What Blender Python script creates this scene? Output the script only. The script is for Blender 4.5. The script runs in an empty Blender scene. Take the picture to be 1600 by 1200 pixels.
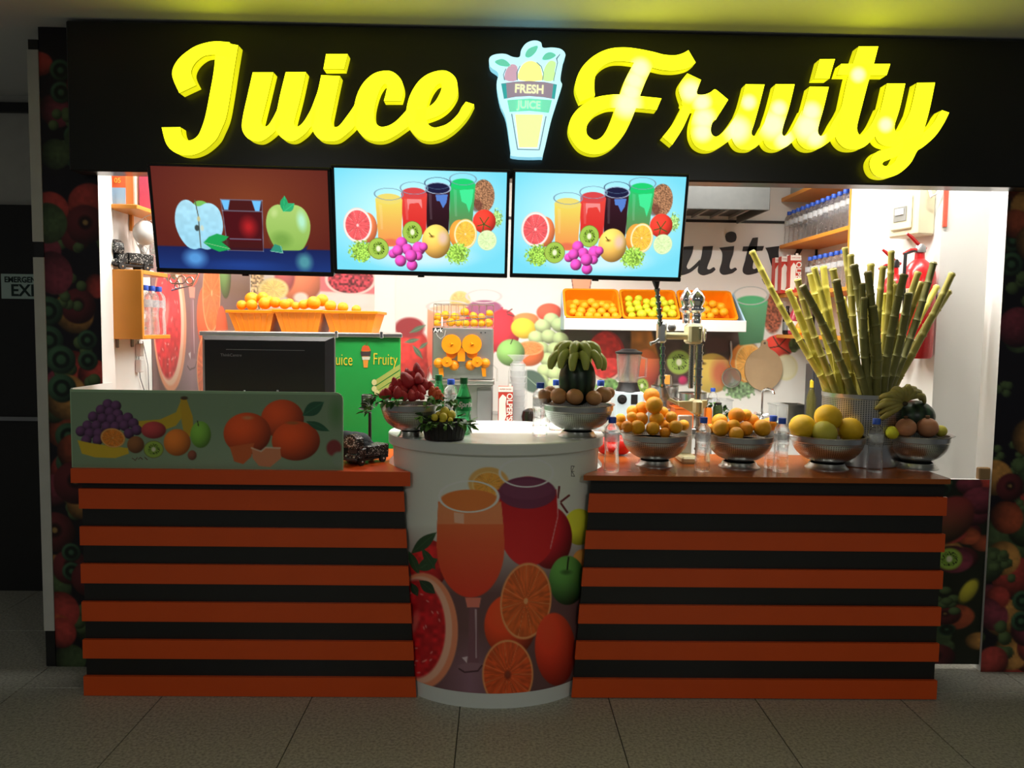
import bpy, math, random
import numpy as np
from math import pi, sin, cos, radians, sqrt
from mathutils import Vector, Matrix
random.seed(7)
SC = bpy.context.scene
COL = SC.collection

# ------------------------------------------------------------------ camera
F, EYE = 1230.0, 1.5                      # focal length in pixels of a 1600 px wide frame, eye height
YAW, PITCH, ROLL = radians(1.1), radians(4.14), radians(.8)
camd = bpy.data.cameras.new('camera'); camd.sensor_width = 36; camd.lens = F / 1600 * 36
camd.clip_start = .02; camd.clip_end = 60
cam = bpy.data.objects.new('camera', camd); COL.objects.link(cam)
RM = Matrix.Rotation(-YAW, 3, 'Z') @ Matrix.Rotation(pi / 2 - PITCH, 3, 'X') @ Matrix.Rotation(ROLL, 3, 'Z')
cam.matrix_world = Matrix.Translation((0, 0, EYE)) @ RM.to_4x4()
SC.camera = cam
R_ = np.array(RM)

# ------------------------------------------------------------------ light and exposure
SC.view_settings.view_transform = 'Standard'; SC.view_settings.look = 'None'
SC.view_settings.gamma = 1; SC.view_settings.use_curve_mapping = False
SC.view_settings.exposure = 0
world = bpy.data.worlds.new('world'); SC.world = world; world.use_nodes = True
world.node_tree.nodes['Background'].inputs[0].default_value = (.9, .95, 1, 1)
world.node_tree.nodes['Background'].inputs[1].default_value = .09

def area(name, loc, sx, sy, power, col=(1, 1, 1), rot=(0, 0, 0)):
    d = bpy.data.lights.new(name, 'AREA'); d.shape = 'RECTANGLE'; d.size = sx; d.size_y = sy
    d.energy = power; d.color = col
    o = bpy.data.objects.new(name, d); COL.objects.link(o); o.location = loc; o.rotation_euler = rot
    return o
WARM = (1, .965, .9)
STALL_LAMPS = [(-1.05, 4.35), (.3, 4.35), (1.35, 4.35)]
for i, (lx, ly) in enumerate(STALL_LAMPS):
    area('stall_ceiling_lamp_light', (lx, ly, 2.655), .5, .5, 17.5, WARM)
area('tube_lamp_light', (.25, 3.405, 2.62), 3.7, .04, 78, WARM)
for lx in (-1.8, 1.8):
    area('hall_ceiling_lamp_light', (lx, -1.2, 2.655), .6, .6, 32, (1, .98, .9))

# ------------------------------------------------------------------ helpers
def ray(px, py): return RM @ Vector(((px - 800) / F, (600 - py) / F, -1))
def PY(px, py, Y): d = ray(px, py); return Vector((0, 0, EYE)) + d * (Y / d.y)
def PX(px, py, X): d = ray(px, py); return Vector((0, 0, EYE)) + d * (X / d.x)
def PZ(px, py, Z): d = ray(px, py); return Vector((0, 0, EYE)) + d * ((Z - EYE) / d.z)
def S(px, Y): return px * Y * 1.005 / F       # pixels -> metres at depth Y
def proj(P):
    q = (P - np.array([0, 0, EYE])) @ R_
    return 800 + F * q[:, 0] / -q[:, 2], 600 - F * q[:, 1] / -q[:, 2]

def lin(c):
    c = c / 255.0
    return c / 12.92 if c <= .04045 else ((c + .055) / 1.055) ** 2.4
def C(r, g, b): return (lin(r), lin(g), lin(b), 1)

MATS = {}
def M(name, col=None, rough=.5, metal=0, emit=0, trans=0, ior=1.45, var=.1, scale=14, bump=0, bscale=60, coat=0, alpha_mix=0, attr=None, sss=0):
    if name in MATS: return MATS[name]
    m = bpy.data.materials.new(name); m.use_nodes = True; MATS[name] = m
    nt = m.node_tree; N = nt.nodes; L = nt.links; b = N['Principled BSDF']
    b.inputs['Roughness'].default_value = rough; b.inputs['Metallic'].default_value = metal
    b.inputs['IOR'].default_value = ior
    if trans: b.inputs['Transmission Weight'].default_value = trans
    if coat: b.inputs['Coat Weight'].default_value = coat; b.inputs['Coat Roughness'].default_value = .08
    if sss: b.inputs['Subsurface Weight'].default_value = sss; b.inputs['Subsurface Radius'].default_value = (.01, .005, .003)
    tc = N.new('ShaderNodeTexCoord')
    if attr:
        a = N.new('ShaderNodeAttribute'); a.attribute_name = attr; src = a.outputs['Color']
    elif var:
        nz = N.new('ShaderNodeTexNoise'); nz.inputs['Scale'].default_value = scale; nz.inputs['Detail'].default_value = 4
        L.new(tc.outputs['Object'], nz.inputs['Vector'])
        mx = N.new('ShaderNodeMix'); mx.data_type = 'RGBA'
        mx.inputs[6].default_value = tuple(c * (1 - var) for c in col[:3]) + (1,)
        mx.inputs[7].default_value = tuple(min(1, c * (1 + var)) for c in col[:3]) + (1,)
        L.new(nz.outputs['Fac'], mx.inputs[0]); src = mx.outputs[2]
    else:
        rg = N.new('ShaderNodeRGB'); rg.outputs[0].default_value = col; src = rg.outputs[0]
    L.new(src, b.inputs['Base Color'])
    if emit:
        L.new(src, b.inputs['Emission Color']); b.inputs['Emission Strength'].default_value = emit
        if attr: 
            b.inputs['Base Color'].default_value = (.01, .01, .01, 1)
            for l in list(b.inputs['Base Color'].links): L.remove(l)
    if bump:
        n2 = N.new('ShaderNodeTexNoise'); n2.inputs['Scale'].default_value = bscale; n2.inputs['Detail'].default_value = 3
        L.new(tc.outputs['Object'], n2.inputs['Vector'])
        bp = N.new('ShaderNodeBump'); bp.inputs['Strength'].default_value = bump; bp.inputs['Distance'].default_value = .003
        L.new(n2.outputs['Fac'], bp.inputs['Height']); L.new(bp.outputs['Normal'], b.inputs['Normal'])
    if alpha_mix:
        t = N.new('ShaderNodeBsdfTransparent'); mix = N.new('ShaderNodeMixShader'); mix.inputs[0].default_value = alpha_mix
        L.new(b.outputs[0], mix.inputs[1]); L.new(t.outputs[0], mix.inputs[2])
        L.new(mix.outputs[0], N['Material Output'].inputs['Surface'])
    return m

def perforated(name, col, nu, nv, r=.3, rough=.28, square=False):
    """steel sheet with rows of punched holes, laid out on the lathe's own UV map"""
    if name in MATS: return MATS[name]
    m = bpy.data.materials.new(name); m.use_nodes = True; MATS[name] = m
    nt = m.node_tree; N = nt.nodes; L = nt.links; b = N['Principled BSDF']
    b.inputs['Metallic'].default_value = 1; b.inputs['Roughness'].default_value = rough
    uv = N.new('ShaderNodeUVMap'); sp = N.new('ShaderNodeSeparateXYZ'); L.new(uv.outputs[0], sp.inputs[0])
    def math_(op, a, bb=None):
        n = N.new('ShaderNodeMath'); n.operation = op
        for i, v in enumerate((a, bb)):
            if v is None: continue
            if isinstance(v, (int, float)): n.inputs[i].default_value = v
            else: L.new(v, n.inputs[i])
        return n.outputs[0]
    fs = []
    for i, k in ((0, nu), (1, nv)):
        f = math_('FRACT', math_('MULTIPLY', sp.outputs[i], k)); fs.append(math_('ABSOLUTE', math_('SUBTRACT', f, .5)))
    if square: d = math_('MAXIMUM', fs[0], fs[1])
    else: d = math_('SQRT', math_('ADD', math_('MULTIPLY', fs[0], fs[0]), math_('MULTIPLY', fs[1], fs[1])))
    hole = math_('LESS_THAN', d, r)
    mx = N.new('ShaderNodeMix'); mx.data_type = 'RGBA'; mx.inputs[6].default_value = col; mx.inputs[7].default_value = (.015, .015, .015, 1)
    L.new(hole, mx.inputs[0]); L.new(mx.outputs[2], b.inputs['Base Color'])
    L.new(math_('SUBTRACT', 1, math_('MULTIPLY', hole, .7)), b.inputs['Metallic'])
    return m

def finish(name, me, mat, parent=None, smooth=35):
    if mat is not None:
        for mm in (mat if isinstance(mat, (list, tuple)) else [mat]): me.materials.append(mm)
    if smooth:
        me.shade_smooth()
        try: me.set_sharp_from_angle(angle=radians(smooth))
        except Exception: pass
    o = bpy.data.objects.new(name, me); COL.objects.link(o)
    if parent is not None: o.parent = parent
    return o

def origin_of(p):
    v = Vector((0, 0, 0))
    while p is not None: v = v + p.location; p = p.parent
    return v

class G:
    """collects geometry; .obj() links it as one mesh object"""
    def __init__(s): s.v = []; s.f = []; s.mi = []; s.uv = None
    def add(s, vs, fs, mi=0):
        n = len(s.v); s.v += [tuple(q) for q in vs]; s.f += [tuple(i + n for i in q) for q in fs]; s.mi += [mi] * len(fs); return s
    def box(s, x0, x1, y0, y1, z0, z1, mi=0):
        return s.add([(x0, y0, z0), (x1, y0, z0), (x1, y1, z0), (x0, y1, z0), (x0, y0, z1), (x1, y0, z1), (x1, y1, z1), (x0, y1, z1)],
                     [(0, 3, 2, 1), (4, 5, 6, 7), (0, 1, 5, 4), (1, 2, 6, 5), (2, 3, 7, 6), (3, 0, 4, 7)], mi)
    def rbox(s, x0, x1, y0, y1, z0, z1, r=.006, mi=0):
        """box with chamfered edges"""
        r = min(r, (x1 - x0) * .45, (y1 - y0) * .45, (z1 - z0) * .45)
        vs = []; idx = {}
        for cx in (0, 1):
            for cy in (0, 1):
                for cz in (0, 1):
                    for ax in range(3):
                        p = [(x0, x1)[cx], (y0, y1)[cy], (z0, z1)[cz]]
                        for k, c in enumerate((cx, cy, cz)):
                            if k != ax: p[k] += r if not c else -r
                        idx[(cx, cy, cz, ax)] = len(vs); vs.append(p)
        fs = []
        for ax in range(3):
            o = [k for k in range(3) if k != ax]
            for c in (0, 1):
                q = []
                for a, bb in ((0, 0), (1, 0), (1, 1), (0, 1)):
                    k = [0, 0, 0]; k[ax] = c; k[o[0]] = a; k[o[1]] = bb; q.append(idx[(*k, ax)])
                fs.append(q)
        for ax in range(3):            # edges along ax
            o = [k for k in range(3) if k != ax]
            for a in (0, 1):
                for bb in (0, 1):
                    k0 = [0, 0, 0]; k0[o[0]] = a; k0[o[1]] = bb; k1 = list(k0); k1[ax] = 1
                    fs.append([idx[(*k0, o[0])], idx[(*k1, o[0])], idx[(*k1, o[1])], idx[(*k0, o[1])]])
        for cx in (0, 1):
            for cy in (0, 1):
                for cz in (0, 1): fs.append([idx[(cx, cy, cz, a)] for a in range(3)])
        ctr = Vector(((x0 + x1) / 2, (y0 + y1) / 2, (z0 + z1) / 2)); out = []
        for f in fs:
            a, b_, c_ = (Vector(vs[i]) for i in f[:3]); n = (b_ - a).cross(c_ - a); m = sum((Vector(vs[i]) for i in f), Vector()) / len(f)
            out.append(f if n.dot(m - ctr) > 0 else f[::-1])
        return s.add(vs, out, mi)
    def prism(s, pts, y0, y1, mi=0):
        """polygon given in (x, z) pulled from y0 to y1"""
        n = len(pts); a = sum(pts[i][0] * pts[(i + 1) % n][1] - pts[(i + 1) % n][0] * pts[i][1] for i in range(n))
        if a < 0: pts = pts[::-1]
        vs = [(p[0], y0, p[1]) for p in pts] + [(p[0], y1, p[1]) for p in pts]
        fs = [tuple(range(n)), tuple(range(2 * n - 1, n - 1, -1))] + [(i, i + n, (i + 1) % n + n, (i + 1) % n) for i in range(n)]
        return s.add(vs, fs, mi)
    def vprism(s, pts, z0, z1, mi=0):
        n = len(pts); a = sum(pts[i][0] * pts[(i + 1) % n][1] - pts[(i + 1) % n][0] * pts[i][1] for i in range(n))
        if a < 0: pts = pts[::-1]
        vs = [(p[0], p[1], z0) for p in pts] + [(p[0], p[1], z1) for p in pts]
        return s.add(vs, [tuple(range(n - 1, -1, -1)), tuple(range(n, 2 * n))] + [(i, (i + 1) % n, (i + 1) % n + n, i + n) for i in range(n)], mi)
    def lathe(s, prof, c=(0, 0, 0), n=24, sx=1, sy=1, mi=0, uv=False):
        """prof: (radius, z) from bottom to top"""
        base = len(s.v); vs = []; fs = []
        for r, z in prof:
            for k in range(n):
                a = 2 * pi * k / n; vs.append((c[0] + r * cos(a) * sx, c[1] + r * sin(a) * sy, c[2] + z))
        for i in range(len(prof) - 1):
            for k in range(n):
                k2 = (k + 1) % n; fs.append((i * n + k, i * n + k2, (i + 1) * n + k2, (i + 1) * n + k))
        if uv:
            L = [0]
            for (r0, z0), (r1, z1) in zip(prof, prof[1:]): L.append(L[-1] + math.hypot(r1 - r0, z1 - z0))
            s.uvtab = []
            for i in range(len(prof) - 1):
                for k in range(n): s.uvtab += [(k / n, L[i]), ((k + 1) / n, L[i]), ((k + 1) / n, L[i + 1]), (k / n, L[i + 1])]
            s.uv = True
        if prof[0][0] > 1e-6 and not uv: fs.append(tuple(range(n))[::-1])
        if prof[-1][0] > 1e-6 and not uv: fs.append(tuple(range((len(prof) - 1) * n, len(prof) * n)))
        return s.add(vs, fs, mi)
    def ball(s, c, rx, ry=None, rz=None, n=16, m=10, dimple=0, rot=None, mi=0):
        ry = ry or rx; rz = rz or rx; vs = []; fs = []
        c = Vector(c)
        def put(x, y, z):
            p = Vector((x * rx, y * ry, z * rz))
            if rot is not None: p = rot @ p
            vs.append(p + c)
        put(0, 0, -1)
        for i in range(1, m):
            t = -pi / 2 + pi * i / m
            for k in range(n): put(cos(t) * cos(2 * pi * k / n), cos(t) * sin(2 * pi * k / n), sin(t))
        put(0, 0, 1 - dimple)
        for k in range(n):
            fs.append((0, 1 + (k + 1) % n, 1 + k))
            for i in range(m - 2):
                a = 1 + i * n; fs.append((a + k, a + (k + 1) % n, a + n + (k + 1) % n, a + n + k))
            a = 1 + (m - 2) * n; fs.append((a + k, a + (k + 1) % n, len(vs) - 1))
        return s.add(vs, fs, mi)
    def tube(s, path, rad, n=8, cap=True, closed=False, mi=0, flat=1):
        path = [Vector(p) for p in path]; k = len(path)
        rads = rad if isinstance(rad, (list, tuple)) else [rad] * k
        vs = []; fs = []; up = None
        for i in range(k):
            t = (path[(i + 1) % k] - path[i - 1]) if closed else (path[min(i + 1, k - 1)] - path[max(i - 1, 0)])
            t.normalize()
            if up is None:
                up = Vector((0, 0, 1)) if abs(t.z) < .9 else Vector((1, 0, 0))
            a = up - t * up.dot(t)
            if a.length < 1e-5: a = Vector((1, 0, 0)) - t * t.x
            a.normalize(); b = t.cross(a); up = a
            for j in range(n):
                w = 2 * pi * j / n; vs.append(path[i] + (a * cos(w) * flat + b * sin(w)) * rads[i])
        for i in range(k if closed else k - 1):
            i2 = (i + 1) % k
            for j in range(n):
                j2 = (j + 1) % n; fs.append((i * n + j, i * n + j2, i2 * n + j2, i2 * n + j))
        if cap and not closed: fs.append(tuple(range(n))[::-1]); fs.append(tuple(range((k - 1) * n, k * n)))
        return s.add(vs, fs, mi)
    def mesh(s, name, off=Vector((0, 0, 0))):
        me = bpy.data.meshes.new(name)
        me.from_pydata([(v[0] - off[0], v[1] - off[1], v[2] - off[2]) for v in s.v], [], s.f)
        if any(s.mi): me.polygons.foreach_set('material_index', s.mi)
        if s.uv:
            u = me.uv_layers.new(name='UVMap'); flat = []
            for q in s.uvtab: flat += q
            flat += [0] * (len(me.loops) * 2 - len(flat)); u.data.foreach_set('uv', flat)
        me.update(); return me
    def obj(s, name, mat, parent=None, local=False, smooth=35):
        off = Vector((0, 0, 0)) if (parent is None or local) else origin_of(parent)
        return finish(name, s.mesh(name, off), mat, parent, smooth)

def tag(o, label=None, cat=None, group=None, kind=None):
    if label: o['label'] = label
    if cat: o['category'] = cat
    if group: o['group'] = group
    if kind: o['kind'] = kind
    return o
def thing(name, label, cat, loc=(0, 0, 0), group=None, rz=0):
    o = bpy.data.objects.new(name, None); COL.objects.link(o); o.location = loc; o.rotation_euler = (0, 0, rz)
    o.empty_display_size = .05
    return tag(o, label, cat, group)
def struct(o): o['kind'] = 'structure'; return o
def inst(name, me, parent=None, loc=(0, 0, 0), rot=None, scale=None):
    o = bpy.data.objects.new(name, me); COL.objects.link(o); o.parent = parent; o.location = loc
    if rot is not None: o.rotation_euler = rot
    if scale is not None: o.scale = scale if not isinstance(scale, (int, float)) else (scale,) * 3
    return o
ORD = ['leftmost', 'second', 'third', 'fourth', 'fifth', 'sixth', 'seventh', 'eighth', 'ninth', 'tenth', 'eleventh', 'twelfth', 'thirteenth', 'fourteenth',
       'fifteenth', 'sixteenth', 'seventeenth', 'eighteenth', 'nineteenth', 'twentieth'] 
ORD += ['twenty-' + w for w in ('first', 'second', 'third', 'fourth', 'fifth', 'sixth', 'seventh', 'eighth', 'ninth')] + ['thirtieth'] + ['thirty-' + w for w in ('first', 'second', 'third', 'fourth', 'fifth', 'sixth', 'seventh', 'eighth', 'ninth')]
def nth(i, n):
    if n == 1: return 'only'
    if i == 0: return 'leftmost'
    if i == n - 1: return 'rightmost'
    return ORD[i] + ' from left'

def text_mesh(txt, size, depth=.001, bold=0, shear=0, align='CENTER', space=1):
    cu = bpy.data.curves.new('lettering', 'FONT'); cu.body = txt; cu.size = size; cu.extrude = depth; cu.offset = bold
    cu.shear = shear; cu.align_x = align; cu.align_y = 'CENTER'; cu.space_character = space; cu.resolution_u = 4
    o = bpy.data.objects.new('lettering', cu); COL.objects.link(o)
    bpy.context.view_layer.update()
    me = bpy.data.meshes.new_from_object(o.evaluated_get(bpy.context.evaluated_depsgraph_get()))
    bpy.data.objects.remove(o); bpy.data.curves.remove(cu); return me
def lettering(txt, size, loc, mat, parent, rot=(pi / 2, 0, 0), name='lettering', sx=1, **kw):
    me = text_mesh(txt, size, **kw); me.materials.clear(); me.materials.append(mat)
    o = bpy.data.objects.new(name, me); COL.objects.link(o); o.parent = parent
    o.location = Vector(loc) - origin_of(parent); o.rotation_euler = rot; o.scale = (sx, 1, 1); return o

# ------------------------------------------------------------------ printed pictures (vinyl prints and screens)
def vnoise(x, y):
    xi = np.floor(x); yi = np.floor(y); fx = x - xi; fy = y - yi
    fx = fx * fx * (3 - 2 * fx); fy = fy * fy * (3 - 2 * fy)
    def h(a, b): q = np.sin(a * 127.1 + b * 311.7) * 43758.5453; return q - np.floor(q)
    return (h(xi, yi) * (1 - fx) + h(xi + 1, yi) * fx) * (1 - fy) + (h(xi, yi + 1) * (1 - fx) + h(xi + 1, yi + 1) * fx) * fy
class Paint:
    """a picture drawn on scattered points x, y (picture coordinates), colours 0..255"""
    def __init__(s, x, y, bg): s.x = x; s.y = y; s.c = np.tile(np.array(bg, float), (len(x), 1))
    def over(s, a, col):
        col = np.asarray(col, float)
        if col.ndim == 1: col = col[None, :]
        s.c = s.c * (1 - a[:, None]) + col * a[:, None]
    def uv(s, cx, cy, rx, ry, rot=0):
        dx = s.x - cx; dy = s.y - cy
        if rot: c, q = cos(rot), sin(rot); dx, dy = dx * c + dy * q, -dx * q + dy * c
        return dx / rx, dy / ry
    def ell(s, cx, cy, rx, ry, col, rot=0, e=4, shade=0, al=1, tex=0, ts=10, col2=None):
        u, v = s.uv(cx, cy, rx, ry, rot); d = np.hypot(u, v); a = np.clip((1 - d) * min(rx, ry) / e, 0, 1) * al
        c = np.tile(np.array(col, float), (len(u), 1))
        if col2 is not None:
            t = np.clip(v * .5 + .5, 0, 1)[:, None]; c = c * (1 - t) + np.array(col2, float) * t
        if shade:
            k = 1 + shade * (.45 - 1.0 * ((u + .3) ** 2 + (v + .35) ** 2) * .6); c = c * k[:, None]
        if tex: c = c * (1 + tex * (vnoise(s.x / ts, s.y / ts) - .5))[:, None]
        s.over(a, c); return s
    def ring(s, cx, cy, rx, ry, w, col, rot=0, al=1, lo=-2):
        u, v = s.uv(cx, cy, rx, ry, rot); d = np.abs(np.hypot(u, v) - 1) * min(rx, ry)
        s.over(np.clip(1.5 - d / w, 0, 1) * al * (v > lo), col); return s
    def poly(s, pts, col, e=3, col2=None, al=1, tex=0, ts=10):
        n = len(pts); ins = np.zeros(len(s.x), bool); dm = np.full(len(s.x), 1e9)
        for i in range(n):
            x0, y0 = pts[i]; x1, y1 = pts[(i + 1) % n]
            cr = ((y0 > s.y) != (y1 > s.y)) & (s.x < (x1 - x0) * (s.y - y0) / ((y1 - y0) or 1e-9) + x0); ins ^= cr
            dx, dy = x1 - x0, y1 - y0; t = np.clip(((s.x - x0) * dx + (s.y - y0) * dy) / (dx * dx + dy * dy + 1e-9), 0, 1)
            dm = np.minimum(dm, np.hypot(s.x - x0 - t * dx, s.y - y0 - t * dy))
        a = np.clip(np.where(ins, dm, -dm) / e + .5, 0, 1) * al
        c = np.tile(np.array(col, float), (len(s.x), 1))
        if col2 is not None:
            ys = [p[1] for p in pts]; t = np.clip((s.y - min(ys)) / (max(ys) - min(ys)), 0, 1)[:, None]; c = c * (1 - t) + np.array(col2, float) * t
        if tex: c = c * (1 + tex * (vnoise(s.x / ts, s.y / ts) - .5))[:, None]
        s.over(a, c); return s
    def line(s, pts, w, col, al=1):
        dm = np.full(len(s.x), 1e9)
        for (x0, y0), (x1, y1) in zip(pts, pts[1:]):
            dx, dy = x1 - x0, y1 - y0; t = np.clip(((s.x - x0) * dx + (s.y - y0) * dy) / (dx * dx + dy * dy + 1e-9), 0, 1)
            dm = np.minimum(dm, np.hypot(s.x - x0 - t * dx, s.y - y0 - t * dy))
        s.over(np.clip((w - dm) / w * 2, 0, 1) * al, col); return s
    def citrus(s, cx, cy, rx, ry, rind, pith, flesh, rot=0, e=4, n=10, pw=.1):
        s.ell(cx, cy, rx, ry, rind, rot, e); s.ell(cx, cy, rx * .96, ry * .96, pith, rot, e)
        u, v = s.uv(cx, cy, rx, ry, rot); d = np.hypot(u, v); th = np.arctan2(v, u)
        a = np.clip((1 - pw - d) * min(rx, ry) / e, 0, 1)
        f = np.array(flesh, float)[None, :] * (.9 + .25 * vnoise(th * 14, d * 5))[:, None]
        seg = np.abs(((th / (2 * pi) * n) % 1) - .5) * 2; lw = np.clip((seg - .9) * 9, 0, 1) * .55
        f = f * (1 - lw[:, None]) + np.array(pith, float) * lw[:, None]
        s.over(a, f); s.ell(cx, cy, rx * .1, ry * .1, pith, rot, e, al=.8); return s
    def kiwi(s, cx, cy, r, r2=None):
        r2 = r2 or r; s.ell(cx, cy, r, r2, (120, 110, 50), e=3); s.ell(cx, cy, r * .95, r2 * .95, (165, 200, 80), e=3)
        s.ell(cx, cy, r * .62, r2 * .62, (140, 180, 60), e=r * .2)
        u, v = s.uv(cx, cy, r, r2); d = np.hypot(u, v); th = np.arctan2(v, u)
        a = (np.abs(d - .47) < .13) * (vnoise(th * 9, d * 12) > .6) * .85
        s.over(a.astype(float), (35, 35, 20)); s.ell(cx, cy, r * .27, r2 * .34, (240, 242, 205), e=r * .12); return s
    def leafy(s, cx, cy, rx, ry, col, ts=9):
        u, v = s.uv(cx, cy, rx, ry); d = np.hypot(u, v) + (vnoise(s.x / ts * .7, s.y / ts * .7) - .5) * .6
        n = vnoise(s.x / ts, s.y / ts); c = np.array(col, float)[None, :] * (.55 + .8 * n)[:, None]
        s.over(np.clip((1 - d) * 6, 0, 1), c); return s
    def leaf(s, x0, y0, x1, y1, w, col):
        n = 8; L = math.hypot(x1 - x0, y1 - y0); nx, ny = -(y1 - y0) / L, (x1 - x0) / L
        a = [(x0 + (x1 - x0) * t / n + nx * w * sin(pi * t / n), y0 + (y1 - y0) * t / n + ny * w * sin(pi * t / n)) for t in range(n + 1)]
        b = [(x0 + (x1 - x0) * t / n - nx * w * sin(pi * t / n), y0 + (y1 - y0) * t / n - ny * w * sin(pi * t / n)) for t in range(n - 1, 0, -1)]
        s.poly(a + b, col, e=2); s.line([(x0, y0), (x1, y1)], max(1, w * .08), tuple(min(255, c * 1.4) for c in col), .6); return s
    def tumbler(s, x0, x1, yt, x2, x3, yb, ry, top, c1, c2, rim=-1, rimcol=(120, 150, 170)):
        """glass of juice: liquid surface ellipse at yt, sides down to yb"""
        cx = (x0 + x1) / 2; rx = (x1 - x0) / 2
        s.poly([(x0, yt), (x1, yt), (x3, yb), (x2, yb)], c1, col2=c2); s.ell((x2 + x3) / 2, yb, (x3 - x2) / 2, ry * .8, c2)
        s.ell(cx, yt, rx, ry, top)
        if rim > 0: s.ring(cx, yt - rim, rx * 1.05, ry * 1.05, 2.2, rimcol)
        s.poly([(x0 + rx * .25, yt + ry), (x0 + rx * .5, yt + ry * 1.1), (x0 + rx * .55, yb * .7 + yt * .3), (x0 + rx * .38, yb * .7 + yt * .3)], (255, 255, 255), al=.13)
        return s

PRINT = M('printed_vinyl', rough=.35, attr='print')
SCREEN = M('screen_picture', rough=.15, attr='print', emit=1.12)
def srgb_lin(c):
    c = np.clip(c, 0, 255) / 255.0
    return np.where(c <= .04045, c / 12.92, ((c + .055) / 1.055) ** 2.4)
def sheet(name, fn, nu, nv, paint, mat, parent=None, world=True, keep=None):
    """grid of points fn(u, v) -> xyz; paint(u, v, xyz) -> colours"""
    u, v = np.meshgrid(np.linspace(0, 1, nu), np.linspace(0, 1, nv)); u = u.ravel(); v = v.ravel()
    P = np.stack(fn(u, v), 1); c = paint(u, v, P)
    rgba = np.ones((len(u), 4), np.float32); rgba[:, :3] = srgb_lin(c)
    i = (np.arange(nu - 1)[None, :] + nu * np.arange(nv - 1)[:, None]).ravel()
    q = np.stack([i, i + nu, i + nu + 1, i + 1], 1).astype(np.int32)
    me = bpy.data.meshes.new(name); me.vertices.add(len(u)); me.loops.add(q.size); me.polygons.add(len(q))
    off = np.array(origin_of(parent)) if (parent is not None and world) else 0
    me.vertices.foreach_set('co', (P - off).astype(np.float32).ravel())
    me.loops.foreach_set('vertex_index', q.ravel()); me.polygons.foreach_set('loop_start', (np.arange(len(q)) * 4).astype(np.int32))
    me.update(calc_edges=True); me.validate()
    at = me.color_attributes.new('print', 'FLOAT_COLOR', 'POINT'); at.data.foreach_set('color', rgba.ravel())
    me.materials.append(mat); me.shade_smooth()
    o = bpy.data.objects.new(name, me); COL.objects.link(o); o.parent = parent; return o

# ------------------------------------------------------------------ shared materials
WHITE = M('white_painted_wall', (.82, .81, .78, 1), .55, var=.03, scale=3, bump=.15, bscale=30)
CEIL = M('ceiling_paint', (.78, .78, .74, 1), .6, var=.05, scale=2)
BLACKP = M('black_panel', (.012, .012, .012, 1), .3, var=.3, scale=5)
ORANGEW = M('orange_laminate', (.66, .078, .008, 1), .35, var=.08, scale=6)
SHELFW = M('orange_shelf_board', (.72, .27, .03, 1), .4, var=.08, scale=8)
TOPW = M('brown_counter_laminate', (.36, .09, .016, 1), .22, var=.12, scale=7)
STEEL = M('brushed_steel', (.62, .62, .6, 1), .28, metal=1, var=.06, scale=30)
CHROME = M('chrome', (.8, .8, .8, 1), .12, metal=1, var=0)
DARKP = M('black_plastic', (.014, .014, .015, 1), .4, var=.2)
WHITEP = M('white_plastic', (.8, .8, .78, 1), .35, var=.03)
BLUECAP = M('blue_plastic', (.03, .1, .55, 1), .4, var=.05)
GREYM = M('grey_metal', (.3, .3, .3, 1), .4, metal=.6, var=.1)

# ------------------------------------------------------------------ floor, ceiling, walls
def floor_mat():
    m = M('terrazzo_tile', (.3, .29, .25, 1), .38, var=0); nt = m.node_tree; N = nt.nodes; L = nt.links; b = N['Principled BSDF']
    g = N.new('ShaderNodeNewGeometry'); v = N.new('ShaderNodeTexVoronoi'); v.inputs['Scale'].default_value = 140
    n = N.new('ShaderNodeTexNoise'); n.inputs['Scale'].default_value = 90; n.inputs['Detail'].default_value = 6
    n2 = N.new('ShaderNodeTexNoise'); n2.inputs['Scale'].default_value = 1.5
    for q in (v, n, n2): L.new(g.outputs['Position'], q.inputs['Vector'])
    r = N.new('ShaderNodeValToRGB'); r.color_ramp.elements[0].position = .3; r.color_ramp.elements[0].color = (.21, .205, .175, 1)
    r.color_ramp.elements[1].position = .62; r.color_ramp.elements[1].color = (.43, .425, .36, 1)
    L.new(n.outputs['Fac'], r.inputs[0])
    s = N.new('ShaderNodeMath'); s.operation = 'LESS_THAN'; s.inputs[1].default_value = .22; L.new(v.outputs['Distance'], s.inputs[0])
    s2 = N.new('ShaderNodeMath'); s2.operation = 'MULTIPLY'; s2.inputs[1].default_value = .45; L.new(s.outputs[0], s2.inputs[0])
    mx = N.new('ShaderNodeMix'); mx.data_type = 'RGBA'; mx.inputs[7].default_value = (.1, .095, .08, 1)
    L.new(s2.outputs[0], mx.inputs[0]); L.new(r.outputs[0], mx.inputs[6])
    mz = N.new('ShaderNodeMix'); mz.data_type = 'RGBA'; mz.blend_type = 'MULTIPLY'; mz.inputs[0].default_value = .5
    L.new(mx.outputs[2], mz.inputs[6]); L.new(n2.outputs['Color'], mz.inputs[7])
    for l in list(b.inputs['Base Color'].links): L.remove(l)
    L.new(mx.outputs[2], b.inputs['Base Color']); return m
TERR = floor_mat()
fl = struct(G().box(-6, 6, -5, 6, -.06, -.004).obj('floor', M('dark_grout', (.05, .05, .045, 1), .8)))
tile_me = G().rbox(.0018, .5982, .0018, .5982, -.005, 0, .0015).mesh('tile'); tile_me.materials.append(TERR)
for i in range(-5, 9):
    for j in range(-6, 5):
        inst('tile', tile_me, fl, (-1.33 + .6 * (i - 1), 3.16 + .6 * (j - 1), 0))
struct(G().box(-6, 6, -5, 6, 2.702, 2.78).obj('ceiling', CEIL))
XL, XR, YB = -1.69, 2.2, 5.45
struct(G().box(XL - .2, XR + .2, YB, YB + .12, 0, 2.702).obj('wall_back', WHITE))
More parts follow.
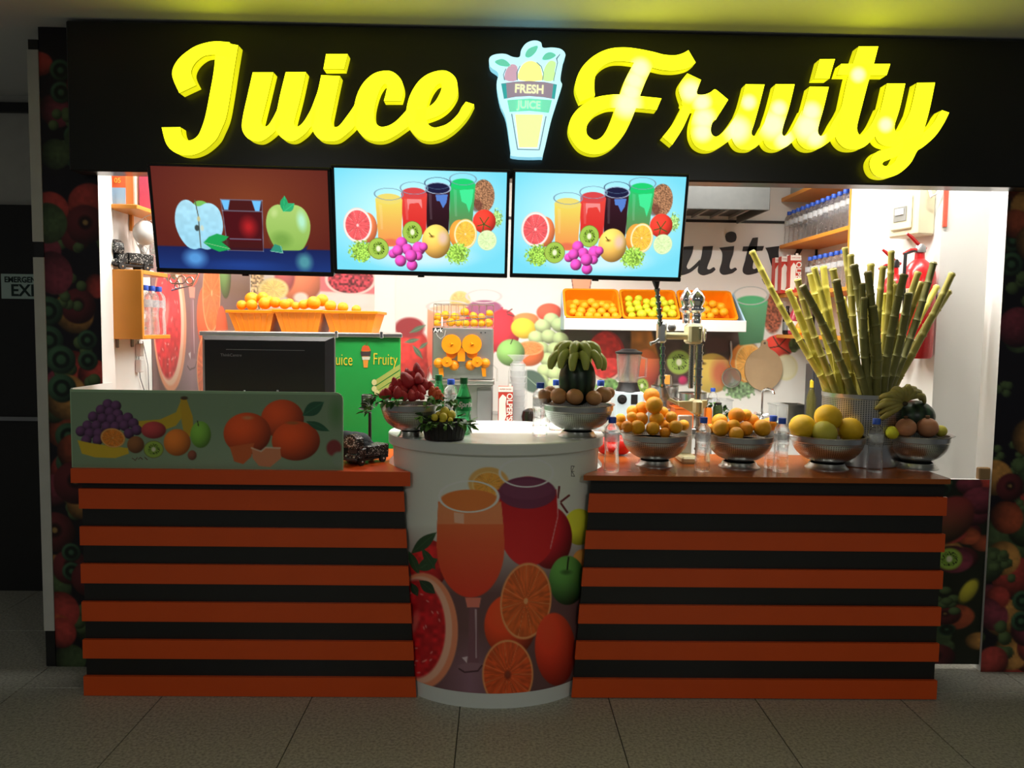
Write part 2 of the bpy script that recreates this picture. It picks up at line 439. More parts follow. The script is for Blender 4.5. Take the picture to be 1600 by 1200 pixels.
struct(G().box(XL - .1, XL, 3.361, YB, 0, 2.702).obj('wall_left', WHITE))
struct(G().box(XR, XR + .1, 4.341, YB, 0, 2.702).obj('wall_right', WHITE))
CA, CB2 = Vector((2.07, 3.69, 0)), Vector((1.93, 4.34, 0)); CDIR = (CB2 - CA).normalized(); CN = Vector((-CDIR.y, CDIR.x, 0)); CROT = math.atan2(-CDIR.x, CDIR.y)
def PC(px, py, off):
    """view ray meets the plane lying off in front of the column's left face"""
    d = ray(px, py); o = Vector((0, 0, EYE)); return o + d * ((CA + CN * off - o).dot(CN) / d.dot(CN))
def along(p): return (p - CA).dot(CDIR)
struct(G().box(2.45, 2.55, 3.482, 3.689, 0, 2.702).obj('wall_right_front', WHITE))
struct(G().vprism([(2.07, 3.69), (2.55, 3.69), (2.55, 4.34), (1.93, 4.34)], 0, 2.702).obj('wall_column', WHITE))          # building column at the right end
struct(G().box(XL + .001, XR, YB - .012, YB, 2.235, 2.252).obj('trim_2', DARKP))
struct(G().box(2.185, 2.198, YB - .012, YB, .9, 2.235).obj('trim_3', DARKP))
# corridor to the left of the stall
CW = 4.38
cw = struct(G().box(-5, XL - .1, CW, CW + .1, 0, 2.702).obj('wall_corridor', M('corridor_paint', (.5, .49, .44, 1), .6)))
za = PY(25, 322, CW).z
d1 = struct(G().box(-2.95, -1.98, CW - .05, CW - .001, 0, za).obj('door_1', M('dark_door', (.012, .011, .01, 1), .5)))
G().box(-2.95, -1.98, CW - .07, CW - .051, PY(20, 655, CW).z, PY(20, 649, CW).z).obj('push_bar', GREYM, d1)
struct(G().box(-5, -1.8, CW - .03, CW - .001, PY(20, 177, CW).z, PY(20, 162, CW).z).obj('trim_4', DARKP))

# fruit print on the two pillars and on the low gate
FRUITS = [((190, 70, 30), 'ball'), ((200, 50, 40), 'ball'), ((70, 95, 50), 'ball'), ((215, 140, 50), 'ball'), ((120, 30, 35), 'apple'), ((60, 110, 70), 'pepper'), ((90, 120, 60), 'grape'), ((140, 40, 60), 'ball')]
def fruit_wall(x, y, w, h, seed, dim=1.0, size=36, bg=(18, 12, 22)):
    p = Paint(x, y, bg); rs = random.Random(seed)
    for it in range(int(w * h / (size * size) * 1.5)):
        cx = rs.uniform(0, w); cy = rs.uniform(0, h); r = size * rs.uniform(.45, .8); col, k = rs.choice(FRUITS)
        col = tuple((c * .74 + sum(col) / 3 * .26) * dim for c in col)
        if k == 'ball': p.ell(cx, cy, r * rs.uniform(.85, 1.1), r, col, rs.uniform(0, 3), 3, shade=.9, tex=.2, ts=5)
        elif k == 'apple':
            p.ell(cx, cy, r, r, col, 0, 3, shade=.8); p.ell(cx, cy - r * .1, r * .42, r * .42, tuple(c * .45 for c in col), e=6); p.ell(cx, cy - r * .1, r * .18, r * .18, (150, 120, 70), e=3)
        elif k == 'pepper':
            for s_ in (-1, 1):
                p.ell(cx, cy + s_ * r * .7, r * .75, r * .75, col, 0, 3, shade=.8); p.ring(cx, cy + s_ * r * .7, r * .33, r * .33, 3, tuple(c * .4 for c in col))
        else:
            for q in range(9): p.ell(cx + rs.uniform(-1, 1) * r, cy + rs.uniform(-1, 1) * r, r * .35, r * .35, col, 0, 2, shade=.8)
    return p.c
def pillar(x0, x1, label, seed, group):
    t = thing('pillar', label, 'pillar', ((x0 + x1) / 2, 3.42, 0), group)
    G().box(x0, x1, 3.362, 3.48, 0, 2.70).obj('core', WHITE, t)
    W_ = (x1 - x0) * 1000 / 2.72; 
    sheet('fruit_print', lambda u, v: (x0 + (x1 - x0) * u, np.full_like(u, 3.360), 2.70 * (1 - v)), 70, 700,
          lambda u, v, P: fruit_wall(u * (x1 - x0) * 370, v * 1000, (x1 - x0) * 370, 1000, seed, .75, 46), PRINT, t)
    return t
EDGE = M('grey_white_edge_trim', (.5, .5, .45, 1), .5)
lp = pillar(-1.9, -1.672, 'left pillar wrapped in dark fruit print, beside the corridor', 3, 'fruit print pillars')
for (a, b, mt) in ((78, 378, EDGE), (402, 985, EDGE)):
    G().box(-1.945, -1.9005, 3.355, 3.48, PY(70, b, 3.36).z, PY(50, a, 3.36).z).obj('white_edge', mt, lp)
for (a, b) in ((62, 78), (378, 402), (985, 1040)):
    G().box(-1.94, -1.9005, 3.356, 3.48, max(0, PY(70, b, 3.36).z), PY(50, a, 3.36).z).obj('dark_joint', BLACKP, lp)
pillar(2.166, 2.75, 'right pillar wrapped in dark fruit print, at the photo edge', 11, 'fruit print pillars')

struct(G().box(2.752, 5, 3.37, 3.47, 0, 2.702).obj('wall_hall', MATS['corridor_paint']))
gt = thing('gate', 'low fruit print gate between the right counter and the right pillar', 'gate', (2.0, 3.38, 0))
gz = PY(1510, 750, 3.36).z
G().box(1.84, 2.163, 3.372, 3.4, .03, gz).obj('leaf_panel', WHITE, gt)
def gate_paint(u, v, P):
    x = u * 75; y = v * 300
    p = Paint(x, y, (30, 32, 24)); p.c = fruit_wall(x, y, 75, 300, 5, .8, 30, (30, 34, 22))
    p.ell(35, 65, 26, 42, (130, 45, 45), .3, 3, shade=.8, col2=(90, 70, 40)); p.ell(8, 110, 20, 46, (190, 130, 40), 0, 3, shade=.6)
    p.kiwi(38, 128, 15, 20); p.ell(60, 180, 10, 24, (170, 160, 50), .3, 3, shade=.6); p.ell(10, 246, 14, 16, (170, 80, 40), 0, 3, shade=.6)
    return p.c
sheet('fruit_print', lambda u, v: (1.84 + .323 * u, np.full_like(u, 3.370), .03 + (gz - .03) * (1 - v)), 90, 300, gate_paint, PRINT, gt)
b0 = PY(1527, 748, 3.385); tag(G().rbox(b0.x, b0.x + .055, 3.374, 3.40, gz, gz + .052, .004).obj('wood_block', M('raw_wood', (.33, .2, .09, 1), .6)), 'small brown wood block sitting on top of the fruit print gate', 'block')

# ------------------------------------------------------------------ printed juice picture (cup counter, left wall)
def juice_picture(p):
    """coordinates: the front of the cup-shaped counter, 0..760 by 180..1080"""
    t = np.clip((p.y - 430) / 260, 0, 1)[:, None]
    p.c = np.array([232, 236, 226.]) * (1 - t) + np.array([112, 78, 78.]) * t
    t2 = np.clip((p.y - 820) / 160, 0, 1)[:, None] * np.clip(1 - np.abs(p.x - 370) / 160, 0, 1)[:, None]
    p.c = p.c * (1 - t2) + np.array([150, 110, 125.]) * t2
    p.ell(440, 275, 80, 62, (240, 190, 110), e=6); p.citrus(440, 280, 66, 50, (245, 200, 120), (250, 220, 160), (245, 170, 70))
    p.ell(780, 440, 60, 70, (225, 225, 60), shade=.5); p.ell(800, 560, 45, 40, (240, 150, 70), shade=.4)
    p.ell(670, 480, 85, 120, (190, 30, 42), shade=.7); 
    for a in ((700, 330, 705, 290), (712, 345, 742, 322), (712, 352, 735, 385)): p.line([a[:2], a[2:]], 5, (110, 30, 35))
    # dark red glass
    p.ell(588, 420, 114, 172, (205, 28, 38), col2=(225, 42, 42)); p.poly([(472, 300), (695, 300), (702, 420), (474, 420)], (200, 25, 35), col2=(214, 34, 40))
    p.ell(585, 312, 112, 62, (120, 55, 85)); p.ell(585, 300, 100, 40, (135, 70, 100), al=.6)
    p.ring(582, 236, 100, 54, 2.5, (235, 238, 235)); p.line([(697, 300), (700, 400), (672, 520)], 3, (245, 200, 200), .6)
    # strawberry, leaves, grapefruit at left
    p.ell(215, 580, 75, 95, (200, 40, 40), shade=.5, tex=.3, ts=14)
    for a in ((150, 540, 245, 460, 22), (170, 600, 250, 560, 24), (190, 520, 240, 600, 16), (140, 530, 180, 620, 16), (160, 650, 230, 640, 18)): p.leaf(*a, (55, 85, 55))
    p.ell(190, 830, 138, 222, (245, 150, 110), e=5); p.ell(184, 826, 122, 205, (250, 190, 160), e=5)
    p.ell(170, 822, 112, 190, (215, 35, 42), e=8, tex=.35, ts=16); p.ell(160, 800, 22, 60, (240, 110, 100), .3, 12, al=.8)
    for k in range(26):
        rs = random.Random(k); a = rs.uniform(0, 6.3); q = rs.uniform(.3, .9); x = 165 + 108 * q * cos(a); y = 830 + 180 * q * sin(a); p.ell(x, y, 4, 9, (250, 170, 160), a, 2, al=.7)
    for a in ((180, 640, 240, 690, 20), (150, 650, 175, 700, 14)): p.leaf(*a, (50, 70, 50))
    # orange juice glass
    p.ell(373, 520, 128, 188, (240, 130, 70), col2=(232, 62, 38)); p.poly([(251, 345), (487, 345), (496, 430), (501, 520), (245, 520), (247, 430)], (240, 132, 72), col2=(236, 94, 54), e=2)
    p.poly([(252, 350), (488, 350), (494, 430), (248, 430)], (245, 170, 120), al=.55)
    p.ell(368, 342, 116, 44, (240, 135, 65)); p.ring(366, 326, 110, 58, 2.8, (238, 240, 236))
    p.poly([(310, 385), (348, 390), (348, 428), (312, 424)], (255, 240, 230), al=.5)
    p.poly([(352, 705), (412, 705), (405, 742), (360, 742)], (235, 130, 110)); p.poly([(368, 742), (398, 742), (404, 960), (362, 960)], (130, 85, 95), al=.8)
    p.line([(392, 750), (394, 930)], 3, (235, 215, 220), .7); p.ell(380, 965, 60, 18, (150, 110, 120)); p.line([(330, 972), (350, 985), (400, 980), (415, 960)], 4, (70, 40, 45), .8)
    p.poly([(340, 930), (362, 925), (358, 950)], (250, 230, 235), al=.8)
    # oranges, apple, mango
    p.ell(735, 640, 70, 95, (95, 150, 70), shade=.9, col2=(60, 105, 50)); p.line([(735, 600), (740, 555)], 4, (40, 50, 25)); p.ell(732, 610, 30, 14, (50, 85, 40), e=10, al=.7)
    p.ell(520, 810, 98, 120, (220, 70, 32), shade=.6)
    p.citrus(580, 718, 98, 148, (240, 150, 90), (250, 190, 130), (222, 100, 42), .12, n=11, pw=.06)
    p.ell(690, 898, 78, 140, (225, 72, 40), -.05, shade=.55, col2=(205, 50, 30))
    p.citrus(512, 992, 98, 132, (240, 150, 90), (248, 180, 120), (222, 88, 40), 0, n=11, pw=.06)
    p.ell(512, 995, 16, 22, (120, 40, 25), e=8, al=.8)
    return p

# left inner wall: the same picture, pasted as a mural
def lin2(a, va, b, vb): k = (vb - va) / (b - a); return lambda q: va + (q - a) * k
qa, qb, qc = PX(262, 612, XL), PX(302, 450, XL), PX(331, 462, XL)
cz = lin2(qa.z, 1045, qb.z, 708); qd, qe = PX(291, 520, XL), PX(344, 460, XL); cyx = lin2(qd.y, 328, qe.y, 678)
my0 = PX(237, 560, XL).y
my1 = YB - .03; 
tag(sheet('fruit_mural', lambda u, v: (np.full_like(u, XL + .003), my0 + (my1 - my0) * u, 2.35 - 1.45 * v), 300, 330,
          lambda u, v, P: juice_picture(Paint(cyx(P[:, 1]), cz(P[:, 2]), (240, 240, 235))).c * .82 + 40, PRINT),  # print colours washed paler: reflected haze is painted in
    'large grapefruit and juice glass mural on the left inner wall', 'mural')

# back wall murals (picture coordinates: pixels of the view from the hall)
def back_a(p):
    p.c = np.tile(np.array([225, 215, 205.]), (len(p.x), 1))
    p.poly([(380, 380), (412, 380), (412, 560), (380, 560)], (200, 165, 120), tex=1.2, ts=2.5); p.ell(470, 436, 36, 40, (225, 120, 80), shade=.5); p.ell(445, 430, 18, 30, (190, 90, 90), shade=.4)
    p.poly([(500, 400), (590, 400), (590, 460), (500, 455)], (215, 110, 115)); p.ell(548, 436, 38, 24, (150, 40, 50), e=2, tex=1.4, ts=3); p.ring(548, 436, 38, 24, 1.5, (235, 200, 190))
    p.citrus(427, 452, 26, 19, (240, 210, 90), (250, 240, 200), (245, 215, 120)); p.ell(540, 470, 40, 14, (215, 220, 215), al=.8); p.ell(470, 465, 14, 10, (235, 225, 210)); p.ell(430, 520, 40, 40, (235, 150, 60), shade=.5); p.ell(520, 520, 50, 40, (210, 90, 70), shade=.5)
    return p
def back_b(p):
    p.c = np.tile(np.array([236, 234, 226.]), (len(p.x), 1))
    # dark produce band behind the tray
    p.poly([(872, 512), (1152, 512), (1180, 540), (1178, 566), (1150, 578), (1120, 560), (1090, 598), (1010, 606), (960, 590), (900, 560), (880, 545)], (66, 50, 46), tex=.7, ts=12, e=8); p.ell(1085, 545, 22, 18, (52, 60, 40), e=4); p.ell(1120, 540, 26, 16, (70, 40, 36), e=6); p.ell(905, 532, 26, 20, (70, 66, 50), e=6)
    p.citrus(719, 470, 17, 16, (240, 180, 90), (250, 225, 170), (245, 190, 110), e=2)
    p.ell(645, 560, 32, 50, (200, 45, 42), shade=.5, tex=.25, ts=6); p.ell(640, 512, 26, 18, (150, 40, 45))
    p.ell(701, 560, 34, 45, (228, 80, 62), e=2); p.poly([(668, 482), (732, 482), (735, 560), (667, 560)], (245, 165, 125), col2=(228, 80, 62), e=2)
    p.ell(700, 484, 32, 8, (248, 190, 150), e=2); p.ring(700, 479, 32, 9, .8, (215, 205, 200))
    p.ell(757, 520, 29, 38, (205, 42, 60), e=2); p.poly([(728, 480), (786, 480), (786, 520), (728, 520)], (200, 45, 70), e=2); p.ell(757, 480, 29, 12, (165, 85, 125), e=2); p.ring(756, 463, 27, 10, .8, (215, 205, 205))
    p.ell(786, 518, 27, 36, (205, 40, 52), shade=.6, e=2)
    for a in ((792, 488, 800, 483), (793, 491, 803, 494)): p.line([a[:2], a[2:]], 1.3, (120, 50, 50))
    p.ell(822, 499, 22, 11, (235, 130, 70), shade=.4, e=2); p.ell(858, 488, 21, 15, (228, 80, 55), shade=.5, e=2)
    p.ell(818, 513, 21, 17, (250, 205, 50), .2, shade=.5, e=2)
    for a in ((640, 520, 665, 508, 4), (645, 540, 660, 560, 4), (632, 535, 655, 530, 3.5), (655, 545, 668, 535, 3)): p.leaf(*a, (75, 100, 75))
    for gx, gy in ((862, 500), (848, 510), (874, 508), (838, 528), (858, 526), (876, 530), (846, 545), (868, 546), (884, 548), (856, 562), (876, 566), (852, 580), (868, 584), (884, 586), (846, 596), (868, 602)):
        p.ell(gx, gy, 14, 12, (168, 188, 128), .3, 2, shade=.8)
    p.ell(832, 596, 24, 18, (75, 100, 85), .5, 3); p.line([(812, 580), (850, 612)], 1, (140, 165, 140))
    p.ell(827, 553, 24, 20, (235, 105, 50), 0, 2, shade=.5); p.citrus(828, 544, 23, 12, (240, 150, 80), (250, 200, 140), (245, 140, 70), e=2)
    p.ell(798, 551, 23, 22, (120, 170, 85), 0, 2, shade=.9); p.line([(798, 537), (801, 530)], 1, (50, 50, 30))
    # right part
    p.ell(947, 556, 31, 40, (170, 40, 40), e=2); p.ell(945, 555, 28, 37, (222, 48, 44), e=2, tex=.3, ts=5); p.ring(947, 556, 29, 38, 1.5, (235, 190, 170), lo=.1)
    p.leafy(950, 605, 24, 14, (110, 160, 80), 4)
    p.poly([(986, 517), (1018, 517), (1030, 560), (1022, 606), (985, 600)], (190, 110, 40), tex=.4, ts=9, e=4); p.ell(1010, 575, 22, 32, (220, 110, 50), 0, 3, shade=.5, col2=(190, 60, 55))
    p.kiwi(1061, 566, 21, 21); p.kiwi(1003, 603, 12, 14); p.ell(1067, 594, 9, 9, (190, 40, 90), shade=.5)
    p.ell(1113, 583, 32, 32, (225, 190, 80), 0, 2, shade=.4); p.ell(1126, 583, 20, 30, (225, 100, 70), 0, 12, al=.85); p.ell(1099, 568, 6, 3, (150, 110, 40), e=2); p.line([(1099, 568), (1096, 562)], .9, (70, 45, 25))
    p.ell(1163, 568, 25, 33, (235, 130, 40), e=2); p.citrus(1170, 567, 23, 32, (240, 150, 60), (250, 220, 150), (245, 170, 70), e=2)
    p.ell(1217, 541, 25, 19, (225, 55, 40), 0, 2, shade=.5)
    for a in ((1217, 541, 1195, 545), (1217, 541, 1208, 526), (1217, 541, 1230, 527), (1217, 541, 1234, 552)): p.line([a[:2], a[2:]], 1.2, (70, 40, 25))
    p.ell(1228, 574, 20, 22, (235, 228, 170), e=3); p.ell(1228, 574, 17, 19, (240, 235, 195), e=3)
    p.leafy(1155, 609, 26, 14, (125, 160, 110), 3); p.leafy(1243, 538, 10, 14, (80, 110, 60), 4)
    p.ell(1207, 490, 17, 34, (150, 75, 50), e=3, tex=1.0, ts=2.5)
    p.poly([(1147, 470), (1200, 470), (1192, 535), (1156, 540)], (95, 185, 125), col2=(60, 120, 80), e=2); p.ell(1174, 471, 26, 10, (70, 190, 120), e=2); p.ring(1173, 462, 27, 14, .8, (190, 200, 195))
    p.poly([(889, 405), (929, 405), (921, 455), (896, 455)], (245, 160, 120), e=2); p.line([(889, 405), (896, 455)], 1, (120, 80, 70)); p.line([(929, 405), (921, 455)], 1, (120, 80, 70))
    return p
def wall_sheet(name, x0, x1, y0, y1, fn, nu, nv, label):
    a = PY(x0, (y0 + y1) / 2, YB - .004); b = PY(x1, (y0 + y1) / 2, YB - .004); z1 = PY((x0 + x1) / 2, y0, YB).z; z0 = PY((x0 + x1) / 2, y1, YB).z
    o = sheet(name, lambda u, v: (a.x + (b.x - a.x) * u, np.full_like(u, YB - .004), z1 + (z0 - z1) * v), nu, nv,
              lambda u, v, P: fn(Paint(*proj(P), (236, 234, 226))).c * .84 + 34, PRINT)  # haze of reflected light mixed into the mural's own colours
    return tag(o, label, 'mural')
wall_sheet('fruit_mural', 389, 585, 405, 640, back_a, 200, 220, 'back wall mural of lemon, pineapple and pomegranate behind the orange crates')
wall_sheet('fruit_mural', 618, 1262, 402, 645, back_b, 640, 240, 'wide back wall mural of juice glasses, grapes, kiwi and apple')

# black letters painted on the back wall
def cr(pts, k=5):
    """Catmull-Rom through rows of numbers"""
    P = [np.array(q, float) for q in pts]; out = []
    for i in range(len(P) - 1):
        p0, p1, p2, p3 = P[max(i - 1, 0)], P[i], P[i + 1], P[min(i + 2, len(P) - 1)]
        for j in range(k):
            t = j / k; out.append(.5 * (2 * p1 + (p2 - p0) * t + (2 * p0 - 5 * p1 + 4 * p2 - p3) * t * t + (3 * p1 - p0 - 3 * p2 + p3) * t ** 3))
    out.append(P[-1]); return out
def ribbon(g, pairs, ox, oy, sc, Y0, Y1, seam=.007, k=5, mi=(0, 1, 2)):
    """stroke given by its two edges (crop coordinates) -> raised letter stroke; front at Y0, back at Y1"""
    R = cr(pairs, k); n = len(R); f = []; 
    for r in R:
        a = PY(ox + r[0] / sc, oy + r[1] / sc, Y0); b = PY(ox + r[2] / sc, oy + r[3] / sc, Y0); f.append((a, b))
    ys = [Y0, Y0 + seam, Y1]; vs = []
    for y in ys:
        for a, b in f: vs += [(a.x, y, a.z), (b.x, y, b.z)]
    m = 2 * n; fs = []; mm = []
    for i in range(n - 1):
        fs.append((2 * i, 2 * i + 1, 2 * i + 3, 2 * i + 2)); mm.append(mi[0])
        for L in (0, 1):
            o = L * m
            fs.append((o + 2 * i, o + 2 * i + 2, o + m + 2 * i + 2, o + m + 2 * i)); fs.append((o + 2 * i + 1, o + m + 2 * i + 1, o + m + 2 * i + 3, o + 2 * i + 3)); mm += [mi[1 + (L == 1)]] * 2
    for L in (0, 1):
        o = L * m; e = o + 2 * n - 2
        fs.append((o, o + m, o + m + 1, o + 1)); fs.append((e, e + 1, e + m + 1, e + m)); mm += [mi[1 + (L == 1)]] * 2
    base = len(g.v); g.v += vs; g.f += [tuple(q + base for q in x) for x in fs]; g.mi += mm
def quadstroke(q): return [q[0] + q[3], tuple((a + b) / 2 for a, b in zip(q[0], q[1])) + tuple((a + b) / 2 for a, b in zip(q[3], q[2])), q[1] + q[2]]
BLK = M('black_wall_letters', (.02, .02, .022, 1), .5, var=.2)
ws = thing('wall_lettering', 'big black italic wall letters on the white back wall', 'lettering', PY(1140, 440, YB - .002))
o7 = (1050, 270, 4.443, YB - .006, YB - .001)
def wl(strokes):
    g = G()
    for s_ in strokes: ribbon(g, s_, *o7, seam=.001, mi=(0, 0, 0))
    g.obj('letter', BLK, ws, smooth=0)
wl([[(60, 515, 150, 508), (50, 560, 140, 560), (10, 640, 105, 640), (10, 690, 105, 660), (60, 712, 118, 668), (130, 690, 150, 645), (190, 640, 195, 600)],
    [(215, 512, 285, 508), (205, 580, 272, 580), (185, 640, 250, 640), (180, 690, 245, 665), (215, 712, 262, 670), (265, 700, 290, 655), (285, 690, 303, 672)]])
wl([[(330, 520, 432, 508), (350, 560, 425, 560), (345, 620, 405, 620), (330, 680, 400, 655), (355, 708, 412, 668), (410, 700, 440, 658), (430, 690, 452, 672)],
    [(370, 448, 372, 446), (378, 420, 380, 474), (410, 408, 410, 484), (440, 418, 440, 474), (449, 444, 449, 448)]])
wl([[(560, 452, 598, 448), (530, 520, 590, 520), (510, 600, 570, 600), (490, 680, 560, 655), (520, 708, 572, 668), (575, 700, 600, 655), (600, 690, 620, 665)],
    quadstroke([(495, 512), (640, 508), (628, 540), (490, 545)])])
wl([[(650, 520, 745, 508), (668, 560, 740, 560), (690, 640, 750, 650), (720, 690, 765, 670)],
    [(880, 508, 920, 508), (830, 600, 860, 610), (760, 690, 790, 730), (720, 760, 720, 790), (660, 775, 680, 788), (625, 740, 640, 770), (640, 725, 690, 775)]])
wl([[(-250, 420, -150, 420), (-262, 520, -180, 520), (-285, 620, -205, 620), (-300, 700, -220, 700)], [(-262, 540, -190, 600), (-150, 505, -150, 560), (-80, 520, -110, 570)]])

# ------------------------------------------------------------------ sign over the stall
SY, SF = 3.25, 3.195
FACE = M('yellow_acrylic_face', (.9, .93, .008, 1), .3, emit=2.8, var=.02)
SIDE = M('yellow_acrylic_side', (.8, .78, .008, 1), .35, emit=.85, var=.05)
SEAM = M('yellow_acrylic_seam', (.3, .27, .004, 1), .4, emit=.45, var=.05)
def hot_face():
    """acrylic face whose inner LED clusters shine through as paler patches"""
    m = M('yellow_acrylic_face_led', (.9, .93, .008, 1), .3, emit=2.8, var=.02); nt = m.node_tree; N = nt.nodes; L = nt.links; b = N['Principled BSDF']
    g = N.new('ShaderNodeNewGeometry'); last = None
    for (x, y, r) in ((1000, 108, 13), (992, 126, 13), (986, 144, 13), (980, 162, 17), (1079, 142, 13), (1097, 160, 11), (1100, 186, 14), (1098, 206, 12), (1170, 160, 9), (1152, 203, 16), (1217, 170, 10), (1208, 195, 17), (1225, 218, 12), (1268, 175, 12), (1262, 198, 17), (1274, 214, 12), (1341, 117, 9), (1384, 195, 9)):
        d = N.new('ShaderNodeVectorMath'); d.operation = 'DISTANCE'; L.new(g.outputs['Position'], d.inputs[0]); d.inputs[1].default_value = PY(x, y, SF)
        mr = N.new('ShaderNodeMapRange'); mr.interpolation_type = 'SMOOTHSTEP'; mr.inputs['From Min'].default_value = S(r * 1.7, SF); mr.inputs['From Max'].default_value = S(r * .4, SF)
        L.new(d.outputs['Value'], mr.inputs['Value'])
        if last is None: last = mr.outputs[0]
        else:
            mx = N.new('ShaderNodeMath'); mx.operation = 'MAXIMUM'; L.new(last, mx.inputs[0]); L.new(mr.outputs[0], mx.inputs[1]); last = mx.outputs[0]
    mix = N.new('ShaderNodeMix'); mix.data_type = 'RGBA'; mix.inputs[6].default_value = (.9, .93, .008, 1); mix.inputs[7].default_value = (1, 1, .22, 1)
    L.new(last, mix.inputs[0]); L.new(mix.outputs[2], b.inputs['Emission Color']); return m
HOT = hot_face()
sg = thing('sign_board', 'black fascia sign with glowing yellow script letters and a lit cup emblem', 'sign', (0.4, 3.3, 2.1))
G().rbox(-1.73, 2.75, SY, 3.355, 2.102, 2.69, .006).obj('fascia_panel', BLACKP, sg)
A_ = (240, 50, 5.715); B_ = (480, 70, 5.926); C_ = (870, 60, 5.714); D_ = (1130, 60, 6.0); E_ = (1290, 60, 5.219)
def letter(fr, strokes, face=FACE):
    g = G()
    for s_ in strokes:
        q = quadstroke(s_[1]) if s_[0] == 'q' else s_
        ribbon(g, q, *fr, SF, SY)
    g.obj('letter', [face, SEAM, SIDE], sg, smooth=30)
letter(A_, [[(230, 545, 380, 475), (165, 380, 335, 370), (215, 250, 365, 285), (340, 145, 440, 220), (450, 100, 510, 204), (560, 83, 570, 204), (680, 92, 680, 230)],
            [(560, 84, 755, 118), (540, 330, 720, 330), (500, 560, 685, 560), (460, 760, 648, 760), (415, 890, 600, 880), (385, 935, 550, 970), (345, 962, 440, 1062), (300, 968, 320, 1102), (268, 945, 200, 1080), (248, 905, 115, 1000), (240, 850, 72, 852)]])
letter(A_, [[(885, 360, 1070, 360), (840, 560, 1015, 590), (800, 740, 970, 770), (788, 850, 963, 810), (815, 920, 978, 840), (870, 965, 1000, 845), (960, 975, 1030, 825), (1060, 910, 1070, 760), (1130, 830, 1110, 680)],
            [(1180, 358, 1360, 358), (1130, 560, 1310, 590), (1095, 740, 1265, 760), (1085, 850, 1255, 810), (1120, 920, 1262, 835), (1180, 965, 1290, 845), (1260, 970, 1340, 800), (1350, 910, 1400, 700), (1400, 850, 1440, 600), (1430, 820, 1480, 500)]])
letter(B_, [[(130, 280, 305, 290), (100, 420, 275, 430), (60, 560, 240, 600), (35, 700, 222, 700), (55, 800, 240, 755), (110, 870, 265, 762), (190, 892, 300, 745), (290, 880, 360, 670), (400, 795, 430, 570), (450, 740, 480, 470)],
            ('q', [(175, 85), (375, 85), (340, 225), (150, 225)])])
letter(B_, [[(710, 520, 870, 520), (735, 420, 893, 420), (738, 375, 870, 325), (720, 362, 800, 255), (705, 370, 720, 240), (690, 390, 620, 265), (665, 435, 530, 340), (640, 510, 470, 440), (622, 590, 437, 560), (618, 660, 430, 680), (630, 715, 455, 770), (660, 750, 520, 850), (700, 760, 610, 890), (760, 745, 710, 890), (830, 700, 810, 845), (915, 610, 940, 755)]])
letter(B_, [[(1000, 730, 1010, 600), (1115, 695, 1110, 580), (1230, 650, 1180, 530), (1320, 580, 1228, 450), (1385, 480, 1246, 395), (1393, 400, 1242, 368), (1375, 310, 1230, 358), (1310, 250, 1210, 368), (1230, 238, 1195, 380), (1120, 270, 1165, 420), (1030, 340, 1140, 470), (960, 450, 1120, 530), (925, 560, 1105, 590), (915, 660, 1100, 660), (930, 740, 1110, 710), (980, 815, 1130, 745), (1050, 875, 1170, 765), (1140, 892, 1220, 760), (1240, 870, 1290, 735), (1350, 805, 1350, 690), (1440, 720, 1400, 635), (1500, 640, 1430, 580), (1545, 552, 1470, 527)]])
letter(C_, [[(205, 570, 340, 510), (165, 460, 335, 430), (180, 350, 345, 330), (240, 240, 400, 255), (340, 150, 480, 212), (460, 95, 570, 203), (590, 80, 680, 215), (720, 92, 760, 235), (860, 120, 870, 265), (960, 145, 970, 285), (1060, 150, 1080, 285), (1130, 130, 1180, 260), (1175, 105, 1240, 215)],
            [(700, 190, 870, 190), (680, 235, 850, 260), (610, 370, 790, 390), (565, 500, 740, 520), (515, 650, 700, 640), (475, 755, 650, 760), (435, 835, 590, 870), (395, 885, 500, 970), (345, 907, 400, 1025), (305, 892, 300, 1032), (272, 860, 200, 990), (263, 820, 130, 900), (270, 775, 105, 820), (300, 720, 120, 730), (345, 675, 170, 650), (400, 645, 250, 580), (460, 625, 340, 530), (530, 620, 440, 508), (620, 620, 560, 500), (740, 625, 740, 515), (890, 640, 935, 535)]], HOT)
letter(C_, [[(945, 880, 1030, 950), (1040, 760, 1120, 810), (1100, 650, 1185, 670), (1125, 590, 1215, 600), (1100, 510, 1260, 530), (1088, 450, 1250, 480), (1105, 390, 1265, 430), (1165, 312, 1288, 370)],
            [(1115, 590, 1130, 500), (1200, 632, 1230, 500), (1250, 640, 1310, 502), (1280, 680, 1370, 482), (1400, 730, 1410, 455), (1440, 690, 1450, 480), (1530, 548, 1528, 545)],
            [(1250, 600, 1500, 590), (1220, 680, 1440, 665), (1195, 770, 1390, 750), (1195, 870, 1375, 815), (1235, 955, 1388, 860), (1310, 998, 1425, 877), (1400, 995, 1475, 845), (1500, 940, 1540, 775), (1575, 880, 1610, 670)]], HOT)
letter(D_, [[(210, 430, 388, 432), (160, 620, 335, 640), (105, 760, 290, 800), (75, 870, 265, 880), (90, 960, 278, 912), (140, 1025, 300, 915), (210, 1045, 330, 890), (290, 1030, 370, 820), (390, 940, 420, 740)],
            [(490, 430, 670, 430), (435, 640, 620, 640), (390, 780, 570, 800), (365, 880, 552, 880), (380, 970, 562, 910), (430, 1030, 590, 910), (510, 1045, 640, 860), (600, 1010, 690, 770), (700, 920, 740, 670)]], HOT)
